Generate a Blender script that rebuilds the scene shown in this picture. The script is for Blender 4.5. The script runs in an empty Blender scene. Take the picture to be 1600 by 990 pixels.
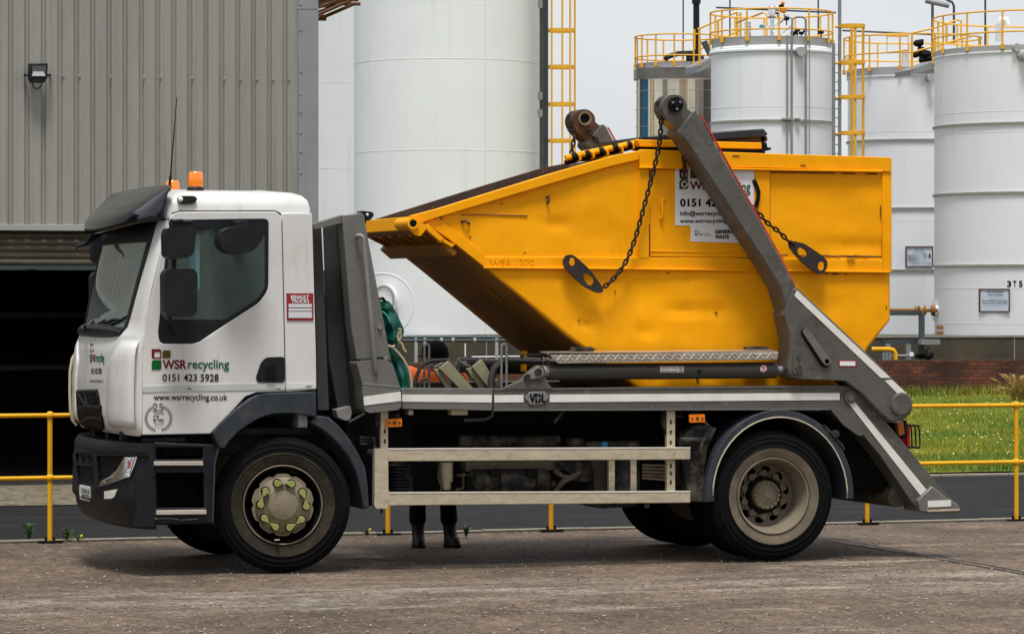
import bpy, bmesh, math, random
from mathutils import Vector, Matrix, noise as mnoise
from mathutils.geometry import tessellate_polygon
random.seed(7)
R = math.radians
S = bpy.context.scene
col = S.collection

# ------------------------------------------------------------------ camera, light, exposure
F = 5522.0                 # focal length in photo pixels (photo 1600 wide)
TH = R(17.7)               # yaw of the view against the lorry's cross axis
EYE = 2.08                 # eye height in metres
FWD = Vector((math.sin(TH), math.cos(TH), 0)); RGT = Vector((math.cos(TH), -math.sin(TH), 0)); UP = Vector((0, 0, 1))
CAM = -(FWD*27.22 - RGT*1.770); CAM.z = EYE

cd = bpy.data.cameras.new('camera'); cam = bpy.data.objects.new('camera', cd); col.objects.link(cam)
cd.sensor_width = 36.0; cd.sensor_fit = 'HORIZONTAL'; cd.lens = F*36/1600
cd.shift_y = -23/1600; cd.clip_start = 0.5; cd.clip_end = 3000
cam.location = CAM; cam.rotation_euler = (R(90), 0, -TH)
S.camera = cam

SUN_EL, SUN_AZ = R(70), R(200)        # azimuth clockwise from +Y: high, behind the camera and a little to the left
world = bpy.data.worlds.new('World'); S.world = world; world.use_nodes = True
wn = world.node_tree; wn.nodes.clear()
wo = wn.nodes.new('ShaderNodeOutputWorld'); wb = wn.nodes.new('ShaderNodeBackground')
sky = wn.nodes.new('ShaderNodeTexSky'); sky.sky_type = 'NISHITA'; sky.sun_disc = False
sky.sun_elevation = SUN_EL; sky.sun_rotation = SUN_AZ; sky.air_density = 1.2; sky.dust_density = 3.0
tc = wn.nodes.new('ShaderNodeTexCoord'); nz = wn.nodes.new('ShaderNodeTexNoise'); nz.inputs['Scale'].default_value = 3.0; nz.inputs['Detail'].default_value = 5
mp = wn.nodes.new('ShaderNodeMapping'); mp.inputs['Scale'].default_value = (1, 1, 3.5)
wn.links.new(tc.outputs['Generated'], mp.inputs[0]); wn.links.new(mp.outputs[0], nz.inputs['Vector'])
rp = wn.nodes.new('ShaderNodeValToRGB'); rp.color_ramp.elements[0].position = .3; rp.color_ramp.elements[1].position = .75
rp.color_ramp.elements[0].color = (5.5, 5.75, 6.15, 1); rp.color_ramp.elements[1].color = (7.1, 7.2, 7.35, 1)
wn.links.new(nz.outputs['Fac'], rp.inputs[0])
wm = wn.nodes.new('ShaderNodeMixRGB'); wm.inputs[0].default_value = .86
wn.links.new(sky.outputs[0], wm.inputs[1]); wn.links.new(rp.outputs[0], wm.inputs[2])
wn.links.new(wm.outputs[0], wb.inputs[0]); wb.inputs[1].default_value = 0.085
wn.links.new(wb.outputs[0], wo.inputs[0])

sd = bpy.data.lights.new('sun', 'SUN'); sun = bpy.data.objects.new('sun', sd); col.objects.link(sun)
sd.energy = 2.3; sd.angle = R(16); sd.color = (1, .985, .965)
dsun = Vector((math.sin(SUN_AZ)*math.cos(SUN_EL), math.cos(SUN_AZ)*math.cos(SUN_EL), math.sin(SUN_EL)))
sun.rotation_euler = dsun.to_track_quat('Z', 'Y').to_euler(); sun.location = (0, -10, 20)
S.view_settings.view_transform = 'Standard'; S.view_settings.look = 'None'
S.view_settings.exposure = 0.60; S.view_settings.gamma = 1; S.view_settings.use_curve_mapping = False
S.render.engine = 'CYCLES'
S.cycles.max_bounces = 6

# ------------------------------------------------------------------ measuring the photograph: pixel -> real place
def ray(px, py): return FWD + RGT*((px-800)/F) + UP*((472-py)/F)
def P(px, py, Y):                      # on the vertical plane at depth Y beside the lorry
    d = ray(px, py); return CAM + d*((Y-CAM.y)/d.y)
def PD(px, py, D): return CAM + ray(px, py)*D
def PG(px, py, z=0.0):
    d = ray(px, py); return CAM + d*((z-EYE)/d.z)
def pl(Y): return lambda x, y: P(x, y, Y)

# ------------------------------------------------------------------ materials
def mat(name, c, rough=.5, metal=0, var=.12, vs=2.5, spots=(), bump=0, bs=60, coat=0, spec=.5, stretch=None, trans=0, ior=1.45, emit=None):
    m = bpy.data.materials.new(name); m.use_nodes = True
    nt = m.node_tree; b = nt.nodes['Principled BSDF']; L = nt.links.new
    t = nt.nodes.new('ShaderNodeTexCoord'); src = t.outputs['Object']
    if stretch:
        mpp = nt.nodes.new('ShaderNodeMapping'); mpp.inputs['Scale'].default_value = stretch
        L(src, mpp.inputs[0]); src = mpp.outputs[0]
    n = nt.nodes.new('ShaderNodeTexNoise'); n.inputs['Scale'].default_value = vs; n.inputs['Detail'].default_value = 6; n.inputs['Roughness'].default_value = .65
    L(src, n.inputs['Vector'])
    r = nt.nodes.new('ShaderNodeValToRGB'); e = r.color_ramp.elements
    e[0].position = .3; e[1].position = .7
    e[0].color = tuple(max(0, x*(1-var)) for x in c)+(1,); e[1].color = tuple(min(1, x*(1+var)) for x in c)+(1,)
    L(n.outputs['Fac'], r.inputs[0]); out = r.outputs[0]
    for sp_ in spots:
        sc, thr, wid, scol, amt = sp_[:5]
        n2 = nt.nodes.new('ShaderNodeTexNoise'); n2.inputs['Scale'].default_value = sc; n2.inputs['Detail'].default_value = 8; n2.inputs['Roughness'].default_value = .7
        if len(sp_) > 5:
            m6 = nt.nodes.new('ShaderNodeMapping'); m6.inputs['Scale'].default_value = sp_[5]; L(t.outputs['Object'], m6.inputs[0]); L(m6.outputs[0], n2.inputs['Vector'])
        else: L(src, n2.inputs['Vector'])
        r2 = nt.nodes.new('ShaderNodeValToRGB'); r2.color_ramp.elements[0].position = thr; r2.color_ramp.elements[1].position = thr+wid
        r2.color_ramp.elements[0].color = (0, 0, 0, 1); r2.color_ramp.elements[1].color = (amt, amt, amt, 1)
        L(n2.outputs['Fac'], r2.inputs[0])
        mx = nt.nodes.new('ShaderNodeMixRGB'); L(r2.outputs[0], mx.inputs[0]); L(out, mx.inputs[1]); mx.inputs[2].default_value = tuple(scol)+(1,)
        out = mx.outputs[0]
    L(out, b.inputs['Base Color'])
    b.inputs['Metallic'].default_value = metal; b.inputs['Specular IOR Level'].default_value = spec
    rr = nt.nodes.new('ShaderNodeMapRange'); rr.inputs['To Min'].default_value = max(.02, rough-.1); rr.inputs['To Max'].default_value = min(1, rough+.12)
    L(n.outputs['Fac'], rr.inputs['Value']); L(rr.outputs[0], b.inputs['Roughness'])
    if coat: b.inputs['Coat Weight'].default_value = coat; b.inputs['Coat Roughness'].default_value = .15
    if trans: b.inputs['Transmission Weight'].default_value = trans; b.inputs['IOR'].default_value = ior
    if emit: b.inputs['Emission Color'].default_value = tuple(emit[:3])+(1,); b.inputs['Emission Strength'].default_value = emit[3]
    if bump:
        n3 = nt.nodes.new('ShaderNodeTexNoise'); n3.inputs['Scale'].default_value = bs; n3.inputs['Detail'].default_value = 5
        L(src, n3.inputs['Vector'])
        bp = nt.nodes.new('ShaderNodeBump'); bp.inputs['Strength'].default_value = bump; bp.inputs['Distance'].default_value = .02
        L(n3.outputs['Fac'], bp.inputs['Height']); L(bp.outputs[0], b.inputs['Normal'])
    return m
def glassmat(name, tint, alpha=.35, rough=.03, sheen=.17):
    m = bpy.data.materials.new(name); m.use_nodes = True; nt = m.node_tree; nt.nodes.clear(); L = nt.links.new
    o = nt.nodes.new('ShaderNodeOutputMaterial'); g = nt.nodes.new('ShaderNodeBsdfGlossy'); g.inputs['Roughness'].default_value = rough
    t = nt.nodes.new('ShaderNodeBsdfTransparent'); t.inputs[0].default_value = tint+(1,)
    f = nt.nodes.new('ShaderNodeFresnel'); f.inputs[0].default_value = 1.5
    a = nt.nodes.new('ShaderNodeMath'); a.operation = 'MULTIPLY_ADD'; a.inputs[1].default_value = .9; a.inputs[2].default_value = alpha; a.use_clamp = True
    n = nt.nodes.new('ShaderNodeTexNoise'); n.inputs['Scale'].default_value = 2
    df = nt.nodes.new('ShaderNodeBsdfDiffuse'); df.inputs[0].default_value = (.36, .47, .44, 1); md = nt.nodes.new('ShaderNodeMixShader'); md.inputs[0].default_value = sheen  # diffuse share paints a pale reflected sheen over the glass
    L(t.outputs[0], md.inputs[1]); L(df.outputs[0], md.inputs[2])
    mx = nt.nodes.new('ShaderNodeMixShader'); L(f.outputs[0], a.inputs[0]); L(a.outputs[0], mx.inputs[0]); L(md.outputs[0], mx.inputs[1]); L(g.outputs[0], mx.inputs[2])
    L(mx.outputs[0], o.inputs[0]); return m

DIRT = (.20, .155, .10)
M = {}
M['white'] = mat('cab_white', (.66, .65, .62), .34, var=.03, spots=[(3.5, .52, .25, (.50, .45, .35), .40), (2.2, .56, .18, (.40, .34, .25), .42, (5, 5, .5)), (60, .69, .03, (.16, .13, .1), .7)], coat=.2)
M['white_plain'] = mat('white_decal', (.78, .78, .78), .5, var=.03)
M['black_plastic'] = mat('black_plastic', (.0075, .0085, .011), .5, spec=.28, var=.25, vs=6, spots=[(7, .54, .2, (.035, .033, .030), .6), (40, .67, .04, (.16, .15, .14), .6)], bump=.06, bs=300)
M['grey_plastic'] = mat('fender_grey', (.030, .036, .043), .5, spec=.3, var=.25, vs=5, spots=[(5, .52, .2, (.085, .075, .058), .6), (24, .64, .06, (.20, .18, .14), .55), (60, .68, .03, (.5, .48, .42), .8)], bump=.05, bs=200)
M['dark'] = mat('chassis_black', (.003, .003, .003), .75, spec=.2, var=.3, vs=5, spots=[(9, .54, .2, (.045, .035, .024), .6)], bump=.1, bs=120)
M['dirty_black'] = mat('dusty_black', (.009, .009, .011), .6, spec=.25, var=.3, vs=6, spots=[(7, .46, .18, (.15, .118, .078), .65), (40, .63, .05, (.40, .35, .28), .8)], bump=.15, bs=100)
M['visor'] = mat('smoked_visor', (.004, .004, .009), .1, var=.1, spec=.6, coat=.3)
M['glass'] = glassmat('cab_glass', (.74, .90, .88), .07)
M['wglass'] = glassmat('windscreen_glass', (.66, .82, .76), .16, sheen=.36)
M['steel_grey'] = mat('grey_paint', (.165, .16, .148), .45, spec=.35, metal=.25, var=.08, vs=4, spots=[(4, .50, .22, (.10, .083, .06), .6), (10, .58, .1, (.27, .255, .225), .45), (34, .65, .05, (.035, .03, .022), .75)], bump=.08, bs=50)
M['arm_grey'] = mat('arm_grey', (.112, .106, .092), .45, spec=.35, metal=.2, var=.12, vs=3, spots=[(5, .50, .2, (.062, .048, .032), .75), (9, .57, .1, (.22, .205, .175), .5), (26, .63, .05, (.022, .018, .014), .8), (55, .68, .03, (.36, .34, .30), .7)], bump=.12, bs=40)
M['galv'] = mat('galvanised_rail', (.56, .485, .35), .42, metal=.3, var=.12, vs=2, stretch=(2, 2, 7), spots=[(5, .50, .2, (.27, .20, .105), .7), (14, .58, .1, (.55, .46, .31), .5), (24, .65, .04, (.07, .05, .03), .85, (1.5, 1.5, .6)), (60, .68, .04, (.08, .06, .04), .7)], bump=.1, bs=50)
M['stripe'] = mat('reflective_white', (.74, .72, .66), .4, var=.08, vs=8, spots=[(30, .64, .08, (.30, .25, .18), .6)])
M['stripe_red'] = mat('reflective_red', (.55, .05, .03), .4, var=.15)
M['yellow'] = mat('skip_yellow', (.98, .395, .0004), .5, spec=.16, var=.05, vs=1.6, spots=[(1.7, .45, .3, (.70, .275, .001), .6), (2.4, .56, .2, (.60, .23, .004), .45, (1.6, 1.6, .45)), (5, .60, .14, (.98, .50, .02), .35), (19, .685, .03, (.13, .05, .015), .85), (70, .72, .03, (.10, .045, .02), .8), (7, .66, .05, (.30, .13, .02), .6, (6, 6, .7))], bump=.35, bs=3.0)
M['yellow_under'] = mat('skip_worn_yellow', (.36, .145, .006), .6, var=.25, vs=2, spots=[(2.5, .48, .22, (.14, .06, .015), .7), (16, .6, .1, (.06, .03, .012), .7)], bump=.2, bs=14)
M['rust'] = mat('rusty_inside', (.060, .034, .022), .85, var=.4, vs=5, spots=[(14, .6, .08, (.30, .12, .02), .5)], bump=.2, bs=30)
M['rusty_steel'] = mat('rusted_steel', (.10, .052, .03), .7, metal=.3, var=.4, vs=9, spots=[(22, .55, .1, (.24, .10, .04), .6)], bump=.2, bs=60)
M['chain'] = mat('chain_steel', (.030, .022, .017), .5, metal=.5, var=.4, vs=30, spots=[(60, .6, .1, (.12, .06, .03), .5)])
M['lug'] = mat('lug_black', (.035, .024, .022), .55, metal=.3, var=.3, vs=10, spots=[(30, .62, .1, (.12, .06, .03), .5)], bump=.08, bs=120)
M['checker'] = mat('checker_plate', (.62, .56, .47), .30, metal=.75, var=.15, vs=8, spots=[(16, .6, .15, (.3, .22, .13), .5)])
M['tyre'] = mat('tyre_rubber', (.0035, .0035, .004), .85, spec=.15, var=.3, vs=8, spots=[(5, .56, .18, (.022, .019, .015), .6), (40, .70, .03, (.22, .2, .17), .6)], bump=.2, bs=60)
M['tyre_dusty'] = mat('tyre_dusty', (.028, .023, .016), .9, spec=.2, var=.3, vs=5, spots=[(6, .48, .18, (.072, .057, .038), .7)], bump=.1, bs=100)
M['tyre_mud'] = mat('tyre_mud', (.150, .122, .085), .95, spec=.2, var=.3, vs=5, spots=[(7, .55, .2, (.05, .038, .023), .8)], bump=.1, bs=100)
M['rim_dusty'] = mat('rim_dusty', (.205, .168, .118), .75, spec=.3, metal=.1, var=.2, vs=7, spots=[(14, .60, .12, (.10, .075, .05), .6)], bump=.1, bs=70)
M['hub'] = mat('hub_cover', (.225, .185, .125), .65, metal=.15, spec=.3, var=.2, vs=6, spots=[(8, .52, .15, (.11, .085, .055), .6)])
M['nutgreen'] = mat('nut_marker', (.26, .285, .075), .45, var=.15, vs=30)
M['amber'] = mat('amber_lens', (.95, .22, .005), .2, var=.08, vs=20, coat=.6)
M['orange_vest'] = mat('hivis_orange', (1.0, .17, .012), .7, var=.1, vs=12, bump=.15, bs=25)
M['silver'] = mat('silver_tape', (.62, .62, .60), .4, var=.1)
M['skin'] = mat('skin', (.50, .29, .21), .5, var=.08, vs=20)
M['hair'] = mat('hair', (.045, .03, .02), .7, var=.3, vs=60)
M['cap'] = mat('cap_black', (.005, .005, .006), .85, spec=.15, var=.2, vs=20)
M['trouser'] = mat('trouser_black', (.006, .007, .010), .9, spec=.15, var=.25, vs=12, bump=.2, bs=20)
M['boot'] = mat('boot_leather', (.010, .0095, .0085), .55, spec=.3, var=.3, vs=25, spots=[(30, .6, .1, (.08, .07, .055), .6)])
M['tarp'] = mat('green_tarp', (.006, .105, .075), .5, var=.25, vs=6, bump=.25, bs=14)
M['rope'] = mat('rope', (.46, .37, .24), .85, var=.2, vs=60)
M['olive'] = mat('olive_panel', (.25, .23, .13), .55, var=.15, vs=5, spots=[(14, .62, .1, (.12, .1, .06), .5)])
M['hose'] = mat('rubber_hose', (.028, .026, .024), .6, var=.2, vs=12, spots=[(12, .6, .2, (.09, .075, .055), .5)])
M['pipe_grey'] = mat('pipe_grey', (.24, .235, .22), .45, metal=.4, var=.12, vs=6)
M['chrome'] = mat('lamp_chrome', (.75, .75, .77), .14, metal=.9, var=.1, vs=12)
M['lens'] = mat('lamp_lens', (.78, .76, .66), .12, var=.12, vs=30, coat=.8)
M['red_lens'] = mat('red_lens', (.40, .01, .01), .2, var=.1, coat=.5)
M['plate'] = mat('plate_white', (.72, .72, .70), .45, var=.05)
M['ink'] = mat('ink_black', (.004, .004, .005), .6, spec=.15, var=.1)
M['ink_grey'] = mat('ink_grey', (.12, .12, .12), .5, var=.1)
M['ink_soft'] = mat('ink_pale', (.36, .36, .36), .5, var=.1)
M['wred'] = mat('logo_red', (.15, .002, .004), .5, spec=.2, var=.05)
M['wgreen'] = mat('logo_green', (.002, .10, .014), .5, spec=.2, var=.05)
M['wolive'] = mat('logo_olive', (.085, .065, .002), .5, spec=.2, var=.05)
M['tgreen'] = mat('letter_green', (.001, .10, .045), .5, spec=.2, var=.05)
M['sticker_red'] = mat('sticker_red', (.28, .010, .016), .45, var=.05)
M['sticker_pale'] = mat('sticker_pale', (.62, .64, .66), .5, var=.04)
M['rail_yellow'] = mat('railing_yellow', (.80, .40, .006), .5, spec=.3, var=.12, vs=4, spots=[(9, .58, .1, (.50, .23, .02), .6), (26, .64, .05, (.14, .06, .02), .85)])
M['tank_rail'] = mat('tank_rail_yellow', (.78, .40, .02), .5, var=.08, vs=4, spots=[(6, .62, .12, (.45, .2, .03), .5)])
M['tank_white'] = mat('tank_white', (.80, .805, .83), .5, spec=.3, var=.025, vs=.5, spots=[(1.1, .56, .3, (.68, .68, .68), .5), (1.3, .55, .2, (.60, .60, .595), .5, (2.2, 2.2, .10)), (5, .64, .08, (.60, .585, .55), .4, (1.5, 1.5, .35))])
M['tank_white2'] = mat('tank_white_far', (.74, .75, .75), .45, var=.03, vs=.5, spots=[(1.5, .58, .3, (.60, .60, .57), .5), (1.6, .55, .2, (.56, .56, .56), .5, (2, 2, .10))])
M['tank_trim'] = mat('tank_trim', (.30, .29, .25), .6, var=.2, vs=3)
M['plat_grey'] = mat('platform_grey', (.36, .36, .36), .6, var=.1, vs=3)
M['stainless'] = mat('stainless', (.62, .58, .51), .24, metal=1, var=.10, vs=1.2, stretch=(3, 3, .6))
M['dark_steel'] = mat('dark_steel', (.06, .075, .085), .5, metal=.4, var=.2, vs=5)
M['mid_steel'] = mat('mid_steel', (.26, .27, .27), .5, metal=.4, var=.15, vs=5)
M['brown_steel'] = mat('brown_steel', (.13, .05, .025), .7, var=.3, vs=6)
M['rust_pipe'] = mat('rust_pipe', (.26, .12, .02), .7, var=.3, vs=8)
M['bund'] = mat('bund_concrete', (.070, .055, .033), .9, var=.35, vs=.9, stretch=(1, 1, .45), spots=[(2.3, .52, .2, (.045, .036, .022), .75), (6, .62, .1, (.20, .175, .13), .4)], bump=.25, bs=12)
M['bund_pale'] = mat('bund_pale', (.26, .25, .21), .9, var=.2, vs=2)
M['shutter'] = mat('shutter_slats', (.105, .087, .06), .5, metal=.3, var=.3, vs=3, stretch=(1, 1, 5), spots=[(7, .55, .2, (.04, .032, .024), .8)])
M['interior'] = mat('interior_dark', (.006, .006, .006), .9, var=.2)  # near-black colour stands in for the shade inside the doorway
M['clad_flash'] = mat('cladding_flashing', (.26, .265, .26), .5, var=.08, spots=[(1.6, .55, .2, (.20, .20, .18), .5, (4, 4, .3))])
M['wall_pale'] = mat('pale_wall', (.62, .64, .60), .7, var=.05)
M['blue'] = mat('blue_post', (.03, .22, .42), .5, var=.1)
M['asphalt'] = mat('road_asphalt', (.0115, .0113, .0115), .9, spec=.2, var=.3, vs=1.2, spots=[(1.4, .52, .2, (.034, .033, .031), .7, (.5, 1.4, 1)), (60, .60, .08, (.09, .09, .088), .7)], bump=.3, bs=180)
M['gravel'] = mat('gravel_apron', (.155, .128, .082), .95, var=.35, vs=5, spots=[(6, .50, .1, (.06, .047, .028), .75, (1, .4, 1)), (9, .58, .06, (.36, .31, .21), .7, (1, .4, 1)), (40, .56, .1, (.06, .05, .035), .8), (70, .62, .08, (.42, .37, .28), .7)], bump=.6, bs=60)
M['kerb'] = mat('kerb_stone', (.225, .195, .145), .85, var=.2, vs=4, spots=[(6, .58, .15, (.13, .11, .075), .6)], bump=.2, bs=50)
M['soil'] = mat('soil', (.045, .05, .02), .95, var=.4, vs=6, bump=.4, bs=40)
M['pebble'] = mat('pebbles', (.36, .30, .25), .85, var=.4, vs=30)
M['grit_dark'] = mat('grit_dark', (.045, .035, .027), .9, var=.4, vs=30)
M['daisy'] = mat('daisy_white', (.85, .85, .78), .7, var=.05)
M['dandelion'] = mat('dandelion_yellow', (.80, .60, .02), .7, var=.1)
M['straw'] = mat('dry_straw', (.36, .22, .075), .85, var=.35, vs=6)
M['weed'] = mat('weed_green', (.055, .115, .018), .7, var=.4, vs=14)
M['seat'] = mat('seat_fabric', (.05, .055, .06), .9, var=.2, vs=10)
M['cabin'] = mat('cabin_trim', (.42, .52, .52), .8, var=.12, vs=5)

def grassmat():
    m = bpy.data.materials.new('grass_blades'); m.use_nodes = True; nt = m.node_tree; b = nt.nodes['Principled BSDF']; L = nt.links.new
    t = nt.nodes.new('ShaderNodeTexCoord')
    n = nt.nodes.new('ShaderNodeTexNoise'); n.inputs['Scale'].default_value = .55; n.inputs['Detail'].default_value = 5
    n2 = nt.nodes.new('ShaderNodeTexNoise'); n2.inputs['Scale'].default_value = 9; n2.inputs['Detail'].default_value = 4
    L(t.outputs['Object'], n.inputs['Vector']); L(t.outputs['Object'], n2.inputs['Vector'])
    r = nt.nodes.new('ShaderNodeValToRGB'); e = r.color_ramp.elements; e[0].position = .36; e[0].color = (.090, .180, .010, 1); e[1].position = .62; e[1].color = (.27, .265, .025, 1)
    r2 = nt.nodes.new('ShaderNodeValToRGB'); e = r2.color_ramp.elements; e[0].position = .35; e[0].color = (.65, .68, .6, 1); e[1].position = .65; e[1].color = (1.35, 1.3, 1.2, 1)
    L(n.outputs['Fac'], r.inputs[0]); L(n2.outputs['Fac'], r2.inputs[0])
    x = nt.nodes.new('ShaderNodeMixRGB'); x.blend_type = 'MULTIPLY'; x.inputs[0].default_value = 1; L(r.outputs[0], x.inputs[1]); L(r2.outputs[0], x.inputs[2])
    L(x.outputs[0], b.inputs['Base Color']); b.inputs['Roughness'].default_value = .7
    return m
M['grass'] = grassmat()

def yardmat():
    m = bpy.data.materials.new('yard_concrete'); m.use_nodes = True; nt = m.node_tree; b = nt.nodes['Principled BSDF']; L = nt.links.new
    t = nt.nodes.new('ShaderNodeTexCoord'); src = t.outputs['Object']
    def nse(sc, det=6, ro=.6, stretch=None):
        n = nt.nodes.new('ShaderNodeTexNoise'); n.inputs['Scale'].default_value = sc; n.inputs['Detail'].default_value = det; n.inputs['Roughness'].default_value = ro
        if stretch:
            q = nt.nodes.new('ShaderNodeMapping'); q.inputs['Scale'].default_value = stretch; L(src, q.inputs[0]); L(q.outputs[0], n.inputs['Vector'])
        else: L(src, n.inputs['Vector'])
        return n.outputs['Fac']
    def ramp(f, p0, c0, p1, c1):
        r = nt.nodes.new('ShaderNodeValToRGB'); e = r.color_ramp.elements; e[0].position = p0; e[1].position = p1; e[0].color = c0+(1,); e[1].color = c1+(1,); L(f, r.inputs[0]); return r.outputs[0]
    def mix(f, a, bcol, mode='MIX'):
        x = nt.nodes.new('ShaderNodeMixRGB'); x.blend_type = mode
        if isinstance(f, float): x.inputs[0].default_value = f
        else: L(f, x.inputs[0])
        L(a, x.inputs[1])
        if isinstance(bcol, tuple): x.inputs[2].default_value = bcol+(1,)
        else: L(bcol, x.inputs[2])
        return x.outputs[0]
    c = ramp(nse(.55, 8, .75, (1, .8, 1)), .36, (.050, .033, .021), .64, (.158, .110, .072))
    c = mix(ramp(nse(1.6, 8, .75, (.5, 1, 1)), .50, (0, 0, 0), .62, (.5,)*3), c, (.048, .036, .027))
    c = mix(ramp(nse(.9, 6, .7, (.35, 1.2, 1)), .57, (0, 0, 0), .66, (.7,)*3), c, (.31, .25, .19))
    v = nt.nodes.new('ShaderNodeTexVoronoi'); v.inputs['Scale'].default_value = 34; L(src, v.inputs['Vector'])
    sp = nt.nodes.new('ShaderNodeSeparateColor'); L(v.outputs['Color'], sp.inputs[0])
    c = mix(ramp(nse(5, 5, .7, (1, .35, 1)), .50, (0, 0, 0), .62, (.35,)*3), c, (.055, .040, .030))
    c = mix(ramp(nse(7, 5, .7, (1, .3, 1)), .58, (0, 0, 0), .68, (.32,)*3), c, (.30, .235, .175))
    sy = nt.nodes.new('ShaderNodeSeparateXYZ'); L(src, sy.inputs[0]); mr = nt.nodes.new('ShaderNodeMapRange'); mr.inputs['From Min'].default_value = -3.6; mr.inputs['From Max'].default_value = -.6; L(sy.outputs[1], mr.inputs['Value'])
    rb = nt.nodes.new('ShaderNodeValToRGB'); rb.color_ramp.elements[0].color = (0, 0, 0, 1); rb.color_ramp.elements[1].color = (0, 0, 0, 1); em = rb.color_ramp.elements.new(.55); em.color = (1, 1, 1, 1); L(mr.outputs[0], rb.inputs[0])
    ln = nt.nodes.new('ShaderNodeMixRGB'); ln.blend_type = 'MULTIPLY'; ln.inputs[0].default_value = 1; L(rb.outputs[0], ln.inputs[1]); L(ramp(nse(2.2, 8, .8, (.35, 1, 1)), .44, (0, 0, 0), .62, (.85,)*3), ln.inputs[2])
    c = mix(ln.outputs[0], c, (.30, .265, .225))
    c = mix(.85, c, ramp(sp.outputs[0], .05, (.45, .44, .43), .95, (1.7, 1.66, 1.62)), 'MULTIPLY')
    c = mix(ramp(nse(130, 4, .6), .63, (0, 0, 0), .70, (.6,)*3), c, (.40, .33, .26))
    L(c, b.inputs['Base Color']); b.inputs['Roughness'].default_value = .88
    bp = nt.nodes.new('ShaderNodeBump'); bp.inputs['Strength'].default_value = .6; bp.inputs['Distance'].default_value = .012
    L(v.outputs['Distance'], bp.inputs['Height'])
    b2 = nt.nodes.new('ShaderNodeBump'); b2.inputs['Strength'].default_value = .5; b2.inputs['Distance'].default_value = .03
    L(nse(7, 8, .75), b2.inputs['Height']); L(bp.outputs[0], b2.inputs['Normal']); L(b2.outputs[0], b.inputs['Normal'])
    return m
M['yard'] = yardmat()

def brickmat():
    m = bpy.data.materials.new('red_brick'); m.use_nodes = True; nt = m.node_tree; b = nt.nodes['Principled BSDF']; L = nt.links.new
    t = nt.nodes.new('ShaderNodeTexCoord'); s = nt.nodes.new('ShaderNodeSeparateXYZ'); cbn = nt.nodes.new('ShaderNodeCombineXYZ')
    L(t.outputs['Object'], s.inputs[0]); L(s.outputs[0], cbn.inputs[0]); L(s.outputs[2], cbn.inputs[1])
    k = nt.nodes.new('ShaderNodeTexBrick'); L(cbn.outputs[0], k.inputs['Vector'])
    k.inputs['Scale'].default_value = 1; k.inputs['Brick Width'].default_value = .215; k.inputs['Row Height'].default_value = .075; k.inputs['Mortar Size'].default_value = .008
    k.inputs['Color1'].default_value = (.155, .038, .016, 1); k.inputs['Color2'].default_value = (.055, .018, .011, 1); k.inputs['Mortar'].default_value = (.020, .016, .013, 1)
    n = nt.nodes.new('ShaderNodeTexNoise'); n.inputs['Scale'].default_value = 1.3; n.inputs['Detail'].default_value = 8; L(t.outputs['Object'], n.inputs['Vector'])
    r = nt.nodes.new('ShaderNodeValToRGB'); e = r.color_ramp.elements; e[0].position = .38; e[0].color = (.3, .3, .3, 1); e[1].position = .62; e[1].color = (1.25, 1.2, 1.15, 1); L(n.outputs['Fac'], r.inputs[0])
    x = nt.nodes.new('ShaderNodeMixRGB'); x.blend_type = 'MULTIPLY'; x.inputs[0].default_value = 1; L(k.outputs[0], x.inputs[1]); L(r.outputs[0], x.inputs[2])
    L(x.outputs[0], b.inputs['Base Color']); b.inputs['Roughness'].default_value = .85
    bp = nt.nodes.new('ShaderNodeBump'); bp.inputs['Strength'].default_value = .5; bp.inputs['Distance'].default_value = .01; bp.invert = True; L(k.outputs['Fac'], bp.inputs['Height']); L(bp.outputs[0], b.inputs['Normal'])
    return m
M['brick'] = brickmat()
M['clad'] = mat('cladding', (.300, .293, .254), .5, spec=.3, var=.08, vs=.6, stretch=(2, 2, .3), spots=[(2.2, .52, .2, (.205, .198, .15), .6), (1.2, .56, .15, (.18, .165, .12), .5, (9, 9, .25)), (30, .70, .03, (.08, .07, .05), .7)])

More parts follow.
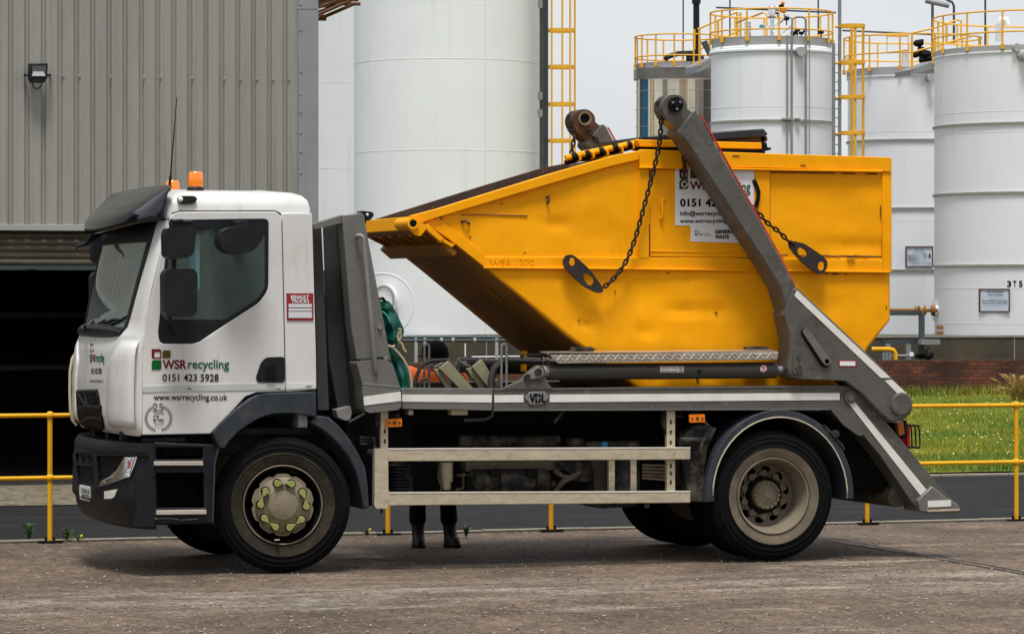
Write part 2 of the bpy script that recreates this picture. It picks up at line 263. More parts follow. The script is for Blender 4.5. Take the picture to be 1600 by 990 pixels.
# ------------------------------------------------------------------ mesh helpers
class MB:
    def __init__(s): s.bm = bmesh.new()
    def poly(s, pts):
        try: return s.bm.faces.new([s.bm.verts.new(p) for p in pts])
        except ValueError: return None
    def box(s, lo, hi, rot=None, piv=None):
        lo, hi = Vector(lo), Vector(hi); c = (lo+hi)/2; h = (hi-lo)/2
        v = []
        for i in range(8):
            p = Vector((h.x*(1 if i & 1 else -1), h.y*(1 if i & 2 else -1), h.z*(1 if i & 4 else -1)))
            if rot is not None: p = rot @ p
            v.append(s.bm.verts.new(p+c))
        for f in ((0, 2, 3, 1), (4, 5, 7, 6), (0, 1, 5, 4), (2, 6, 7, 3), (0, 4, 6, 2), (1, 3, 7, 5)): s.bm.faces.new([v[i] for i in f])
        return s
    def loops_prism(s, loops, off):         # loops: list of 3D point loops (first outer, others holes); extruded by vector off
        off = Vector(off); tri = tessellate_polygon(loops)
        flat = [Vector(p) for l in loops for p in l]
        a = [s.bm.verts.new(p) for p in flat]; b = [s.bm.verts.new(p+off) for p in flat]
        for t in tri:
            try: s.bm.faces.new([a[i] for i in t]); s.bm.faces.new([b[i] for i in reversed(t)])
            except ValueError: pass
        k = 0
        for l in loops:
            n = len(l)
            for i in range(n):
                j = (i+1) % n
                try: s.bm.faces.new([a[k+i], a[k+j], b[k+j], b[k+i]])
                except ValueError: pass
            k += n
        return s
    def pprism(s, px, Y0, Y1, holes=(), rnd=0):     # outline measured on the photo at plane Y0, extruded back to Y1
        L = [[P(x, y, Y0) for x, y in (roundpoly(px, rnd) if rnd else px)]] + [[P(x, y, Y0) for x, y in h] for h in holes]
        return s.loops_prism(L, (0, Y1-Y0, 0))
    def cyl(s, p0, p1, r0, r1=None, seg=16, cap=True):
        p0, p1 = Vector(p0), Vector(p1); r1 = r0 if r1 is None else r1
        d = (p1-p0).normalized(); u = d.orthogonal().normalized(); w = d.cross(u)
        A, B = [], []
        for i in range(seg):
            a = 2*math.pi*i/seg; e = u*math.cos(a)+w*math.sin(a)
            A.append(s.bm.verts.new(p0+e*r0)); B.append(s.bm.verts.new(p1+e*r1))
        for i in range(seg): j = (i+1) % seg; s.bm.faces.new([A[i], A[j], B[j], B[i]])
        if cap: s.bm.faces.new(A[::-1]); s.bm.faces.new(B)
        return s
    def tube(s, pts, r, seg=8, closed=False):
        pts = [Vector(p) for p in pts]; n = len(pts); rings = []; prev = None
        for i in range(n):
            if closed: d = pts[(i+1) % n]-pts[i-1]
            else: d = pts[min(i+1, n-1)]-pts[max(i-1, 0)]
            d.normalize()
            u = d.orthogonal().normalized() if prev is None else (prev-d*prev.dot(d)).normalized()
            prev = u; w = d.cross(u); rr = r[i] if isinstance(r, (list, tuple)) else r
            rings.append([s.bm.verts.new(pts[i]+(u*math.cos(2*math.pi*k/seg)+w*math.sin(2*math.pi*k/seg))*rr) for k in range(seg)])
        for i in range(n if closed else n-1):
            A, B = rings[i], rings[(i+1) % n]
            for k in range(seg): j = (k+1) % seg; s.bm.faces.new([A[k], A[j], B[j], B[k]])
        if not closed: s.bm.faces.new(rings[0][::-1]); s.bm.faces.new(rings[-1])
        return s
    def lathe(s, prof, c, axis='Y', seg=48, closed=False):   # prof: (radius, along axis)
        c = Vector(c); rings = []
        for r, h in prof:
            ring = []
            for i in range(seg):
                a = 2*math.pi*i/seg
                if axis == 'Y': p = Vector((r*math.cos(a), h, r*math.sin(a)))
                elif axis == 'Z': p = Vector((r*math.cos(a), r*math.sin(a), h))
                else: p = Vector((h, r*math.cos(a), r*math.sin(a)))
                ring.append(s.bm.verts.new(c+p))
            rings.append(ring)
        m = len(rings)
        for i in range(m if closed else m-1):
            A, B = rings[i], rings[(i+1) % m]
            for k in range(seg): j = (k+1) % seg; s.bm.faces.new([A[k], A[j], B[j], B[k]])
        if not closed:
            if prof[0][0] > 1e-4: s.bm.faces.new(rings[0][::-1])
            if prof[-1][0] > 1e-4: s.bm.faces.new(rings[-1])
        return s
    def grid(s, rows, close=False):
        V = [[s.bm.verts.new(p) for p in r] for r in rows]
        for a, b in zip(V, V[1:]):
            n = len(a)
            for k in range(n if close else n-1):
                j = (k+1) % n
                try: s.bm.faces.new([a[k], a[j], b[j], b[k]])
                except ValueError: pass
        return V
    def ball(s, c, r, seg=16, sc=(1, 1, 1)):
        bmesh.ops.create_uvsphere(s.bm, u_segments=seg, v_segments=max(6, seg//2), radius=1, matrix=Matrix.Translation(Vector(c)) @ Matrix.Diagonal((r*sc[0], r*sc[1], r*sc[2], 1)))
        return s
    def build(s, name, m, parent=None, bevel=0, smooth=35, solid=0, bseg=2, label=None):
        bmesh.ops.remove_doubles(s.bm, verts=s.bm.verts, dist=1e-5)
        bmesh.ops.recalc_face_normals(s.bm, faces=s.bm.faces)
        me = bpy.data.meshes.new(name); s.bm.to_mesh(me); s.bm.free()
        o = bpy.data.objects.new(name, me); col.objects.link(o)
        me.materials.append(M[m] if isinstance(m, str) else m)
        me.shade_smooth(); me.set_sharp_from_angle(angle=R(smooth))
        if solid:
            sm = o.modifiers.new('thick', 'SOLIDIFY'); sm.thickness = solid; sm.offset = 0
        if bevel:
            bv = o.modifiers.new('bevel', 'BEVEL'); bv.width = bevel; bv.segments = bseg; bv.limit_method = 'ANGLE'; bv.angle_limit = R(40)
        if parent is not None: setpar(o, parent)
        if label: o['label'] = label
        return o
def worldmat(o):
    m = Matrix.LocRotScale(o.location, o.rotation_euler, o.scale)
    return worldmat(o.parent) @ o.matrix_parent_inverse @ m if o.parent else m
def setpar(o, p): o.parent = p; o.matrix_parent_inverse = worldmat(p).inverted()
def thing(name, label, cat, loc=(0, 0, 0), group=None):
    o = bpy.data.objects.new(name, None); col.objects.link(o); o.location = loc; o.empty_display_size = .3
    return tag(o, label, cat, group)
def tag(o, label, cat, group=None):
    o['label'] = label; o['category'] = cat
    if group: o['group'] = group
    return o
def kind(o, k): o['kind'] = k; return o
def copy_tree(o, parent=None):
    c = o.copy(); col.objects.link(c)
    if parent is not None: c.parent = parent
    for ch in [q for q in bpy.data.objects if q.parent == o]: copy_tree(ch, c)
    return c
def roundpoly(px, r, n=4):
    out = []; m = len(px)
    for i in range(m):
        a, b, c = Vector(px[i-1]), Vector(px[i]), Vector(px[(i+1) % m])
        d1, d2 = (a-b), (c-b); q = min(r, d1.length*.45, d2.length*.45)
        p, s2 = b+d1.normalized()*q, b+d2.normalized()*q
        for k in range(n+1):
            t = k/n; v = p*(1-t)**2+b*2*t*(1-t)+s2*t*t; out.append((v.x, v.y))
    return out
def circ(cx, cy, r, n=24, ry=None):
    ry = r if ry is None else ry
    return [(cx+r*math.cos(2*math.pi*i/n), cy+ry*math.sin(2*math.pi*i/n)) for i in range(n)]
def flat(name, px, fn, m, parent, off=.004, label=None):   # thin decal: measured outline(s) on a surface, 4 mm thick
    mb = MB(); mb.loops_prism([[fn(x, y) for x, y in l] for l in (px if isinstance(px[0][0], (tuple, list)) else [px])], (0, -off, 0))
    return mb.build(name, m, parent, label=label)
_depsg = None
def lettering(items, fn, m, parent, name='lettering', bold=0.0, thick=0.003, label=None):
    """items: (text, x0, x1, ytop, ybottom) boxes in photo pixels on the surface fn"""
    o_ = None
    for it in items:
        out = MB(); text, x0, x1, y0, y1 = it[:5]
        cu = bpy.data.curves.new('t', 'FONT'); cu.body = text; cu.size = 1; cu.offset = bold; cu.resolution_u = 4
        ob = bpy.data.objects.new('t', cu); col.objects.link(ob)
        me = bpy.data.meshes.new_from_object(ob, depsgraph=bpy.context.evaluated_depsgraph_get())
        xs = [v.co.x for v in me.vertices]; ys = [v.co.y for v in me.vertices]
        ax, bx, ay, by = min(xs), max(xs), min(ys), max(ys)
        vs = []
        for v in me.vertices:
            u = (v.co.x-ax)/(bx-ax); w = (v.co.y-ay)/(by-ay)
            vs.append(out.bm.verts.new(Vector(fn(x0+(x1-x0)*u, y1+(y0-y1)*w))))
        for f in me.polygons:
            try: out.bm.faces.new([vs[i] for i in f.vertices])
            except ValueError: pass
        bpy.data.objects.remove(ob); bpy.data.curves.remove(cu); bpy.data.meshes.remove(me)
        g = out.bm.faces[:]
        r = bmesh.ops.extrude_face_region(out.bm, geom=g)
        for v in [q for q in r['geom'] if isinstance(q, bmesh.types.BMVert)]: v.co.y -= thick
        o_ = out.build(name, m, parent, label=label)
    return o_
# ================================================================== SETTING
FA, FB = PG(78, 846), PG(1588, 812)                    # feet of two posts of the guard rail
FDIR = (FB-FA).normalized()
def fl(s, off=0): return FA + FDIR*s + Vector((-FDIR.y, FDIR.x, 0))*off

def sheet(name, pts, m, z, k='structure', label=None):
    mb = MB(); mb.poly([(p[0], p[1], z) for p in pts]); return kind(mb.build(name, m), k)
sheet('ground', [(-500, -300), (700, -300), (700, 900), (-500, 900)], 'soil', -.12)
# yard: one slab, finely divided so that it is not dead flat
mb = MB(); rows = []
x0, x1, nx, ny = -22., 34., 140, 110
for j in range(ny+1):
    t = j/ny; row = []
    for i in range(nx+1):
        X = x0+(x1-x0)*i/nx; yf = FA.y+(X-FA.x)*FDIR.y/FDIR.x - .02
        Y = -34+(yf+34)*(1-(1-t)**1.6)
        flatten = 1.0 if t < .999 else 0
        z = .010*mnoise.noise((X*.7, Y*.7, 3)) + .006*mnoise.noise((X*2.3, Y*2.3, 8)) - .012
        row.append((X, Y, z*flatten - (.0 if t < .999 else .004)))
    rows.append(row)
mb.grid(rows); kind(mb.build('ground', 'yard'), 'structure')
# kerb edging along the yard under the guard rail
mb = MB(); a, b = fl(-18), fl(30)
nn = Vector((-FDIR.y, FDIR.x, 0))
for i in range(48):
    p, q = fl(-18+i), fl(-18+i+.985); h = .006*random.random()
    mb.loops_prism([[p, q, q+nn*.13, p+nn*.13]], (0, 0, .012+h))
kerb_edge = kind(mb.build('kerb', 'kerb', bevel=.006), 'structure')
sheet('road', [fl(-40, .10).xy[:], fl(60, .10).xy[:], (60, 12.9), (-45, 12.9)], 'asphalt', -.03)
sheet('apron', [(-45, 9.95), (P(300, 770, 10).x, 9.95), (P(300, 770, 10).x+.6, 16), (-45, 16)], 'gravel', -.022)
# kerb and verge on the far side of the road
mb = MB()
for i in range(60):
    mb.box((6+i*.9, 12.75, -.05), (6+i*.9+.885, 12.92, -.005))
kind(mb.build('kerb', 'kerb', bevel=.01), 'structure')
GZ = lambda X, Y: .03 + .10*max(0, min(1, (Y-13)/28)) + .03*mnoise.noise((X*.3, Y*.3, 1))
mb = MB(); mb.grid([[(X, Y, GZ(X, Y)-.02) for X in [5+i*1.2 for i in range(46)]] for Y in [12.9+j*.8 for j in range(37)]])
kind(mb.build('lawn', 'grass'), 'structure')
# grass blades, nobody could count them
mb = MB(); rnd = random.Random(3)
def blade(x, y, h, w, mbx):
    z = GZ(x, y)-.02; a = rnd.uniform(0, 6.28); l = rnd.uniform(0, .55)*h; b2 = rnd.uniform(0, 6.28)
    ux, uy = math.cos(a)*w, math.sin(a)*w
    vs = [mbx.bm.verts.new(p) for p in ((x-ux, y-uy, z), (x+ux, y+uy, z), (x+math.cos(b2)*l, y+math.sin(b2)*l, z+h))]
    mbx.bm.faces.new(vs)
n = 0
while n < 46000:
    px = rnd.uniform(1300, 1700); D = 43+(74-43)*rnd.random()**1.25; p = PD(px, 700, D)
    if p.y < 12.95 or p.y > 40.9: continue
    c = .5+.5*mnoise.noise((p.x*.5, p.y*.5, 4)); blade(p.x, p.y, (.03+.075*c)*rnd.uniform(.6, 1.35), .006+.006*rnd.random(), mb); n += 1
for i in range(5000):      # shaggier edges along the kerb and the wall foot
    px = rnd.uniform(1250, 1720); p = PD(px, 700, 50)
    if i % 2: blade(p.x+rnd.uniform(-14, 14)*0, 12.93+rnd.random()*.25, rnd.uniform(.06, .18), .008, mb)
    else:
        q = PD(px, 600, 73); blade(q.x, 40.9+rnd.random()*.25, rnd.uniform(.1, .32), .010, mb)
g = mb.build('grass', 'grass'); kind(g, 'stuff'); tag(g, 'rough green grass on the verge between the road and the brick wall', 'grass')
def flowers(nm, m, n, lab, cat, r):
    mb = MB(); k = 0
    while k < n:
        px = rnd.uniform(1330, 1690); D = 43+(72-43)*rnd.random()**1.1; p = PD(px, 700, D)
        if p.y < 13.1 or mnoise.noise((p.x*.8, p.y*.8, 20)) < -.05: continue
        z = GZ(p.x, p.y)+rnd.uniform(.07, .17); rr = r*rnd.uniform(.7, 1.3); tz = rnd.uniform(0, 6.28)
        ctr = Vector((p.x, p.y, z)); nrm = Vector((rnd.uniform(-.4, .4), -1, rnd.uniform(.4, 1.6))).normalized(); u = nrm.orthogonal().normalized(); w = nrm.cross(u)
        mb.poly([ctr+(u*math.cos(a*1.0472)+w*math.sin(a*1.0472))*rr for a in range(6)]); k += 1
    o = kind(mb.build(nm, m), 'stuff'); tag(o, lab, cat)
flowers('daisies', 'daisy', 130, 'tiny white daisies scattered through the green verge', 'daisies', .0075)
flowers('dandelions', 'dandelion', 100, 'small yellow dandelions scattered through the green verge', 'dandelions', .009)

# loose stones on the yard, pale and dark
for nm_, m_, n_, sd_, lab_ in (('stones', 'pebble', 5200, 11, 'loose pale grit and small stones strewn over the brown yard'), ('grit', 'grit_dark', 3600, 12, 'dark grit and crumbs of tar strewn over the brown yard')):
    mb = MB(); rnd = random.Random(sd_)
    base = [Vector(v) for v in ((1, 0, 0), (-1, 0, 0), (0, 1, 0), (0, -1, 0), (0, 0, 1), (0, 0, -1))]
    fcs = ((0, 2, 4), (2, 1, 4), (1, 3, 4), (3, 0, 4), (2, 0, 5), (1, 2, 5), (3, 1, 5), (0, 3, 5)); k = 0
    while k < n_:
        px = rnd.uniform(-80, 1680); py = rnd.uniform(832, 1010)
        p = PG(px, py)
        if p.y > 3.9 or mnoise.noise((p.x*.6, p.y*.35, sd_)) < rnd.uniform(-.5, .45): continue
        r = rnd.choice((.0022, .003, .003, .004, .005, .006, .009))*rnd.uniform(.7, 1.3)*(1 if nm_ == 'stones' else .75); a = rnd.uniform(0, 6.28); sx, sy, sz = rnd.uniform(.8, 1.5), rnd.uniform(.7, 1.3), rnd.uniform(.5, .95)
        vs = [mb.bm.verts.new((p.x+r*(v.x*sx*math.cos(a)-v.y*sy*math.sin(a)+rnd.uniform(-.35, .35)), p.y+r*(v.x*sx*math.sin(a)+v.y*sy*math.cos(a)+rnd.uniform(-.35, .35)), r*(v.z*sz*rnd.uniform(.6, 1)+rnd.uniform(.1, .4))-.003)) for v in base]
        for f in fcs: mb.bm.faces.new([vs[q] for q in f])
        k += 1
    o = kind(mb.build(nm_, m_, smooth=20), 'stuff'); tag(o, lab_, 'stones')
# expansion joint in the yard slab
mb = MB(); pts = [PG(x, y, .0) for x, y in ((1285, 841), (1340, 849), (1400, 859), (1450, 869), (1520, 880), (1575, 890), (1640, 902))]
mb2 = []
rows = [[], []]
for i, p in enumerate(pts):
    for k in range(2):
        q = p.lerp(pts[min(i+1, len(pts)-1)], k*.5); jx = random.uniform(-.012, .012)
        w = random.uniform(.013, .028); rows[0].append((q.x+jx-w, q.y, .0085)); rows[1].append((q.x+jx+w, q.y, .0085))
mb.grid(rows); kind(mb.build('ground_joint', 'ink'), 'structure')

# ------------------------------------------------------------------ yellow guard rail between the yard and the road
H = 1.1
gr = thing('guard_rail', 'yellow two-bar pipe railing along the road edge behind the lorry', 'railing', fl(4))
L0 = (FB-FA).length
posts = [L0*(i/6)*1.0 for i in range(-3, 11)]
# measured feet: 78, 606, 861, 1355, 1588
meas = [(0, 78), (2, 606), (3, 861), (5, 1355), (6, 1588)]
def s_of(px): 
    d = ray(px, 0); d.z = 0; nv = Vector((-d.y, d.x, 0)); return -(FA-Vector((CAM.x, CAM.y, 0))).dot(nv)/FDIR.dot(nv)
known = {i: s_of(px) for i, px in meas}
stp = (known[6]-known[0])/6
for i in range(-4, 12):
    s_ = known.get(i, known[0]+stp*i)
    c = fl(s_)
    mb = MB(); mb.cyl(c+UP*.01, c+UP*(H-.0), .0215, seg=14)
    for h in (H-.002, .555): mb.ball(c+UP*h, .037, 14)
    mb.build('post', 'rail_yellow', gr)
    mb = MB(); mb.box((c.x-.11, c.y-.06, .0), (c.x+.11, c.y+.06, .012))
    mb.box((c.x-.046, c.y-.006, .012), (c.x-.026, c.y+.006, .042)); mb.box((c.x+.026, c.y-.006, .012), (c.x+.046, c.y+.006, .042))
    mb.build('base_plate', 'dark', gr)
for h in (H-.002, .555):
    mb = MB(); mb.cyl(fl(-9)+UP*h, fl(20)+UP*h, .0195, seg=14); mb.build('rail', 'rail_yellow', gr)
# small weeds at the foot of the rail
def weed(px, py, h, n, lab, flower=None, rnd=random.Random(5)):
    c = PG(px, py); w = thing('weed', lab, 'weed', (c.x, c.y, 0), 'weeds at the foot of the railing')
    mb = MB()
    for i in range(n):
        a = rnd.uniform(0, 6.28); l = rnd.uniform(.3, 1)*h; s = rnd.uniform(.2, .8)*h*.5
        t = c+Vector((math.cos(a)*s, math.sin(a)*s, l)); mid = c+Vector((math.cos(a)*s*.35, math.sin(a)*s*.35, l*.65))
        u = Vector((-math.sin(a), math.cos(a), .3))*.012
        mb.poly([c-u*.5, c+u*.5, mid+u, t, mid-u])
        for q in (mid, mid.lerp(t, .5)):
            d = Vector((rnd.uniform(-1, 1), rnd.uniform(-1, 1), rnd.uniform(-.2, .6)))*.03; mb.poly([q, q+d+u, q+d*1.6, q+d-u])
    mb.build('leaves', 'weed', w)
    if flower:
        mb = MB(); mb.ball(c+Vector((.03, 0, h*1.02)), .012, 8); mb.tube([c, c+Vector((.03, 0, h))], .003, 5); mb.build('flower', flower, w)
weed(45, 843, .16, 26, 'leafy green weed sprouting at the kerb left of the railing post')
weed(104, 845, .12, 30, 'low green weed just right of the left railing post')
weed(122, 846, .05, 8, 'small yellow flowered weed in front of the lorry', 'dandelion')
weed(728, 838, .10, 20, 'straggly weed on the kerb beside the right boot')
weed(573, 836, .05, 8, 'tiny yellow flowered weed behind the front wheel', 'dandelion')

# ------------------------------------------------------------------ warehouse on the left
YB = PG(118, 753).y
def WX(px): return P(px, 300, YB).x
zb = P(60, 359, YB).z
XC = WX(497); XL = -26.; ZT = 9.5
wh = thing('warehouse', 'grey ribbed metal warehouse with a dark roller shutter doorway', 'building', (XC-6, YB+5, 0))
pitch = (WX(345)-WX(15))/13; ph = WX(15)
mb = MB(); prof = []
x = ph-70*pitch
while x < WX(465)-.06:
    if x > XL:
        prof += [(x-.020, 0), (x-.006, .042), (x+.030, .042), (x+.046, 0), (x+pitch*.42, 0), (x+pitch*.45, .004), (x+pitch*.62, .004), (x+pitch*.65, 0)]
    x += pitch
prof.append((WX(466), 0))
mb.grid([[(a, YB+d, zb+.055) for a, d in prof], [(a, YB+d, ZT) for a, d in prof]])
mb.build('wall_cladding', 'clad', wh, smooth=20)
mb = MB()
for sx in (98, 124, 172, 224, 250, 300, 350, 375, 401, 426, 451):
    c = P(sx, 118+(sx-92)*6.4/358, YB); mb.cyl(c+Vector((0, .002, 0)), c-Vector((0, .014, 0)), .016, seg=8)
for sy in (7, 47, 112, 147, 175, 207, 237, 270):
    c = P(469, sy, YB); mb.cyl(c, c-Vector((0, .03, 0)), .014, seg=8)
mb.build('fixing_screw', 'tank_trim', wh)
mb = MB(); mb.box((XL, YB-.028, zb-.01), (WX(466), YB+.02, zb+.06)); mb.build('sill_flashing', mat('flashing_pale', (.34, .34, .31), .5, var=.05), wh, bevel=.004)
mb = MB(); mb.box((WX(465), YB-.022, zb-.01), (XC, YB+.06, ZT)); mb.build('corner_flashing', 'clad_flash', wh, bevel=.006)
mb = MB(); mb.box((WX(464), YB-.026, P(470, 13, YB).z-.01), (XC+.003, YB-.02, P(470, 13, YB).z+.002)); mb.build('flashing_joint', 'tank_trim', wh)
XD = WX(300)
mb = MB(); mb.box((WX(306.5), YB+.06, -.03), (XC-.02, YB+.16, zb-.012)); mb.build('lower_wall', 'wall_pale', wh)
mb = MB(); mb.box((WX(298), YB+.02, -.03), (WX(306), YB+.14, zb-.012)); mb.build('door_jamb', 'blue', wh, bevel=.01)
mb = MB(); z1 = P(60, 415, YB+.12).z
zz = z1; rows = []
while zz < zb+.06:
    for t in range(5): rows.append([(XL, YB+.12-.022*math.sin(math.pi*t/5), zz+.075*t/5), (XD+.02, YB+.12-.022*math.sin(math.pi*t/5), zz+.075*t/5)])
    zz += .078
mb.grid(rows); mb.build('roller_shutter', 'shutter', wh)
mb = MB(); mb.box((XL, YB+.085, z1-.05), (XD+.02, YB+.15, z1)); c = P(50, 412, YB); mb.box((c.x-.05, YB+.06, z1-.04), (c.x+.07, YB+.088, z1-.012)); mb.build('shutter_bar', 'dark_steel', wh)
mb = MB()
mb.box((XL, YB+9, -.2), (XC, YB+9.2, ZT)); mb.box((XL-.2, YB+.2, 0), (XL, YB+9.2, ZT)); mb.box((XC-.2, YB+.17, 0), (XC-.02, YB+9.2, ZT))
mb.box((XL, YB+.2, zb+.2), (XC-.2, YB+9, zb+.3)); mb.box((XL, YB-.0, -.025), (XC-.2, YB+9, -.015)); mb.box((XL-12, YB+.02, -.03), (XL-6, YB+9, ZT)) if False else None
mb.build('interior_shell', 'interior', wh)
mb = MB(); mb.box((XL-.2, YB-.2, ZT), (XC+.2, YB+9.4, ZT+.15)); mb.build('roof', 'clad_flash', wh)
mb = MB()
for yy in (492, 574):
    c = P(60, yy, YB+5); mb.box((XL, YB+5, c.z-.03), (XD, YB+5.06, c.z+.03))
mb.build('storage_rack', 'dark_steel', wh)

fl_ = thing('floodlight', 'small black square floodlight fixed high on the grey ribbed wall', 'floodlight', P(60, 116, YB-.1))
mb = MB(); mb.pprism([(46, 99), (75, 99), (74, 122), (70, 129), (49, 129), (46, 122)], YB-.20, YB-.08); mb.build('housing', 'black_plastic', fl_, bevel=.012)
mb = MB(); mb.pprism([(50, 103), (72, 103), (71, 119), (51, 119)], YB-.206, YB-.198); mb.build('lens', mat('flood_lens', (.10, .10, .095), .25, var=.2), fl_)
mb = MB(); mb.pprism([(52, 112), (68, 112), (71, 119), (50, 119)], YB-.212, YB-.204); mb.build('reflector', 'silver', fl_)
mb = MB(); mb.tube([P(39, 118, YB-.13), P(43, 118, YB-.13), P(78, 118, YB-.13)], .012); mb.tube([P(39, 117, YB-.13), P(39, 117, YB+.01)], .014); mb.tube([P(78, 117, YB-.13), P(78, 117, YB+.01)], .014)
mb.tube([P(50, 129, YB-.1), P(52, 136, YB-.1), P(58, 139, YB-.09), P(64, 136, YB-.06), P(66, 130, YB)], .007); mb.build('bracket', 'black_plastic', fl_)

# ------------------------------------------------------------------ brick wall, concrete bund
YW = PD(1500, 600, 74).y
def wallbox(name, px0, px1, ytop, zlow, Y, th, m, lab, cat, cope=None):
    a, b = P(px0, 500, Y).x, P(px1, 500, Y).x; zt = P(1500, ytop, Y).z
    w = thing(name, lab, cat, ((a+b)/2, Y, 0))
    mb = MB(); mb.box((a, Y, zlow), (b, Y+th, zt)); mb.build('wall', m, w)
    return w, a, b, zt
w, a, b, zt = wallbox('brick_wall', 560, 2300, 566, 0, YW, .22, 'brick', 'low dark red brick wall behind the grass verge', 'wall')
mb = MB(); x = a; rr = random.Random(2)
while x < b: mb.box((x, YW-.004, zt+.001), (x+.068, YW+.222, zt+.055)); x += .076
mb.build('coping', mat('coping_brick', (.085, .032, .02), .85, var=.6, vs=5), w)
YC = YW+2.2
w, a, b, zt2 = wallbox('concrete_bund', 560, 2300, 527, -.1, YC, .3, 'bund', 'stained brown concrete bund wall standing at the foot of the white tanks', 'wall')
mb = MB(); mb.box((a, YC-.02, zt2), (b, YC+.34, zt2+.045)); mb.build('coping', 'bund_pale', w)
mb = MB(); 
for px in (1585, 1180, 760): c = P(px, 540, YC); mb.box((c.x-.012, YC-.006, 0), (c.x+.012, YC+.0, zt2-.002))
mb.build('joint', 'bund_pale', w)
# dry seed-headed grass clump by the wall
c = PD(1592, 618, 70); c.z = .1
pg = thing('dry_grass_clump', 'tall clump of dry straw coloured grass in front of the brick wall', 'plant', c)
mb = MB(); mb2 = MB(); rnd = random.Random(9)
for i in range(170):
    a = rnd.uniform(0, 6.28); sp = rnd.uniform(.05, .55); h = rnd.uniform(.25, .62); base = c+Vector((rnd.uniform(-.12, .12), rnd.uniform(-.12, .12), 0))
    pts = [base+Vector((math.cos(a)*sp*t**1.8, math.sin(a)*sp*t**1.8, h*(t-.25*t**3)*1.25)) for t in (0, .35, .7, 1)]
    (mb if i % 3 else mb2).tube(pts, [.005, .005, .004, .002], 4)
    if i % 3: mb.tube([pts[2], pts[2].lerp(pts[3], .5), pts[3]], [.003, .018, .003], 5)
mb.build('seed_heads', 'straw', pg); mb2.build('stems', 'weed', pg)

# dark blocks added unseen behind the viewer, to darken what glass and paint reflect
shd = thing('reflection_blocks', 'unseen dark blocks added behind the viewer for glass and paint to reflect', 'building', (0, -60, 0))
mb = MB(); mb.box((-70, -66, -.1), (-8, -58, 8.5)); mb.box((6, -64, -.1), (60, -57, 10)); mb.build('wall', mat('reflection_wall', (.11, .06, .04), .9, var=.3), shd)  # sides of the added reflection blocks
mb = MB(); mb.loops_prism([[Vector((-71, -67, 8.5)), Vector((-71, -57, 8.5)), Vector((-71, -62, 11.5))]], (64, 0, 0)); mb.loops_prism([[Vector((5, -65, 10)), Vector((5, -56, 10)), Vector((5, -60.5, 13))]], (56, 0, 0)); mb.build('roof', mat('reflection_roof', (.07, .07, .075), .8, var=.2), shd)  # tops of the added reflection blocks
# ================================================================== STORAGE TANKS
def tank(name, xc, Rpx, D, ytop, ybase, rings, lab, m='tank_white', dome=.12, seams=(), ringm='tank_trim'):
    c = PD(xc, 472, D); r = Rpx/F*D; r = Rpx/F*D; Dn = D-r; zt = EYE+(472-ytop)/F*Dn; zbs = EYE+(472-ybase)/F*Dn
    t = thing(name, lab, 'storage tank', (c.x, c.y, zbs), 'white storage tanks' if m != 'stainless' else None)
    mb = MB(); mb.lathe([(.001, zbs), (r, zbs), (r, zt), (r+.03, zt+.01), (r+.03, zt+.05), (r*.6, zt+.05+dome*.6), (.001, zt+.05+dome)], (c.x, c.y, 0), 'Z', 96)
    mb.build('shell', m, t)
    for y in rings:
        z = EYE+(472-y)/F*Dn
        mb = MB(); mb.lathe([(r-.01, z-.022), (r+.045, z-.022), (r+.045, z+.022), (r-.01, z+.022)], (c.x, c.y, 0), 'Z', 96, closed=True); mb.build('hoop', ringm, t)
        mb = MB(); mb.lathe([(r-.01, z-.05), (r+.02, z-.05), (r+.02, z-.024), (r-.01, z-.024)], (c.x, c.y, 0), 'Z', 96, closed=True); mb.build('hoop_flange', m, t)
    for y in seams:
        z = EYE+(472-y)/F*Dn
        mb = MB(); mb.lathe([(r-.01, z-.009), (r+.004, z-.004), (r+.004, z+.004), (r-.01, z+.009)], (c.x, c.y, 0), 'Z', 96, closed=True); mb.build('weld_seam', m, t)
    return t, c, r, zt, zbs
def onsurf(c, r, D):      # pixel -> point on the camera side of a tank shell
    def f(px, py):
        d = ray(px, py); o = CAM-c; a = d.x*d.x+d.y*d.y; b = 2*(o.x*d.x+o.y*d.y); k = o.x*o.x+o.y*o.y-r*r
        s = (-b-math.sqrt(max(0, b*b-4*a*k)))/(2*a); return CAM+d*s
    return f
def ringrail(t, c, r, zs, zpost, n, m='tank_rail', rt=.022, a0=0, a1=2*math.pi, brackets=True, zb=None):
    for z in zs:
        full = a1-a0 > 6.2; k = 72
        pts = [Vector((c.x+r*math.cos(a0+(a1-a0)*i/k), c.y+r*math.sin(a0+(a1-a0)*i/k), z)) for i in range(k if full else k+1)]
        mb = MB(); mb.tube(pts, rt, 6, closed=full); mb.build('handrail', m, t)
    for i in range(n):
        a = a0+(a1-a0)*(i+.5)/n; x, y = c.x+r*math.cos(a), c.y+r*math.sin(a)
        mb = MB(); mb.cyl((x, y, zpost), (x, y, max(zs)), rt*1.05, seg=6)
        if brackets: mb.cyl((x, y, zpost-.02), (x, y, zpost+.10), rt*2.2, seg=8)
        mb.build('stanchion', m, t)
def band(t, c, r, z0, z1, m, name='platform_edge', th=.03):
    mb = MB(); mb.lathe([(r-th, z0), (r, z0), (r, z1), (r-th, z1)], (c.x, c.y, 0), 'Z', 96, closed=True); mb.build(name, m, t)
def zz_(y, D): return EYE+(472-y)/F*D

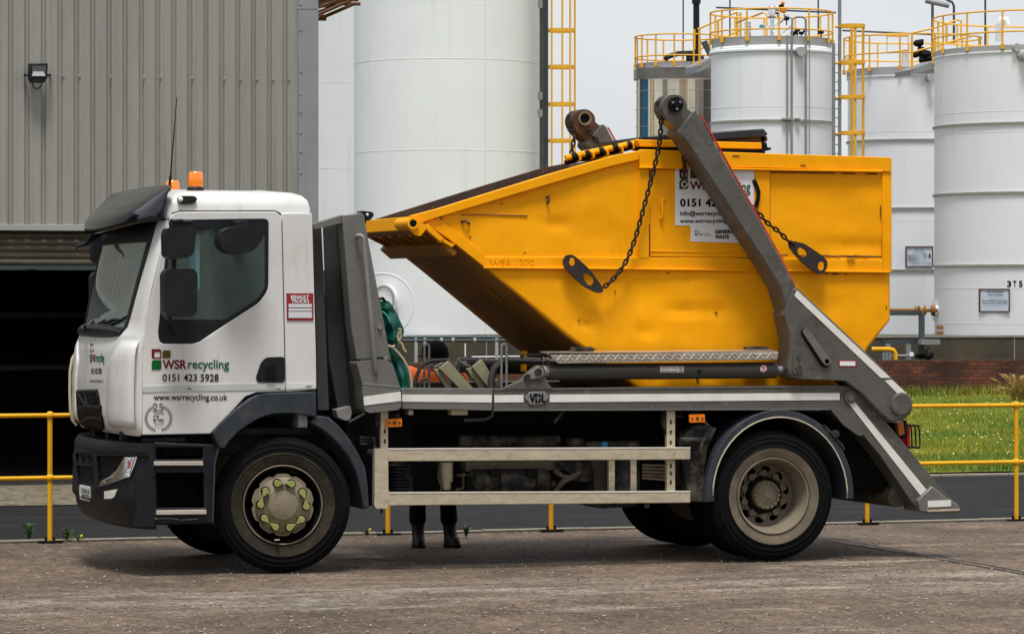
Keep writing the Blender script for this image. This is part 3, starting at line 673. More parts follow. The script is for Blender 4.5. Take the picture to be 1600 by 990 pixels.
# big tank behind the lorry's cab and skip
D1 = 75.
T1, c1, r1, zt1, zb1 = tank('storage_tank', 698, 145, D1, -190, 522, (), 'widest plain white tank, behind the lorry between cab and skip', seams=(91, 234, 376))
f1 = onsurf(c1, r1, D1)
mb = MB(); mb.loops_prism([[f1(757, y) for y in (-180, 515)] + [f1(758.6, y) for y in (515, -180)]], (0, -.008, 0)); mb.build('vertical_seam', 'tank_white2', T1)
mb = MB(); q = f1(601, 475)
ctr = f1(607, 468)
dn = (Vector((c1.x, c1.y, 0))-Vector((ctr.x, ctr.y, 0))).normalized()
f1p = onsurf(c1, r1-.002, D1); mb.tube([f1p(599+48*math.cos(R(a)), 475+48*math.sin(R(a))) for a in range(0, 360, 6)], .012, 6, closed=True); mb.build('reinforcing_pad', 'tank_white', T1)
mb = MB(); mb.cyl(ctr+dn*.1, ctr-dn*.10, 17/F*D1, seg=40); mb.cyl(ctr-dn*.10, ctr-dn*.16, 24/F*D1, seg=48); hatch = mb.build('manhole', 'tank_white', T1)
mb = MB(); u = Vector((-dn.y, dn.x, 0))
for i in range(36):
    a = i*math.pi/18; p = ctr-dn*.16+(u*math.cos(a)+UP*math.sin(a))*(20.5/F*D1); mb.cyl(p, p-dn*.035, .018, seg=6)
mb.build('bolt', 'tank_trim', hatch)
# tank behind it, seen as a strip beside the warehouse
T2, c2, r2, *_ = tank('storage_tank', 590, 150, 99., -120, 524, (), 'white tank seen only as a narrow strip between warehouse and the widest tank', 'tank_white2', seams=(128, 262))
# brown roof steelwork at the warehouse end
bs = thing('pipe_bridge', 'brown steel bridge end sticking out above the warehouse corner', 'pipe bridge', PD(520, 0, 60))
mb = MB()
for (xa, ya, xb, yb) in ((470, -12, 555, -12), (470, 0, 560, 0), (475, 20, 530, 0), (490, 26, 550, 0), (470, 24, 506, 24)):
    a, b = PD(xa, ya, 58), PD(xb, yb, 58); mb.cyl(a, b, .03, seg=6); mb.cyl(a+FWD*.8, b+FWD*.8, .03, seg=6)
mb.build('truss', 'brown_steel', bs)
mb = MB(); a, b = PD(470, 0, 57.9), PD(560, -16, 57.9); mb.box((min(a.x, b.x), a.y-.05, a.z), (max(a.x, b.x), a.y+1.4, b.z)); mb.build('deck', 'brown_steel', bs)
# caged ladder up the big tank
lad = thing('caged_ladder', 'tall yellow caged ladder running up beside the widest white tank', 'ladder', PD(868, 522, D1))
DL = 74.
mb = MB()
for px, w in ((848, .055), (853.5, .03)):
    mb.box(tuple(PD(px, 522, DL)-Vector((w, .05, 0))), tuple(PD(px, -60, DL)+Vector((w, .05, 0))))
mb.build('stringer', 'dark_steel', lad)
mb = MB()
for k in range(40):
    z = zz_(520, DL)+k*.27; a = PD(843, 300, DL); b = PD(848, 300, DL+.5); mb.cyl((a.x, a.y, z), (b.x, b.y, z), .012, seg=5)
mb.build('rung', 'mid_steel', lad)
cc = PD(877, 300, DL)
rc = 20/F*DL
for px in (857.5, 872, 886, 896, 899):
    x = PD(px, 300, DL).x; s = (px-877.5)/22; yo = -math.sqrt(max(0, 1-s*s))*rc if px != 896 else rc*.5
    mb = MB(); mb.box((x-.018, cc.y+yo-.012, zz_(505, DL)), (x+.018, cc.y+yo+.012, zz_(-60, DL))); mb.build('cage_bar', 'tank_rail', lad)
for y in (-9, 48, 105, 163, 220, 278, 335):
    z = zz_(y, DL); mb = MB(); mb.lathe([(rc, z-.035), (rc+.012, z-.035), (rc+.012, z+.035), (rc, z+.035)], (cc.x, cc.y, 0), 'Z', 28, closed=True); mb.build('cage_hoop', 'tank_rail', lad)
mb = MB()
for y in (7, 150, 177): 
    p = PD(844, y, DL-.1); mb.box(tuple(p-Vector((.04, .04, .08))), tuple(p+Vector((.04, .04, .08))))
mb.build('bracket', 'mid_steel', lad)

# stainless tank
D3 = 96.
T3, c3, r3, zt3, _ = tank('storage_tank', 1060, 66, D3, 122, 522, (), 'shiny stainless steel tank with a railed top behind the raised lifting arm', 'stainless', dome=.05)
f3 = onsurf(c3, r3, D3)
band(T3, c3, r3+.07, zz_(121, D3-r3), zz_(105, D3-r3), mat('lagging_band', (.20, .19, .165), .35, metal=.8, var=.25, vs=2), 'top_band', .07)
band(T3, c3, r3-.02, zz_(104, D3-r3), zz_(96, D3-r3), 'plat_grey')
f3b = onsurf(c3, r3+.012, D3)
def bandpatch(x0, x1, m, y0=124, y1=515):
    n_ = max(3, int((x1-x0)/2)); MB2 = MB(); MB2.grid([[f3b(x0+(x1-x0)*k/n_, y) for y in (y0, y1)] for k in range(n_+1)]); MB2.build('reflection_band', m, T3, smooth=60)
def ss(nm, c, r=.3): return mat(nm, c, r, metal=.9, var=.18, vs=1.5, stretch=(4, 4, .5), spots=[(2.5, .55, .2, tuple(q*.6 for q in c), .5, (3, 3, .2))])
dk, tn_, gy, lt = ss('reflection_dark', (.12, .11, .095)), ss('reflection_tan', (.60, .47, .29)), ss('reflection_grey', (.34, .31, .26)), ss('reflection_light', (.80, .72, .58))  # reflections of the surroundings painted on the shell as upright coloured bands
bl_ = mat('reflection_blue', (.02, .13, .24), .3, metal=.6, var=.5, vs=2, stretch=(6, 6, .4))
for x0, x1, m in ((994.5, 997, gy), (997, 1000, lt), (1000, 1003, dk), (1003, 1013, bl_), (1013, 1016.5, lt), (1016.5, 1022, tn_), (1022, 1036, lt), (1036, 1043, gy), (1043, 1062, lt), (1062, 1074, tn_), (1074, 1087, lt), (1087, 1100, gy), (1100, 1112, dk)): bandpatch(x0, x1-.6, m)
for y in (140, 168, 196): band(T3, c3, r3+.022, zz_(y, D3-r3)-.004, zz_(y, D3-r3)+.004, 'stainless', 'lagging_joint')
ringrail(T3, c3, r3+.03, (zz_(53, D3-r3), zz_(86, D3-r3)), zz_(102, D3-r3), 14)
vp = thing('vent_pipe', 'black vent pipe with a flanged cap rising over the stainless tank', 'pipe', PD(1088, 100, D3-1))
mb = MB(); a = PD(1088, 100, D3-.3); mb.cyl(a, PD(1088, 2, D3-.3), .085, seg=16); mb.cyl(PD(1088, 6, D3-.3), PD(1088, -3, D3-.3), .12, seg=16)
mb.tube([PD(1040, 92, D3-.6), PD(1046, 88, D3-.5), PD(1060, 84, D3-.4), PD(1090, 83, D3-.3)], .07, 8); mb.cyl(PD(1072, 92, D3-.3), PD(1100, 92, D3-.3), .09, seg=10)
mb.build('pipe', 'black_plastic', vp)

# middle white tank
D4 = 86.
T4, c4, r4, zt4, _ = tank('storage_tank', 1205.5, 94.5, D4, 76, 522, (188, 300, 415), 'white tank with a crowded railed top, right of the stainless tank', seams=(166,), dome=.1)
band(T4, c4, r4-.02, zz_(69, D4-r4), zz_(56, D4-r4), 'plat_grey')
mb = MB(); mb.lathe([(r4-.02, zz_(70, D4-r4)), (r4+.05, zz_(76, D4-r4)), (r4+.05, zz_(79, D4-r4)), (r4, zz_(79, D4-r4))], (c4.x, c4.y, 0), 'Z', 96); mb.build('rim', 'tank_white', T4)
ringrail(T4, c4, r4+.02, (zz_(13, D4-r4), zz_(45, D4-r4)), zz_(62, D4-r4), 12)
f4 = onsurf(c4, r4+.08, D4)
mb = MB()
mb.tube([f4(1230, 515), f4(1230, 70), f4(1230.5, 55)], .022, 6); mb.tube([f4(1237, 515), f4(1237, 70), f4(1238, 30), f4(1244, 27), f4(1254, 27), f4(1259, 31), f4(1259, 70), f4(1259, 515)], .026, 6); mb.tube([f4(1264, 515), f4(1265, 47)], .010, 5)
mb.build('down_pipe', 'mid_steel', T4)
mb = MB(); q = f4(1249, 81); mb.cyl(q+Vector((0, .1, 0)), q-Vector((0, .14, 0)), 7.5/F*D4, seg=24); mb.build('nozzle_cap', 'plat_grey', T4)
mb = MB(); 
for px in (1226, 1232, 1246): q = f4(px, 186); mb.box(tuple(q-Vector((.06, .05, .02))), tuple(q+Vector((.06, .05, .02))))
mb.build('pipe_clip', 'tank_trim', T4)
# clutter on that tank's roof
inst = thing('valve_station', 'cluster of valves and vents standing on the middle white tank roof', 'valves', PD(1206, 62, D4-1))
mb = MB()
mb.cyl(PD(1206, 60, D4-.9), PD(1206, 26, D4-.9), .05, seg=10); mb.cyl(PD(1206, 26, D4-.9), PD(1206, 14, D4-.9), .10, .085, 16); mb.ball(PD(1206, 12, D4-.9), .10, 12, (1, 1, .7)); mb.cyl(PD(1199, 26.5, D4-.9), PD(1213, 26.5, D4-.9), .06, seg=8)
for (xa, ya, xb, yb, w) in ((1168, 58, 1168, 35, .09), (1206, 46, 1232, 24, .03), (1214, 60, 1236, 40, .02), (1236, 58, 1250, 45, .03), (1188, 44, 1206, 42, .03), (1224, 24, 1240, 30, .04)): mb.cyl(PD(xa, ya, D4-.7), PD(xb, yb, D4-.7), w, seg=8)
mb.build('pipework', 'chrome', inst)
mb = MB(); mb.ball(PD(1224, 16, D4-.8), .085, 14); mb.ball(PD(1223, 5, D4-.8), .05, 12); mb.cyl(PD(1224, 12, D4-.8), PD(1223, 2, D4-.8), .025, seg=8); mb.build('actuator', mat('actuator_orange', (.75, .25, .01), .4), inst)
mb = MB()
for (x, y, w) in ((1240, 52, .06), (1246, 47, .05), (1252, 52, .05), (1258, 49, .04), (1221, 10, .05), (1283, 51, .05), (1229, 30, .05), (1215, 21, .035)):
    p = PD(x, y, D4-.8); mb.box(tuple(p-Vector((w, w, w*.7))), tuple(p+Vector((w, w, w*.7)))); mb.cyl(p-Vector((0, 0, w*3)), p, w*.3, seg=6)
mb.build('valve', 'dark', inst)
mb = MB(); p = PD(1190, 42, D4-.75); mb.ball(p, .06, 10); mb.cyl(p, PD(1196, 43, D4-.75), .03); mb.build('blue_valve', 'blue', inst)
# walkway rails between stainless and middle tank
wk = thing('walkway', 'yellow railed gangway sloping between the stainless and middle tanks', 'walkway', PD(1110, 90, 90))
mb = MB()
for dd in (0, .9):
    for (pts) in (((1090, 46), (1122, 32), (1152, 19)), ((1092, 78), (1124, 62), (1155, 48))): mb.tube([PD(x, y, 91+dd) for x, y in pts], .024, 6)
    for (x, ya, yb) in ((1093, 103, 46), (1152, 62, 20), (1157, 62, 20), (1122, 62, 32), (1085, 78, 46)): mb.cyl(PD(x, ya, 91+dd), PD(x, yb, 91+dd), .03, seg=6)
mb.tube([PD(1150, 36, 90), PD(1192, 20, 88), PD(1198, 22, 88), PD(1198, 60, 88)], .024, 6)
mb.build('handrail', 'tank_rail', wk)
mb = MB(); a, b = PD(1090, 103, 91), PD(1112, 90, 91); mb.loops_prism([[a, b, b-UP*.22, a-UP*.18]], (0, .9, 0)); mb.build('deck', 'mid_steel', wk)
mb = MB(); p = PD(1105, 72, 90); mb.loops_prism([[PD(1097, 66, 90), PD(1105, 63, 90), PD(1112, 85, 90), PD(1108, 87, 90)]], (0, .1, 0)); mb.build('lamp_head', 'dark_steel', wk)

# ladder and cage between the middle and back tanks
l2 = thing('caged_ladder', 'yellow caged ladder rising between the two right-hand tanks above the skip', 'ladder', PD(1330, 522, 84))
DA = 83.
mb = MB()
for px in (1302.5, 1312): mb.box(tuple(PD(px, 522, DA)-Vector((.028, .04, 0))), tuple(PD(px, 0 if px > 1310 else 68, DA)+Vector((.028, .04, 0))))
mb.build('stringer', 'mid_steel', l2)
mb = MB(); y = 86
while y < 520: mb.cyl(PD(1302, y, DA), PD(1312, y, DA), .012, seg=5); y += 14
mb.build('rung', 'dark_steel', l2)
cq = PD(1331.5, 300, DA); rq = 19.5/F*DA
for px, s in ((1329, -1), (1338.5, 1), (1351, 0)):
    x = PD(px, 300, DA).x; mb = MB(); mb.box((x-.03, cq.y+s*rq*.9-.012, zz_(515, DA)), (x+.03, cq.y+s*rq*.9+.012, zz_(40, DA))); mb.build('cage_bar', 'tank_rail', l2)
for y in (41, 98, 152, 208, 264):
    z = zz_(y, DA); mb = MB(); mb.lathe([(rq-.02, z-.04), (rq+.012, z-.04), (rq+.012, z+.04), (rq-.02, z+.04)], (cq.x, cq.y, 0), 'Z', 28, closed=True)
    mb.cyl(PD(1305, y+1, DA), PD(1316, y+1, DA), .03, seg=6); mb.build('cage_hoop', 'tank_rail', l2)

# back white tank with a valve on its edge
D5 = 93.
T5, c5, r5, zt5, _ = tank('storage_tank', 1426, 101, D5, 119, 522, (218, 325, 422), 'white tank half hidden between the caged ladder and the numbered tank', 'tank_white', seams=(205, 345), dome=.1)
band(T5, c5, r5+.03, zz_(116, D5-r5), zz_(104, D5-r5), 'plat_grey')
ringrail(T5, c5, r5+.1, (zz_(53, D5-r5), zz_(82, D5-r5)), zz_(108, D5-r5), 13)
mb = MB(); f5 = onsurf(c5, r5, D5)
q = f5(1449, 123); mb.cyl(q+Vector((0, .2, 0)), q-Vector((0, .25, 0)), .07, seg=12); mb.cyl(q-Vector((0, .25, 0)), q-Vector((0, .3, 0)), .12, seg=16); mb.build('nozzle', 'plat_grey', T5)
gate = MB(); gate.tube([PD(1386, 82, D5-2.4), PD(1386, 57, D5-2.4), PD(1419, 57, D5-2.4), PD(1419, 79, D5-2.4)], .022, 6, closed=True); gate.tube([PD(1352, 55, D5-2.4), PD(1420, 55, D5-2.4)], .022, 6); gate.build('gate', 'tank_rail', T5)
mb = MB()
for (x, y, w) in ((1435, 68, .12), (1440, 78, .10), (1447, 85, .14), (1430, 86, .10), (1452, 92, .12), (1442, 94, .10)):
    p = PD(x, y, D5-1.9); mb.ball(p, w, 10, (1.2, 1, .8))
mb.cyl(PD(1430, 66, D5-1.9), PD(1443, 64, D5-1.9), .05, seg=8); mb.cyl(PD(1436, 66, D5-1.9), PD(1440, 100, D5-1.9), .05, seg=8)
vt = mb.build('valve', 'dark', T5)
mb = MB(); mb.cyl(PD(1414, 103, D5-1.5), PD(1414, 78, D5-1.5), .09, seg=12); mb.build('vent', 'tank_white', T5)

# numbered tank at the right edge
D6 = 84.
T6, c6, r6, zt6, _ = tank('storage_tank', 1632, 171, D6, 81, 524, (191, 300, 414), 'white tank at the right edge stencilled 3T5', seams=(172, 205, 450, 506), dome=.15)
band(T6, c6, r6+.02, zz_(80, D6-r6), zz_(69, D6-r6), 'plat_grey')
ringrail(T6, c6, r6+.03, (zz_(15, D6-r6), zz_(48, D6-r6)), zz_(74, D6-r6), 17)
f6 = onsurf(c6, r6+.004, D6); f6b = onsurf(c6, r6+.02, D6)
lettering([('3', 1573.5, 1580, 438.5, 448.5), ('T', 1583, 1588, 438.5, 448.5), ('5', 1592, 1597.5, 438.5, 448.5)], f6, 'ink', T6, name='tank_number', bold=.035)
mb = MB(); q = f6(1464, 485); d = Vector((-1, -.25, 0)).normalized(); mb.cyl(q-d*.3, q+d*.10, 16/F*D6*.5, seg=20); mb.cyl(q-d*.35, q-d*.02, 19/F*D6, seg=28); mb.build('nozzle', 'tank_white', T6)
mb = MB(); 
for y0 in (508.5, 517.5): mb.loops_prism([[f6b(x, y) for x, y in ((1463, y0), (1473, y0), (1473, y0+5.5), (1463, y0+5.5))]], (0, -.01, 0))
mb.build('marker_plate', mat('marker_brown', (.45, .20, .03), .6, var=.3, vs=20), T6)
mb = MB(); mb.tube([PD(1562, 66, D6-2), PD(1562, 38, D6-2), PD(1565, 32, D6-2), PD(1571, 32, D6-2), PD(1573, 40, D6-2)], .10, 10); mb.build('vent', 'tank_white', T6)
mb = MB(); q = f6(1587, 75); mb.cyl(q, q-Vector((0, .1, 0)), .10, seg=16); q = f6(1598, 88); mb.cyl(q+Vector((0, .2, 0)), q-Vector((0, .25, 0)), .12, seg=16); mb.build('lifting_lug', 'plat_grey', T6)
wk2 = thing('walkway', 'yellow railed gangway between the back tank and the numbered tank', 'walkway', PD(1450, 110, 88))
mb = MB()
for dd in (0, 1.):
    mb.tube([PD(1425, 52, 88+dd), PD(1460, 44, 88+dd), PD(1497, 31, 88+dd), PD(1502, 34, 88+dd), PD(1501, 62, 88+dd)], .024, 6); mb.tube([PD(1425, 82, 88+dd), PD(1470, 70, 88+dd), PD(1520, 56, 88+dd)], .024, 6)
    for (x, ya, yb) in ((1425, 108, 52), (1458, 100, 54), (1461, 100, 54), (1479, 70, 38)): mb.cyl(PD(x, ya, 88+dd), PD(x, yb, 88+dd), .03, seg=6)
mb.build('handrail', 'tank_rail', wk2)
mb = MB(); a, b = PD(1424, 118, 88), PD(1466, 104, 88); mb.loops_prism([[a, b, b+UP*.16, a+UP*.14]], (0, 1., 0)); mb.build('deck', 'mid_steel', wk2)
# signs on the tanks
def sign(px, fn, lab, D):
    (xa, ya, xb, yb) = px; t = thing('sign', lab, 'sign', fn((xa+xb)/2, (ya+yb)/2), 'framed safety signs on the tanks')
    e = 1.4
    mb = MB(); mb.loops_prism([[fn(x, y) for x, y in ((xa, ya), (xb, ya), (xb, yb), (xa, yb))], [fn(x, y) for x, y in ((xa+e, ya+e), (xb-e, ya+e), (xb-e, yb-e), (xa+e, yb-e))]], (0, -.05, 0)); mb.build('frame', 'brown_steel', t)
    mb = MB(); mb.loops_prism([[fn(x, y) for x, y in ((xa+e, ya+e), (xb-e, ya+e), (xb-e, yb-e), (xa+e, yb-e))]], (0, -.02, 0)); mb.build('board', mat('sign_board', (.60, .66, .76), .5, var=.03), t)
    return t
def off(fn, d): return lambda x, y: fn(x, y)-Vector((0, d, 0))
s1 = sign((1529, 451, 1576.5, 487), f6b, 'framed HCA EFFLUENT notice on the numbered tank', D6)
lettering([('HCA EFFLUENT', 1541, 1567, 454.5, 457.5), ('UN No. 1760 Waste', 1543, 1566, 459.5, 461.5), ('Not classified as hazardous', 1534, 1573, 468, 470.5), ('under any GHS hazard class', 1534, 1573, 472, 474.5)], off(f6b, .024), 'ink', s1, bold=.01)
f5b = onsurf(c5, r5+.03, D5)
s2 = sign((1414.5, 384.5, 1457, 417), f5b, 'framed LOIL MFO hazard notice on the half hidden white tank', D5)
lettering([('LOIL MFO', 1428.5, 1443, 387.8, 390.8), ('UN No. 1202 Waste', 1427.5, 1444.5, 391.7, 393)] + [('Hazard statement text line', 1418, 1418+w, 397+i*1.7, 398.2+i*1.7) for i, w in enumerate((12, 17, 14, 20, 16, 18))] + [('Read the data sheet before handling this product', 1420, 1454, 409, 410.4), ('Wear gloves and eye protection at all times', 1424, 1454, 411.4, 412.8)], off(f5b, .024), 'ink_grey', s2)
mb = MB(); ff = off(f5b, .024)
def ringpx(cx, cy, r): return [[ff(cx, cy-r), ff(cx+r, cy), ff(cx, cy+r), ff(cx-r, cy)], [ff(cx, cy-r+.7), ff(cx+r-.7, cy), ff(cx, cy+r-.7), ff(cx-r+.7, cy)]]
mb.loops_prism(ringpx(1444.5, 398.5, 3.6), (0, -.004, 0)); mb.loops_prism([[ff(1451, 396), ff(1453, 396), ff(1453, 399), ff(1454, 401.5), ff(1450, 401.5), ff(1451, 399)]], (0, -.004, 0)); mb.loops_prism([[ff(1444.2, 396.8), ff(1444.9, 396.8), ff(1444.8, 400), ff(1444.3, 400)]], (0, -.004, 0))
mb.build('hazard_symbol', 'ink', s2)

# pipework at the foot of the tanks
pr = thing('pipe_rack', 'two dark pipes on short posts along the foot of the widest tank', 'pipes', PD(720, 530, 72))
DP = 71.5
mb = MB()
for y, r in ((526.5, .022), (531.5, .030), (528.8, .012)): mb.cyl(PD(585, y, DP), PD(905, y, DP), r, seg=8)
mb.build('pipe', 'dark_steel', pr)
mb = MB()
for px in (650, 664, 776, 840): a = PD(px, 556, DP); mb.box((a.x-.03, a.y-.02, 0.2), (a.x+.03, a.y+.02, zz_(527, DP)))
for px in (708, 742, 690, 812): a = PD(px, 531, DP-.05); mb.cyl(PD(px-2, 531, DP), PD(px+2, 531, DP), .045, seg=10)
mb.build('post', 'plat_grey', pr)
mb = MB(); mb.cyl(PD(737, 557.5, DP), PD(812, 556.5, DP), .014, seg=8); mb.cyl(PD(625, 570, DP), PD(662, 569, DP), .028, seg=8); mb.cyl(PD(727, 560, DP), PD(727, 536, DP), .014, seg=6); mb.cyl(PD(715, 565, DP), PD(740, 557, DP), .012, seg=6); mb.build('white_pipe', 'tank_white', pr)
lg = thing('pipe_stand', 'slate blue steel frame and trough beside the numbered tank foot', 'pipe support', PD(1440, 535, 75.2))
mb = MB()
for (xa, ya, xb, yb) in ((1380, 489, 1444, 489), (1379, 534, 1470, 534)): a, b = PD(xa, ya, 75.2), PD(xb, yb, 75.2); mb.box((a.x, a.y-.06, a.z-.05), (b.x, a.y+.06, a.z+.05))
for px in (1440,): a = PD(px, 489, 75.2); mb.box((a.x-.05, a.y-.05, zz_(562, 75.2)), (a.x+.05, a.y+.05, a.z))
mb.build('frame', 'dark_steel', lg)
mb = MB(); a, b = PD(1437, 538, 75.), PD(1470, 530, 75.); mb.box((a.x, a.y-.1, a.z), (b.x, a.y+.1, b.z)); 
for px in (1420, 1388): a = PD(px, 562, 75.1); mb.box((a.x-.05, a.y, a.z), (a.x+.05, a.y+.1, zz_(537, 75.1)))
mb.build('trough', 'mid_steel', lg)
rp2 = thing('outlet_pipe', 'rusty pipe with a wheel valve entering the side of the numbered tank', 'pipe', PD(1430, 485, 80))
mb = MB(); mb.cyl(PD(1360, 484.5, 80), PD(1464, 484.5, 81.6), .045, seg=10)
for x, r in ((1430, .10), (1437, .07), (1444, .11), (1455, .12), (1458, .14)): mb.cyl(PD(x, 484.5, 81), PD(x+3, 484.5, 81), r, seg=14)
mb.cyl(PD(1434, 479, 81), PD(1442, 490, 81), .05, seg=8); mb.build('valve', 'rust_pipe', rp2)
gp = thing('gas_pipe', 'bent yellow pipe behind the brick wall near the skip', 'pipe', PD(1390, 555, 74.9))
mb = MB(); mb.tube([PD(1362, 545.5, 74.9), PD(1390, 545.5, 74.9), PD(1396, 547, 74.9), PD(1399, 552, 74.9), PD(1399, 568, 74.9)], .052, 10); mb.build('pipe', 'rail_yellow', gp)
mb = MB(); mb.cyl(PD(1379, 556, 74.9), PD(1424, 555, 74.9), .022, seg=8); 
for x in (1381, 1386, 1391): mb.cyl(PD(x, 550, 74.9), PD(x, 562, 74.9), .04, seg=8)
mb.build('fitting', 'mid_steel', gp)
vg = thing('pressure_gauge', 'round white gauge beside dark valves above the brick wall', 'gauge', PD(1424, 555, 74.9))
mb = MB(); q = PD(1424, 553, 74.75); mb.cyl(q, q-FWD*.06, 3.6/F*74.9, seg=20); mb.build('dial', 'tank_white', vg)
mb = MB()
for (x, y, w) in ((1436, 554, .07), (1443, 553, .08), (1450, 556, .09), (1446, 549, .05), (1456, 553, .05)): mb.ball(PD(x, y, 74.9), w, 10)
mb.cyl(PD(1430, 557, 74.9), PD(1458, 557, 74.9), .035, seg=8); mb.cyl(PD(1445, 552, 74.9), PD(1452, 541, 74.9), .012, seg=6); mb.build('valve', 'dark', vg)
# thin poles and strip lamps above the tanks
def pole(px, y0, D, r, lab):
    o = MB().cyl(PD(px, 522, D), PD(px, y0, D), r, seg=8).build('pole', 'dark_steel'); tag(o, lab, 'pole', 'thin dark poles above the tanks')
pole(1067.5, -40, 98, .022, 'thin dark pole rising behind the stainless tank rail')
pole(1140.5, -40, 91, .022, 'thin dark pole behind the left rail of the middle tank')
pole(1278.5, -40, 90, .022, 'thin dark pole behind the right side of the middle tank rail')
pole(1539.5, -40, 89, .028, 'thin dark pole standing above the numbered tank')
lp = thing('lamp_post', 'dark post carrying a strip lamp at the top edge above the back tank', 'lamp post', PD(1457, 522, 97))
mb = MB(); mb.cyl(PD(1457, 522, 97), PD(1457, -20, 97), .04, seg=8); mb.tube([PD(1490.5, 70, 96), PD(1490.5, 10, 96), PD(1488, 4, 96), PD(1480, 0, 96), PD(1470, -4, 96)], .035, 8); mb.build('post', 'dark_steel', lp)
mb = MB(); mb.cyl(PD(1446, 1, 96), PD(1483, 9, 96), .075, seg=12); mb.build('strip_lamp', 'mid_steel', lp)
ct = thing('cable_tray', 'thin dark cable trays spanning behind the tank top railings', 'cable tray', PD(1386, 51, 95))
mb = MB(); mb.cyl(PD(1316, 48, 95), PD(1456, 54, 95), .025, seg=6); mb.cyl(PD(1119, 12, 92), PD(1306, 20, 92), .025, seg=6); mb.build('tray', 'dark_steel', ct)
# ================================================================== THE LORRY
TR = thing('skip_lorry', 'white cab skip loader lorry with grey lifting arms carrying a yellow skip', 'lorry', (2.1, 1.2, 0))
W = 2.36
def lerp_tab(tab, z):
    if z <= tab[0][0]: return tab[0][1:]
    for a, b in zip(tab, tab[1:]):
        if z <= b[0]:
            t = (z-a[0])/(b[0]-a[0]); return tuple(p+(q-p)*t for p, q in zip(a[1:], b[1:]))
    return tab[-1][1:]
xy_ = lambda px, py, Y=0.0: P(px, py, Y)
def zx(px, py, Y=0.0): p = P(px, py, Y); return p.x, p.z
# z, X of the door's front edge, bulge of the nose, inset of the sides
CAB = []
for px, py, A, ins in ((222, 681, .10, .03), (222, 672, .15, .01), (222, 655, .185, 0), (222, 600, .185, 0), (223, 545, .16, 0), (226, 524, .135, 0), (226.5, 510, .07, .0), (227, 499, .06, .0), (236, 455, .065, .0), (247, 412, .08, .01), (258, 370, .10, .015), (266, 338, .12, .02)):
    x, z = zx(px, py); CAB.append((z, x, A, ins))
YC0, HW = 1.16, 1.16
def surf(tab, n):
    def f(z, t):
        Xd, A, ins = lerp_tab(tab, z)
        return Vector((Xd-A*max(0, 1-abs(t)**n)**(1/n), YC0+t*(HW-ins), z))
    return f
cabf = surf(CAB, 2.3)
def caster(tab, n, off=0.0):
    def f(px, py):
        d = ray(px, py); last = None
        def inside(Y):
            p = CAM+d*((Y-CAM.y)/d.y); Xd, A, ins = lerp_tab(tab, p.z); t = (p.y-YC0)/(HW-ins)
            if abs(t) >= 1: return False, p
            return p.x > Xd-A*max(0, 1-abs(t)**n)**(1/n), p
        Y = -.02
        while Y < 2.5:
            ok, p = inside(Y)
            if ok:
                lo, hi = Y-.02, Y
                for _ in range(18):
                    m = (lo+hi)/2; k, q = inside(m)
                    if k: hi = m
                    else: lo = m
                return inside(hi)[1]-d*off*.9
            Y += .02
        return inside(1.16)[1]
    return f
def front_patch(name, px, fn, m, parent, th=.02, holes=(), sub=0, bevel=0, label=None):
    pts = []
    for a, b in zip(px, px[1:]+px[:1]):
        for k in range(sub+1): t = k/(sub+1); pts.append((a[0]+(b[0]-a[0])*t, a[1]+(b[1]-a[1])*t))
    mb = MB(); L = [[fn(x, y) for x, y in pts]] + [[fn(x, y) for x, y in h] for h in holes]
    nrm = Vector((-.75, -.66, 0))*th
    flat_ = pts + [p for h in holes for p in h]
    tri = tessellate_polygon([[(x, y, 0) for x, y in pts]] + [[(x, y, 0) for x, y in h] for h in holes])
    cache = {}
    def vt(p):
        k = (round(p[0], 3), round(p[1], 3))
        if k not in cache: cache[k] = mb.bm.verts.new(fn(*p)+nrm)
        return cache[k]
    def sd_(a, b, c, n):
        if n == 0:
            try: mb.bm.faces.new([vt(a), vt(b), vt(c)])
            except ValueError: pass
            return
        ab, bc, ca = [((p[0]+q[0])/2, (p[1]+q[1])/2) for p, q in ((a, b), (b, c), (c, a))]
        for t in ((a, ab, ca), (ab, b, bc), (ca, bc, c), (ab, bc, ca)): sd_(*t, n-1)
    for t in tri: sd_(*[flat_[i] for i in t], 2)
    bd = [e for e in mb.bm.edges if len(e.link_faces) == 1]
    r = bmesh.ops.extrude_edge_only(mb.bm, edges=bd)
    for v in [q for q in r['geom'] if isinstance(q, bmesh.types.BMVert)]: v.co -= nrm*1.7
    return mb.build(name, m, parent, bevel=bevel, label=label)

# ---- cab shell: lower nose, A pillars, roof, back
ZW0, ZW1 = CAB[5][0], CAB[-1][0]-.03          # windscreen foot and head
cab = None
mb = MB()
TS = [math.sin(R(a)) for a in range(-90, 91, 5)]
zs = [CAB[0][0]+(ZW0-CAB[0][0])*(i/16) for i in range(17)]
mb.grid([[cabf(z, t) for t in TS] for z in zs])
tw = lambda z: .66+.23*max(0, min(1, (z-ZW0)/(ZW1-ZW0)))
te = lambda z, s: tw(z)*s if s < 0 else .965*s
zs2 = [ZW0+(ZW1-ZW0)*i/14 for i in range(15)]
for sgn in (-1, 1):
    mb.grid([[cabf(z, sgn*(1-(1-abs(te(z, sgn)))*k/6)) for k in range(7)] for z in zs2])
zr = [ZW1, CAB[-1][0], zx(270, 322)[1], zx(270, 311)[1], zx(270, 303)[1], zx(270, 298)[1], zx(270, 295.5)[1]]
XR = zx(494, 600)[0]; XRt = zx(487, 310)[0]
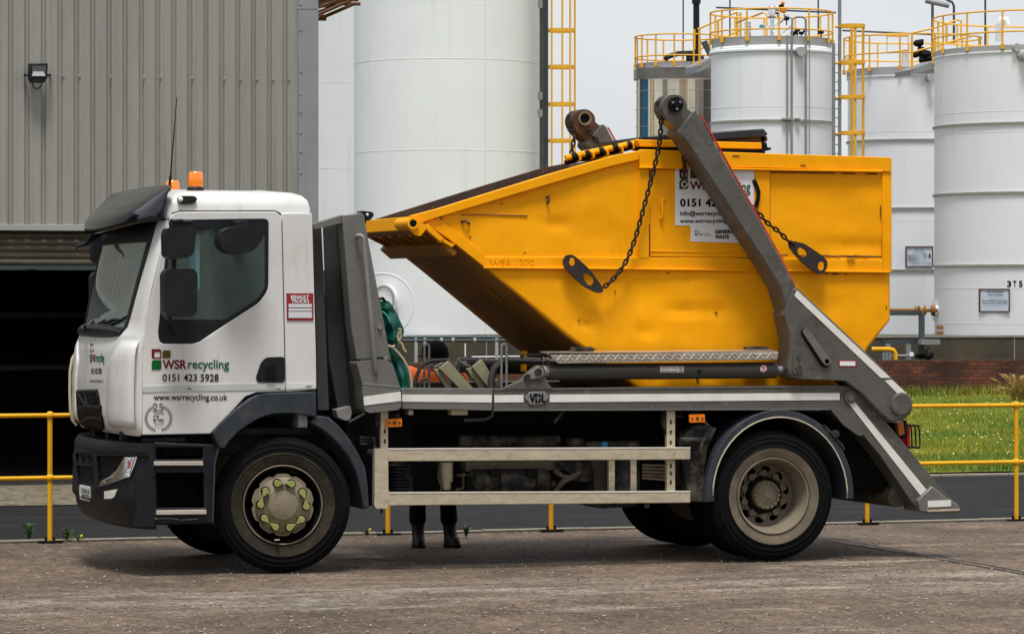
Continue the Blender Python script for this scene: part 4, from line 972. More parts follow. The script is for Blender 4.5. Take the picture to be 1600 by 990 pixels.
def roofrow(i):
    z = zr[i]; ins = (.02, .02, .03, .05, .10, .19, .34)[i]; fx = (0, 0, .02, .05, .10, .20, .34)[i]; bx = (0, 0, 0, .015, .05, .11, .22)[i]
    Xd = CAB[-1][1]; A = .12+(-.02 if i > 2 else 0)
    row = []
    for t in TS: row.append(Vector((Xd+fx-A*max(0, 1-abs(t)**2.6)**(1/2.6)+(.02 if i == 0 else 0), YC0+t*(HW-ins), z + (.03*(1-t*t) if i > 4 else 0))))
    Xb = XRt-bx
    far = [Vector((row[-1].x+(Xb-row[-1].x)*k/5, row[-1].y, z)) for k in range(1, 5)]; near = [Vector((row[0].x+(Xb-row[0].x)*k/5, row[0].y, z)) for k in range(4, 0, -1)]
    back = [Vector((Xb, YC0+t*(HW-ins-.03), z+(.03*(1-t*t) if i > 4 else 0))) for t in (1, .5, 0, -.5, -1)]
    return row+far+back+near
V = mb.grid([roofrow(i) for i in range(7)], close=True)
mb.bm.faces.new(V[-1])
z0, z1 = zx(494, 612)[1], zr[1]
mb.grid([[Vector((XR+(XRt-XR)*k/6, YC0+t*(HW-.03), z0+(z1-z0)*k/6)) for t in (-1, -.5, 0, .5, 1)] for k in range(7)])
cab = mb.build('cab_body', 'white', TR, smooth=50)
# floor and hidden interior
mb = MB(); zf = zx(222, 681)[1]
xd = CAB[0][1]
mb.box((xd+.03, .05, zf+.0), (XR-.03, W-.07, zf+.05)); mb.build('cab_floor', 'dark', TR)
mb = MB(); zd = zx(250, 512)[1]; mb.box((CAB[5][1]+.02, .30, zf+.1), (CAB[5][1]+.38, W-.34, zd-.03)); mb.box((CAB[5][1]+.02, .16, zd-.03), (CAB[5][1]+.28, W-.2, zd+.02)); mb.build('dashboard', 'dark', TR, bevel=.03)
mb = MB(); mb.box((XR-.12, .08, zf), (XR-.05, W-.1, zr[1])); mb.box((CAB[-1][1]+.12, .08, zr[1]-.02), (XR-.05, W-.1, zr[1]+.02)); mb.build('cab_lining', 'cabin', TR)
for ys in (.5, 1.75):
    mb = MB(); xs = zx(385, 500)[0]
    mb.box((xs-.42, ys-.25, zf+.35), (xs+.10, ys+.25, zf+.52)); mb.box((xs-.02, ys-.25, zf+.45), (xs+.14, ys+.25, zf+1.12), Matrix.Rotation(R(-8), 3, 'Y')); mb.build('seat', 'seat', TR, bevel=.04)
mb = MB(); c = Vector((zx(285, 520)[0], .55, zx(285, 505)[1])); rt = Matrix.Rotation(R(-25), 3, 'Y')
mb.tube([c+rt @ Vector((0, .21*math.cos(a*math.pi/12), .21*math.sin(a*math.pi/12))) for a in range(24)], .016, 8, closed=True); mb.cyl(c+rt @ Vector((0, -.2, 0)), c+rt @ Vector((0, .2, 0)), .02, seg=8); mb.build('steering_wheel', 'black_plastic', TR)

# ---- windscreen
mb = MB(); gl = lambda z, t, o=0: cabf(z, t)+Vector((o, 0, 0))
mb.grid([[cabf(z, te(z, math.sin(R(a)))) for a in range(-90, 91, 6)] for z in zs2])
ws = mb.build('windscreen', 'wglass', TR, smooth=60)
mb = MB()
for sgn in (-1, 1): mb.grid([[cabf(z, te(z, sgn)-sgn*w)+Vector((-.004, -.004 if sgn < 0 else .004, 0)) for w in (-.006, .03, .06, .085)] for z in zs2])
mb.grid([[cabf(z, te(z, math.sin(R(a))))+Vector((-.004, 0, 0)) for a in range(-90, 91, 6)] for z in (zs2[-1]-.16, zs2[-1]-.08, zs2[-1])])
mb.grid([[cabf(z, te(z, math.sin(R(a))))+Vector((-.004, 0, 0)) for a in range(-90, 91, 6)] for z in (zs2[0], zs2[0]+.03, zs2[0]+.06)])
mb.build('windscreen_surround', 'black_plastic', ws, solid=.004)
mb = MB(); mb.grid([[cabf(z, math.sin(R(a))*.93)+Vector((-.012, 0, 0)) for a in range(-90, 91, 6)] for z in (ZW1-.01, ZW1+.03, ZW1+.07, ZW1+.12)]); mb.build('visor_header', 'black_plastic', TR, solid=.006)
# cowl and wipers
mb = MB(); rows = []
for dz, o in ((-.035, -.012), (-.005, -.05), (.035, -.045), (.07, -.01)):
    z = ZW0+dz; rows.append([cabf(ZW0+.01, te(ZW0, math.sin(R(a)))) + Vector((o*math.cos(R(a))**.5 if abs(a) < 90 else 0, 0, dz*max(0, math.cos(R(a)))**.6)) for a in range(-90, 91, 6)])
mb.grid(rows); mb.build('cowl', 'black_plastic', TR, solid=.006)
cf = caster(CAB, 2.3, .03)
mb = MB()
mb.tube([cf(198, 494), cf(185, 502), cf(172, 508), cf(160, 516)], [.009, .011, .013, .016], 6); mb.tube([cf(164, 500), cf(150, 508), cf(140, 516), cf(134, 519)], [.008, .012, .015, .016], 6)
mb.tube([cf(190, 500), cf(178, 499), cf(168, 503), cf(156, 508)], .012, 6); mb.tube([cf(146, 503), cf(140, 508), cf(132, 512)], .014, 6)
mb.build('wiper', 'black_plastic', TR)
front_patch('wiper_cap', [(128.5, 508), (139, 505), (150, 508), (149, 513), (140, 514), (131, 517)], caster(CAB, 2.3, .05), 'plat_grey', TR, .01)

# ---- air deflectors on the two front corners
for sgn in (-1, 1):
    mb = MB(); zb_, zt_ = zx(208, 668)[1], zx(208, 533)[1]; rows = []
    for i in range(13):
        z = zb_+(zt_-zb_)*i/12; k = 1 if i < 10 else (1-.25*((i-9)/3)**2)
        rows.append([])
        for j in range(11):
            u = j/10; t = -.985+.43*u*(1 if i < 10 else 1-.16*(i-9)); bul = (.034 if sgn < 0 else .014)*(1-max(0, (u-.5)/.5)**2)*(1 if i < 11 else (.6 if i == 11 else 0))
            p = cabf(z, t); n = Vector((-.6-.3*u, -.75*(1-u), 0)).normalized(); p = p+n*(bul+.004)
            if sgn > 0: p.y = 2*YC0-p.y
            rows[-1].append(p)
    mb.grid(rows); mb.build('corner_deflector', 'white', TR, solid=.012, smooth=60)
# grille
cg = caster(CAB, 2.3, 0)
front_patch('grille', [(120.5, 611), (152, 610), (155, 618), (160, 650), (164, 668), (158, 674), (140, 672), (127, 662), (122, 645)], cg, 'ink', TR, .018, sub=3)
gbars = MB()
cgo = caster(CAB, 2.3, .03)
for line in (((134, 613), (137, 630), (133, 645), (140, 668)), ((146, 613), (140, 628), (142, 640), (156, 670)), ((123, 638), (136, 634), (144, 636), (158, 636)), ((126, 660), (138, 652), (148, 652), (160, 654)), ((124, 616), (130, 625), (136, 634)), ((154, 616), (147, 628), (143, 636)), ((121, 612), (138, 611), (152, 611))):
    gbars.tube([cgo(x, y) for x, y in line], .017, 6)
gbars.build('grille_bars', 'black_plastic', TR)
mb = MB(); q = [(126, 524), (122, 545), (113, 560), (109.5, 580), (109, 610), (110, 640), (113, 656), (120, 664)]
mb.tube([P(x, y, 2.25) for x, y in q], .012, 8); mb.build('grab_rail', mat('cream_trim', (.55, .48, .33), .5), TR)
# lettering on the nose
cl = caster(CAB, 2.3, .006)
def leaf(x0, y0, x1, y1, k=.28):
    return roundpoly2(x0, y0, x1, y1, k)
def roundpoly2(x0, y0, x1, y1, k):
    w, h = (x1-x0), (y1-y0); r = k*min(w, h) if w > 0 else 0
    pts = []
    def arc(cx, cy, a0):
        for i in range(5): a = R(a0+i*22.5); pts.append((cx+r*math.cos(a), cy+r*math.sin(a)))
    pts.append((x0, y0)) if False else arc(x0+r, y0+r, 180)
    pts.append((x1, y0))
    arc(x1-r, y1-r, 0); pts.append((x0, y1))
    return pts
def logo(fn, parent, sq, off=.003):
    """sq: boxes of red frame, olive leaf, green leaf"""
    (a, b, c) = sq
    mb = MB(); w = (a[2]-a[0]); h = a[3]-a[1]
    o = [(a[0], a[1]), (a[2]-.15*w, a[1]), (a[2], a[1]+.15*h), (a[2], a[3]), (a[0]+.15*w, a[3]), (a[0], a[3]-.15*h)]
    i = [(a[0]+.27*w, a[1]+.28*h), (a[2]-.13*w, a[1]+.28*h), (a[2]-.1*w, a[1]+.33*h), (a[2]-.12*w, a[3]-.14*h), (a[0]+.36*w, a[3]-.1*h), (a[0]+.27*w, a[3]-.22*h)]
    mb.loops_prism([[fn(*p) for p in o], [fn(*p) for p in i]], (0, -off, 0)); mb.build('logo', 'wred', parent)
    mb = MB(); mb.loops_prism([[fn(*p) for p in roundpoly2(*b, .22)]], (0, -off, 0)); mb.build('logo', 'wolive', parent)
    mb = MB(); mb.loops_prism([[fn(*p) for p in roundpoly2(*c, .22)]], (0, -off, 0)); mb.build('logo', 'wgreen', parent)
logo(cl, TR, ((140.6, 536.5, 144.8, 550), (145.2, 538, 146.2, 549), (140.6, 552.5, 143.4, 566.5)))
lettering([('WSR', 144, 149.5, 553.5, 565)], cl, 'wred', TR, bold=.03); lettering([('recycling', 150, 162.8, 551.5, 570)], cl, 'tgreen', TR, bold=.02)
lettering([('0151 423 5928', 142.5, 158.5, 575, 584)], cl, 'ink', TR, bold=.02); lettering([('www.wsrrecycling.co.uk', 140, 160.5, 592, 598)], cl, 'ink_grey', TR, bold=.01)

# ---- doors, quarter panels (both sides), windows
DO = [(222, 679), (329, 677), (360, 645), (384, 619), (402, 612.5), (446, 611), (443, 480), (440, 345), (437, 335), (430, 330.5), (280, 331), (270, 334), (266, 340), (258, 370), (244, 428), (233, 472), (227, 499), (222.5, 560)]
WO = roundpoly([(267, 344), (420, 342), (419.5, 452), (406, 472), (355, 505), (307, 537), (250, 537), (247, 520), (250, 496), (256, 430), (262, 372)], 9)
WI = roundpoly([(272, 358), (415, 356), (415, 449), (403, 467), (354, 499), (254, 499), (259, 430), (266, 375)], 6)
QP = [(446.8, 612), (494.5, 608), (494, 560), (487.5, 333), (441, 333), (441.5, 345), (444.5, 480)]
def mirror(o, new_parent, rename=None):
    c = o.copy(); c.data = o.data.copy(); col.objects.link(c)
    for v in c.data.vertices: v.co.y = 2*YC0-v.co.y
    c.data.flip_normals(); 
    if new_parent: setpar(c, new_parent)
    return c
def side_set():
    mb = MB(); mb.pprism(DO, .0, .045, [WO]); d = mb.build('door', 'white', TR, bevel=.006)
    mb = MB(); mb.pprism([(220.3, 681), (330, 679.4), (361, 647), (385, 621), (402.5, 614.5), (448, 613), (444.8, 480), (441.8, 344), (438.5, 333), (430, 328.6), (280, 329), (269, 332), (264, 339.5), (256.3, 370), (242.4, 428), (231.2, 472), (225.3, 499), (220.5, 560)], .022, .05, [[(235, 668), (322, 668), (376, 614), (436, 602), (430, 340), (280, 341), (264, 375), (236, 499)]]); mb.build('door_seal', 'ink', d)
    mb = MB(); mb.pprism(WO, .006, .04, [WI]); mb.build('window_frame', 'black_plastic', d, bevel=.004)
    mb = MB(); mb.loops_prism([[P(x, y, .024) for x, y in WI]], (0, .005, 0)); mb.build('window', 'glass', d)
    mb = MB(); mb.pprism(QP, .002, .045); q = mb.build('quarter_panel', 'white', TR, bevel=.006)
    return d, q
door, quarter = side_set()
for o in (door, quarter):
    c = mirror(o, TR)
    for ch in [q for q in bpy.data.objects if q.parent == o]: mirror(ch, c)
# swage strip, handle, lettering, sticker on the near door
mb = MB(); mb.pprism([(222.6, 602.5), (446, 597.5), (446, 608.5), (222.6, 613)], -.006, .003); mb.build('swage_strip', mat('strip_grey', (.50, .50, .48), .45, var=.05), door, bevel=.002)
mb = MB(); mb.pprism([(447, 598), (494, 597.6), (494, 606), (447, 608)], -.004, .003); mb.build('swage_strip', 'white', quarter, bevel=.002)
mb = MB()
for x in (296, 435): 
    mb.pprism([(x-3.5, 606.5), (x+3.5, 606.2), (x+3.5, 607.6), (x-3.5, 607.9)], -.010, -.002); mb.pprism([(x-1, 604.8), (x+1, 604.8), (x+1, 607), (x-1, 607)], -.010, -.002)
mb.pprism([(478, 602), (487, 601.8), (487, 603.2), (478, 603.4)], -.009, -.002); mb.build('emblem', 'mid_steel', door)
mb = MB(); mb.pprism(roundpoly([(400, 590), (408, 566), (416, 558), (445, 557), (445, 597), (403, 597)], 5), -.012, .004); hd = mb.build('door_handle', 'black_plastic', door, bevel=.005)
mb = MB(); mb.pprism(roundpoly([(419, 571), (431, 569), (431, 590), (417, 592)], 3), -.035, -.010); mb.build('grip', 'dark', hd, bevel=.006) if False else mb.build('door_grip', 'dark', door, bevel=.006)
fd = pl(-.002)
logo(fd, door, ((237, 545, 252, 560), (254, 547, 266.5, 559.5), (237, 562.5, 252, 577.5)))
lettering([('WSR', 254, 291.5, 562, 576.5)], fd, 'wred', door, bold=.022)
lettering([('recycling', 294, 358, 561.5, 580)], fd, 'tgreen', door, bold=.012)
lettering([('0151 423 5928', 254, 341.5, 584, 595.5)], fd, 'ink', door, bold=.008)
lettering([('www.wsrrecycling.co.uk', 240, 355, 615, 628)], fd, 'ink', door, bold=.004)
lettering([('25', 239, 255, 629.5, 641.5)], fd, 'ink_grey', door, bold=.0); lettering([('YEARS', 239, 256, 642, 646.5)], fd, 'ink_soft', door)
lettering([('WSR', 246, 256.3, 653.8, 658)], fd, 'ink_grey', door, bold=.02); lettering([('recycling', 241, 256, 659.5, 662)], fd, 'ink_soft', door)
for sg in (-1, 1):
    mb = MB(); L = lambda l: mb.loops_prism([[fd(*p) for p in l]], (0, -.003, 0))
    for i in range(13):
        a = R(90+sg*(14+i*11.3)); cx, cy = 247.5, 652.5; r0 = 19.2
        bx, by = cx+r0*math.cos(a), cy+r0*math.sin(a)
        tdir = (-math.sin(a)*sg, math.cos(a)*sg); out = (math.cos(a), math.sin(a))
        for k, ln in ((.75, 4.4), (-.55, 4.0)):
            d = Vector((tdir[0]+out[0]*k, tdir[1]+out[1]*k)).normalized(); nrm = Vector((-d.y, d.x))*.75
            b = Vector((bx, by)); L([tuple(b), tuple(b+d*ln*.45+nrm), tuple(b+d*ln), tuple(b+d*ln*.45-nrm)])
    mb.build('laurel_emblem', 'ink_grey', door)
mb = MB(); L = lambda l: mb.loops_prism([[fd(*p) for p in l]], (0, -.003, 0))
L([(239.5, 648.5), (243.5, 648.5), (243.5, 649.4), (240.4, 649.4), (240.4, 652.2), (239.5, 652.2)]); L([(244.6, 648.8), (248, 648.8), (248, 652.2), (244.6, 652.2)]); L([(239.5, 653.6), (244, 653.6), (244, 658), (239.5, 658)])
for (x, y) in ((243, 665), (247.5, 666.5), (252, 665)): L([(x-.8, y), (x, y-.8), (x+.8, y), (x, y+.8)])
mb.build('emblem_centre', 'ink_grey', door)
mb = MB(); mb.pprism([(447.8, 458), (489.5, 458), (489.8, 500.5), (448.5, 500.5)], -.005, .003); st = mb.build('sticker', 'sticker_red', quarter)
fs = pl(-.006)
lettering([('RENAULT', 454.5, 482.5, 461, 467.2), ('TRUCKS', 455, 483, 467.8, 473)], fs, 'white_plain', st if False else quarter, bold=.02)
mb = MB()
for y0, y1 in ((474.5, 480), (481.5, 485.5), (486.8, 496.5)): mb.loops_prism([[fs(450.8, y0), fs(487, y0), fs(487.3, y1), fs(451, y1)]], (0, -.003, 0))
mb.build('sticker_panel', 'sticker_pale', quarter)
# roof side lamp
mb = MB(); mb.pprism(roundpoly([(277, 312), (282, 306), (304, 306), (309, 311), (304, 317.5), (283, 318)], 4), .005, .06); rl = mb.build('roof_marker_lamp', 'black_plastic', TR, bevel=.006)
mb = MB(); mb.ball(P(282, 311.5, .0), .022, 12); mb.build('lens', 'lens', rl)

# ---- sun visor
VIS = []
for px, py, A in ((262, 347, .23), (257, 344, .30), (256, 334, .30), (256, 325, .265), (258, 312, .185), (261, 302, .11), (265, 294, .045), (267, 290, .0)):
    x, z = zx(px, py, .02); VIS.append((z, x, A, -.015))
vf = surf(VIS, 2.1)
mb = MB(); zz = [VIS[1][0]+(VIS[-1][0]-VIS[1][0])*i/14 for i in range(15)]
rows = []
for i, z in enumerate(zz):
    row = []
    for a in range(-90, 91, 5):
        t = math.sin(R(a)); p = vf(z, t); rel = i/14
        dip = -.085*(1-t*t)*(1-rel)                     # the lip hangs lower in the middle
        crease = -.022*max(0, min(1, (.40-rel)/.06))*(1-abs(t)**8) + .02*math.exp(-((rel-.72)/.12)**2)*(1-t*t)
        p.z += dip + (.012*(1-t*t))*rel; p.x += crease*.6
        row.append(p)
    rows.append(row)
mb.grid(rows); vis = mb.build('sun_visor', 'visor', TR, solid=.012, smooth=70)
mb = MB(); c = [P(x, y, 1.95) for x, y in ((171, 362), (160, 362), (150, 368), (134, 380), (120, 385), (119, 390))]; mb.tube(c, [.02, .022, .026, .020, .012, .010], 8)
mb.build('front_mirror', 'black_plastic', TR)

# ---- beacons, aerial
def beacon(px, py, Y):
    b = P(px, py, Y); mb = MB(); mb.lathe([(.072, -.01), (.068, .03), (.055, .05), (.052, .06)], b, 'Z', 24); o = mb.build('beacon', 'black_plastic', TR)
    mb = MB(); mb.lathe([(.056, .05), (.060, .062), (.060, .10), (.055, .155), (.044, .168), (.001, .172)], b, 'Z', 28); mb.build('beacon_lens', 'amber', o)
beacon(305.5, 302, .42); beacon(269.5, 314, 2.0)
mb = MB(); mb.tube([P(264, 300, .5), P(266.5, 275, .5)], [.012, .010], 6); mb.tube([P(266.3, 278, .5), P(269, 240, .5), P(276.5, 152, .5)], [.006, .005, .003], 6); mb.build('aerial', 'ink', TR)

# ---- mirrors on the near side
def rbox(name, px, Y0, Y1, m, par, bev=.03, rnd=6, seg=4):
    mb = MB(); mb.pprism(roundpoly(px, rnd), Y0, Y1); return mb.build(name, m, par, bevel=bev, bseg=seg)
ma = MB(); ma.tube([P(270, 352, -.02), P(268, 345, -.18), P(272, 346, -.22), P(285, 345, -.2)], .016, 8); ma.tube([P(267, 346, -.22), P(268, 356, -.22)], .018, 8); ma.tube([P(272, 402, -.22), P(271, 425, -.22)], .020, 8); ma.tube([P(266, 346, -.05), P(300, 347, -.04)], .014, 6)
ma.tube([P(262, 490, -.22), P(270, 505, -.15), P(275, 520, -.02)], .016, 8)
arm = ma.build('mirror_arm', 'black_plastic', TR)
rbox('mirror', [(261, 356), (302, 355), (307.5, 360), (303, 397), (294, 402), (268, 405.5), (259, 400), (258, 366)], -.34, -.18, 'black_plastic', arm, .035, 6)
rbox('mirror', [(262, 420), (302, 419), (309, 427), (308, 487), (302, 494), (264, 495), (257, 488), (256.5, 428)], -.34, -.18, 'black_plastic', arm, .035, 8)
rbox('kerb_mirror', [(343, 374), (347, 362), (356, 356), (380, 352), (408, 351), (414.5, 355), (412, 370), (404, 384), (392, 394), (376, 397.5), (360, 396), (348, 389)], -.30, -.08, 'black_plastic', TR, .05, 6)
mb = MB(); mb.pprism([(371, 345), (386, 344), (387, 356), (370, 357)], -.2, .01); mb.build('kerb_mirror_bracket', 'black_plastic', TR, bevel=.006)
mirror(arm, TR)
for ch in [q for q in bpy.data.objects if q.parent == arm]: mirror(ch, TR)

# ---- bumper
BUM = []
for px, py, A, ins in ((247, 827, .22, .04), (244, 822, .26, .01), (240, 800, .29, 0), (240, 789, .29, 0), (240, 786, .325, 0), (240, 770, .325, 0), (240, 700, .30, 0), (241, 692, .27, .0)):
    x, z = zx(px, py); BUM.append((z, x, A, ins))
bf = surf(BUM, 2.35)
mb = MB(); zs = [BUM[0][0]+(BUM[-1][0]-BUM[0][0])*(i/16) for i in range(17)]
V = mb.grid([[bf(z, t) for t in TS] for z in zs])
for row in (V[0], V[-1]): mb.bm.faces.new(row)
bp = mb.build('bumper', 'black_plastic', TR, smooth=40)
cb0, cb1, cb2 = caster(BUM, 2.35, 0), caster(BUM, 2.35, .008), caster(BUM, 2.35, .02)
front_patch('bumper_recess', [(165, 711), (196, 710), (178, 735), (163, 752), (156, 754), (152, 730)], cb0, 'ink', bp, .004, sub=2)
front_patch('bumper_recess', [(126, 728), (148, 729), (149, 755), (127, 752)], cb0, 'ink', bp, .004, sub=2)
front_patch('bumper_recess', [(121, 712), (147, 714), (148, 722), (120, 720)], cb0, 'ink', bp, .004, sub=2)
for q in ([(122, 702), (150, 706), (232, 706), (234, 711), (150, 712), (121, 707)], [(119, 721), (150, 723), (150, 728), (119, 726)], [(149, 708), (154, 708), (158, 760), (151, 760)], [(117, 708), (121, 708), (126, 760), (121, 760)]):
    front_patch('bumper_bar', q, cb0, 'black_plastic', bp, .03, sub=3, bevel=.008)
mb = MB()
for x in (128, 139): mb.tube([cb0(x, 712), cb0(x, 722)], .02, 6)
mb.build('bumper_bar', 'black_plastic', bp)
hl = front_patch('headlight', [(196, 713.5), (216, 713), (212, 725), (204, 744), (190, 749), (170, 756), (153.5, 761), (158, 752), (172, 744), (184, 734)], cb1, 'chrome', TR, .014, sub=2, bevel=.004)
front_patch('indicator', [(200, 718), (204, 722), (204.5, 729), (201, 731), (199.5, 724)], caster(BUM, 2.35, .026), mat('indicator_amber', (.35, .07, .02), .25), hl, .004)
mb = MB(); ch2 = caster(BUM, 2.35, .03)
for l in (((190, 738), (178, 745)), ((206, 716), (194, 740)), ((210, 717), (203, 740)), ((176, 746), (160, 756)), ((199, 745), (182, 751))): mb.tube([ch2(*p) for p in l], .004, 5)
for x, y in ((168, 748), (172, 747), (176, 745.5), (164, 753)): mb.ball(ch2(x, y), .012, 8)
mb.build('reflector', 'ink_grey', hl)
front_patch('fog_light', [(164, 767), (184, 764), (180, 775), (176, 778.5), (164, 779)], cb1, 'lens', TR, .012, bevel=.003)
np_ = front_patch('number_plate', [(124, 756.5), (140.5, 760), (141.5, 783), (126, 779)], cb2, 'plate', TR, .010, sub=1)
cb3 = caster(BUM, 2.35, .17)
lettering([('DN15', 127, 139.6, 763, 770.5), ('EZJ', 128, 139.8, 772, 779.6)], lambda x, y: cb3(x, y+(x-132)*.2), 'ink', TR, name='plate_lettering', bold=.03)
mb = MB(); mb.loops_prism([[cb0(x, y) for x, y in ((213.5, 745), (241, 745), (241, 744), (213.5, 744))]], (0, -.01, 0)); mb.loops_prism([[cb0(x, y) for x, y in ((212, 745), (213.3, 745), (213.3, 820), (212, 820))]], (0, -.01, 0)); mb.loops_prism([[cb0(x, y) for x, y in ((130, 787.5), (170, 795), (212, 796), (212, 794.5), (170, 793.5), (130, 786))]], (0, -.01, 0)); mb.build('bumper_seam', 'ink', bp)
# dark block between cab and bumper with ledges
mb = MB(); mb.box((CAB[0][1]+.02, .12, BUM[-1][0]-.1), (CAB[0][1]+1.0, W-.2, CAB[0][0]+.03)); mb.build('front_panel', 'dark', TR)
mb = MB()
for sg in (.35, .9, 1.45): mb.box((CAB[0][1]-.1, sg-.04, BUM[-1][0]-.02), (CAB[0][1]+.05, sg+.04, CAB[0][0]+.03))
mb.box((CAB[0][1]+.02, .05, BUM[-1][0]), (CAB[0][1]+.35, .3, CAB[0][0]-.01)); mb.build('bumper_stay', 'black_plastic', TR, bevel=.01)

# ---- entry steps
SO = [(241, 690), (342, 694), (336, 735), (333, 818), (241, 820)]
mb = MB(); mb.pprism(SO, .01, .06, [[(244, 698), (317, 698), (317, 717), (244, 717)], [(244, 738), (318, 738), (320, 793), (244, 793)]]); sp = mb.build('step_housing', 'black_plastic', TR, bevel=.012)
mb = MB(); mb.pprism(SO, .30, .34); mb.pprism([(241, 690), (246, 690), (246, 820), (241, 820)], .06, .34); mb.pprism([(318, 694), (340, 694), (333, 818), (322, 818)], .06, .34); mb.pprism([(241, 728), (325, 730), (325, 738), (241, 738)], .06, .34); mb.pprism([(241, 808), (330, 808), (330, 818), (241, 818)], .06, .34); mb.build('step_recess', 'dark', sp)
for q in ([(241, 720.5), (317, 720), (318, 727), (241, 727)], [(245, 797), (322.5, 796), (323, 803), (245, 804)]):
    mb = MB(); mb.pprism(q, -.022, .03); mb.build('step_tread', mat('tread', (.46, .40, .33), .6, var=.15, vs=30), sp, bevel=.004)
mb = MB()
for l in (((219, 803), (221, 798), (238, 797), (243, 803)), ((225, 811), (260, 809), (280, 811)), ((284, 812), (310, 810))): mb.tube([P(x, y, .003) for x, y in l], .003, 5)
mb.build('scuff', 'pipe_grey', sp)
mb = MB(); mb.pprism([(213, 745), (242, 745), (242, 822), (214, 823)], .0, .3, rnd=3); mb.pprism([(226, 692), (243, 692), (243, 746), (226, 746)], .01, .3, rnd=3); mb.build('bumper_end', 'black_plastic', TR, bevel=.012)

# ---- front mudguard
mg = [(332, 676), (345, 660), (370, 637), (390, 622), (402, 616.5), (420, 613.5), (494, 611.5), (495, 652), (484, 650), (468, 647), (450, 645), (432, 645.5), (420, 648), (402, 655), (387, 664), (372, 675), (359, 688), (352, 700), (343, 700)]
mb = MB(); mb.pprism(mg, -.035, .42); mb.build('mudguard', 'grey_plastic', TR, bevel=.012)
mg2 = [(494, 649), (514, 651), (530, 665), (546, 685), (560, 707), (571, 730), (575, 758), (577, 793), (568, 796), (564, 770), (560, 752), (556, 736), (545, 714), (529, 694), (516, 681), (502, 670), (486, 660)]
mb = MB(); mb.pprism(mg2, -.015, .42); mb.build('mudguard', 'grey_plastic', TR, bevel=.012)
mb = MB(); mb.pprism([(342, 690), (346, 690), (342, 705), (337, 725), (334, 816), (331, 816), (334, 725)], -.012, .3); mb.build('splash_trim', 'grey_plastic', TR, bevel=.003)
# ---- wheels
def wheel_front():
    pass
TY = [(.300, .035), (.318, .026), (.322, .018), (.340, .014), (.352, .008), (.375, .002), (.388, .0), (.392, -.005), (.398, -.005), (.402, .001), (.43, .004), (.434, -.001), (.440, -.001), (.444, .006), (.466, .011), (.470, .006), (.477, .008), (.481, .016), (.506, .036), (.514, .040), (.514, .046), (.523, .05)]
def tyre_prof(w=.30, Rm=.523):
    k = Rm/.523; f = [(r*k if r > .3 else r, y) for r, y in TY]
    mid = []
    for g in range(1, 6):
        yy = .055+(w-.11)*g/6
        mid += [(Rm, yy-.012), (Rm-.012, yy-.008), (Rm-.012, yy+.008), (Rm, yy+.012)]
    back = [(r, w-y) for r, y in reversed(f)]
    return f+mid+back
def lugs(c, parent, w=.30, Rm=.523):
    mb = MB(); n = 64
    for i in range(n):
        a = 2*math.pi*i/n; u = Vector((math.cos(a), 0, math.sin(a))); t = Vector((-math.sin(a), 0, math.cos(a)))
        for y0, y1 in ((.034, .085), (w-.085, w-.034)):
            q = [c+u*(Rm-.022)+t*s*.0155+Vector((0, y, 0)) for s, y in ((-1, y0), (1, y0), (1, y1), (-1, y1))]
            q2 = [c+u*(Rm+.003)+t*s*.0145+Vector((0, y, 0)) for s, y in ((-1, y0+.012), (1, y0+.012), (1, y1), (-1, y1))]
            va = [mb.bm.verts.new(p) for p in q]; vb = [mb.bm.verts.new(p) for p in q2]
            for k in range(4): mb.bm.faces.new([va[k], va[(k+1) % 4], vb[(k+1) % 4], vb[k]])
            mb.bm.faces.new(vb)
    mb.build('tread', 'tyre', parent, smooth=20)
def ring_mesh(prof, c, seg=72): return MB().lathe(prof, c, 'Y', seg, closed=True)
def tyre(c, parent, dusty, w=.30, Rm=.523, mud='tyre_dusty'):
    o = ring_mesh(tyre_prof(w, Rm), c, 80).build('tyre', 'tyre', parent, smooth=30)
    bm = bmesh.new(); bm.from_mesh(o.data); o.data.materials.append(M[mud])
    for f in bm.faces:
        m = f.calc_center_median(); r = math.hypot(m.x-c.x, m.z-c.z)
        if m.y < c.y+.06 and r < dusty: f.material_index = 1
    bm.to_mesh(o.data); bm.free(); return o
cF = P(447, 788.5, .0)
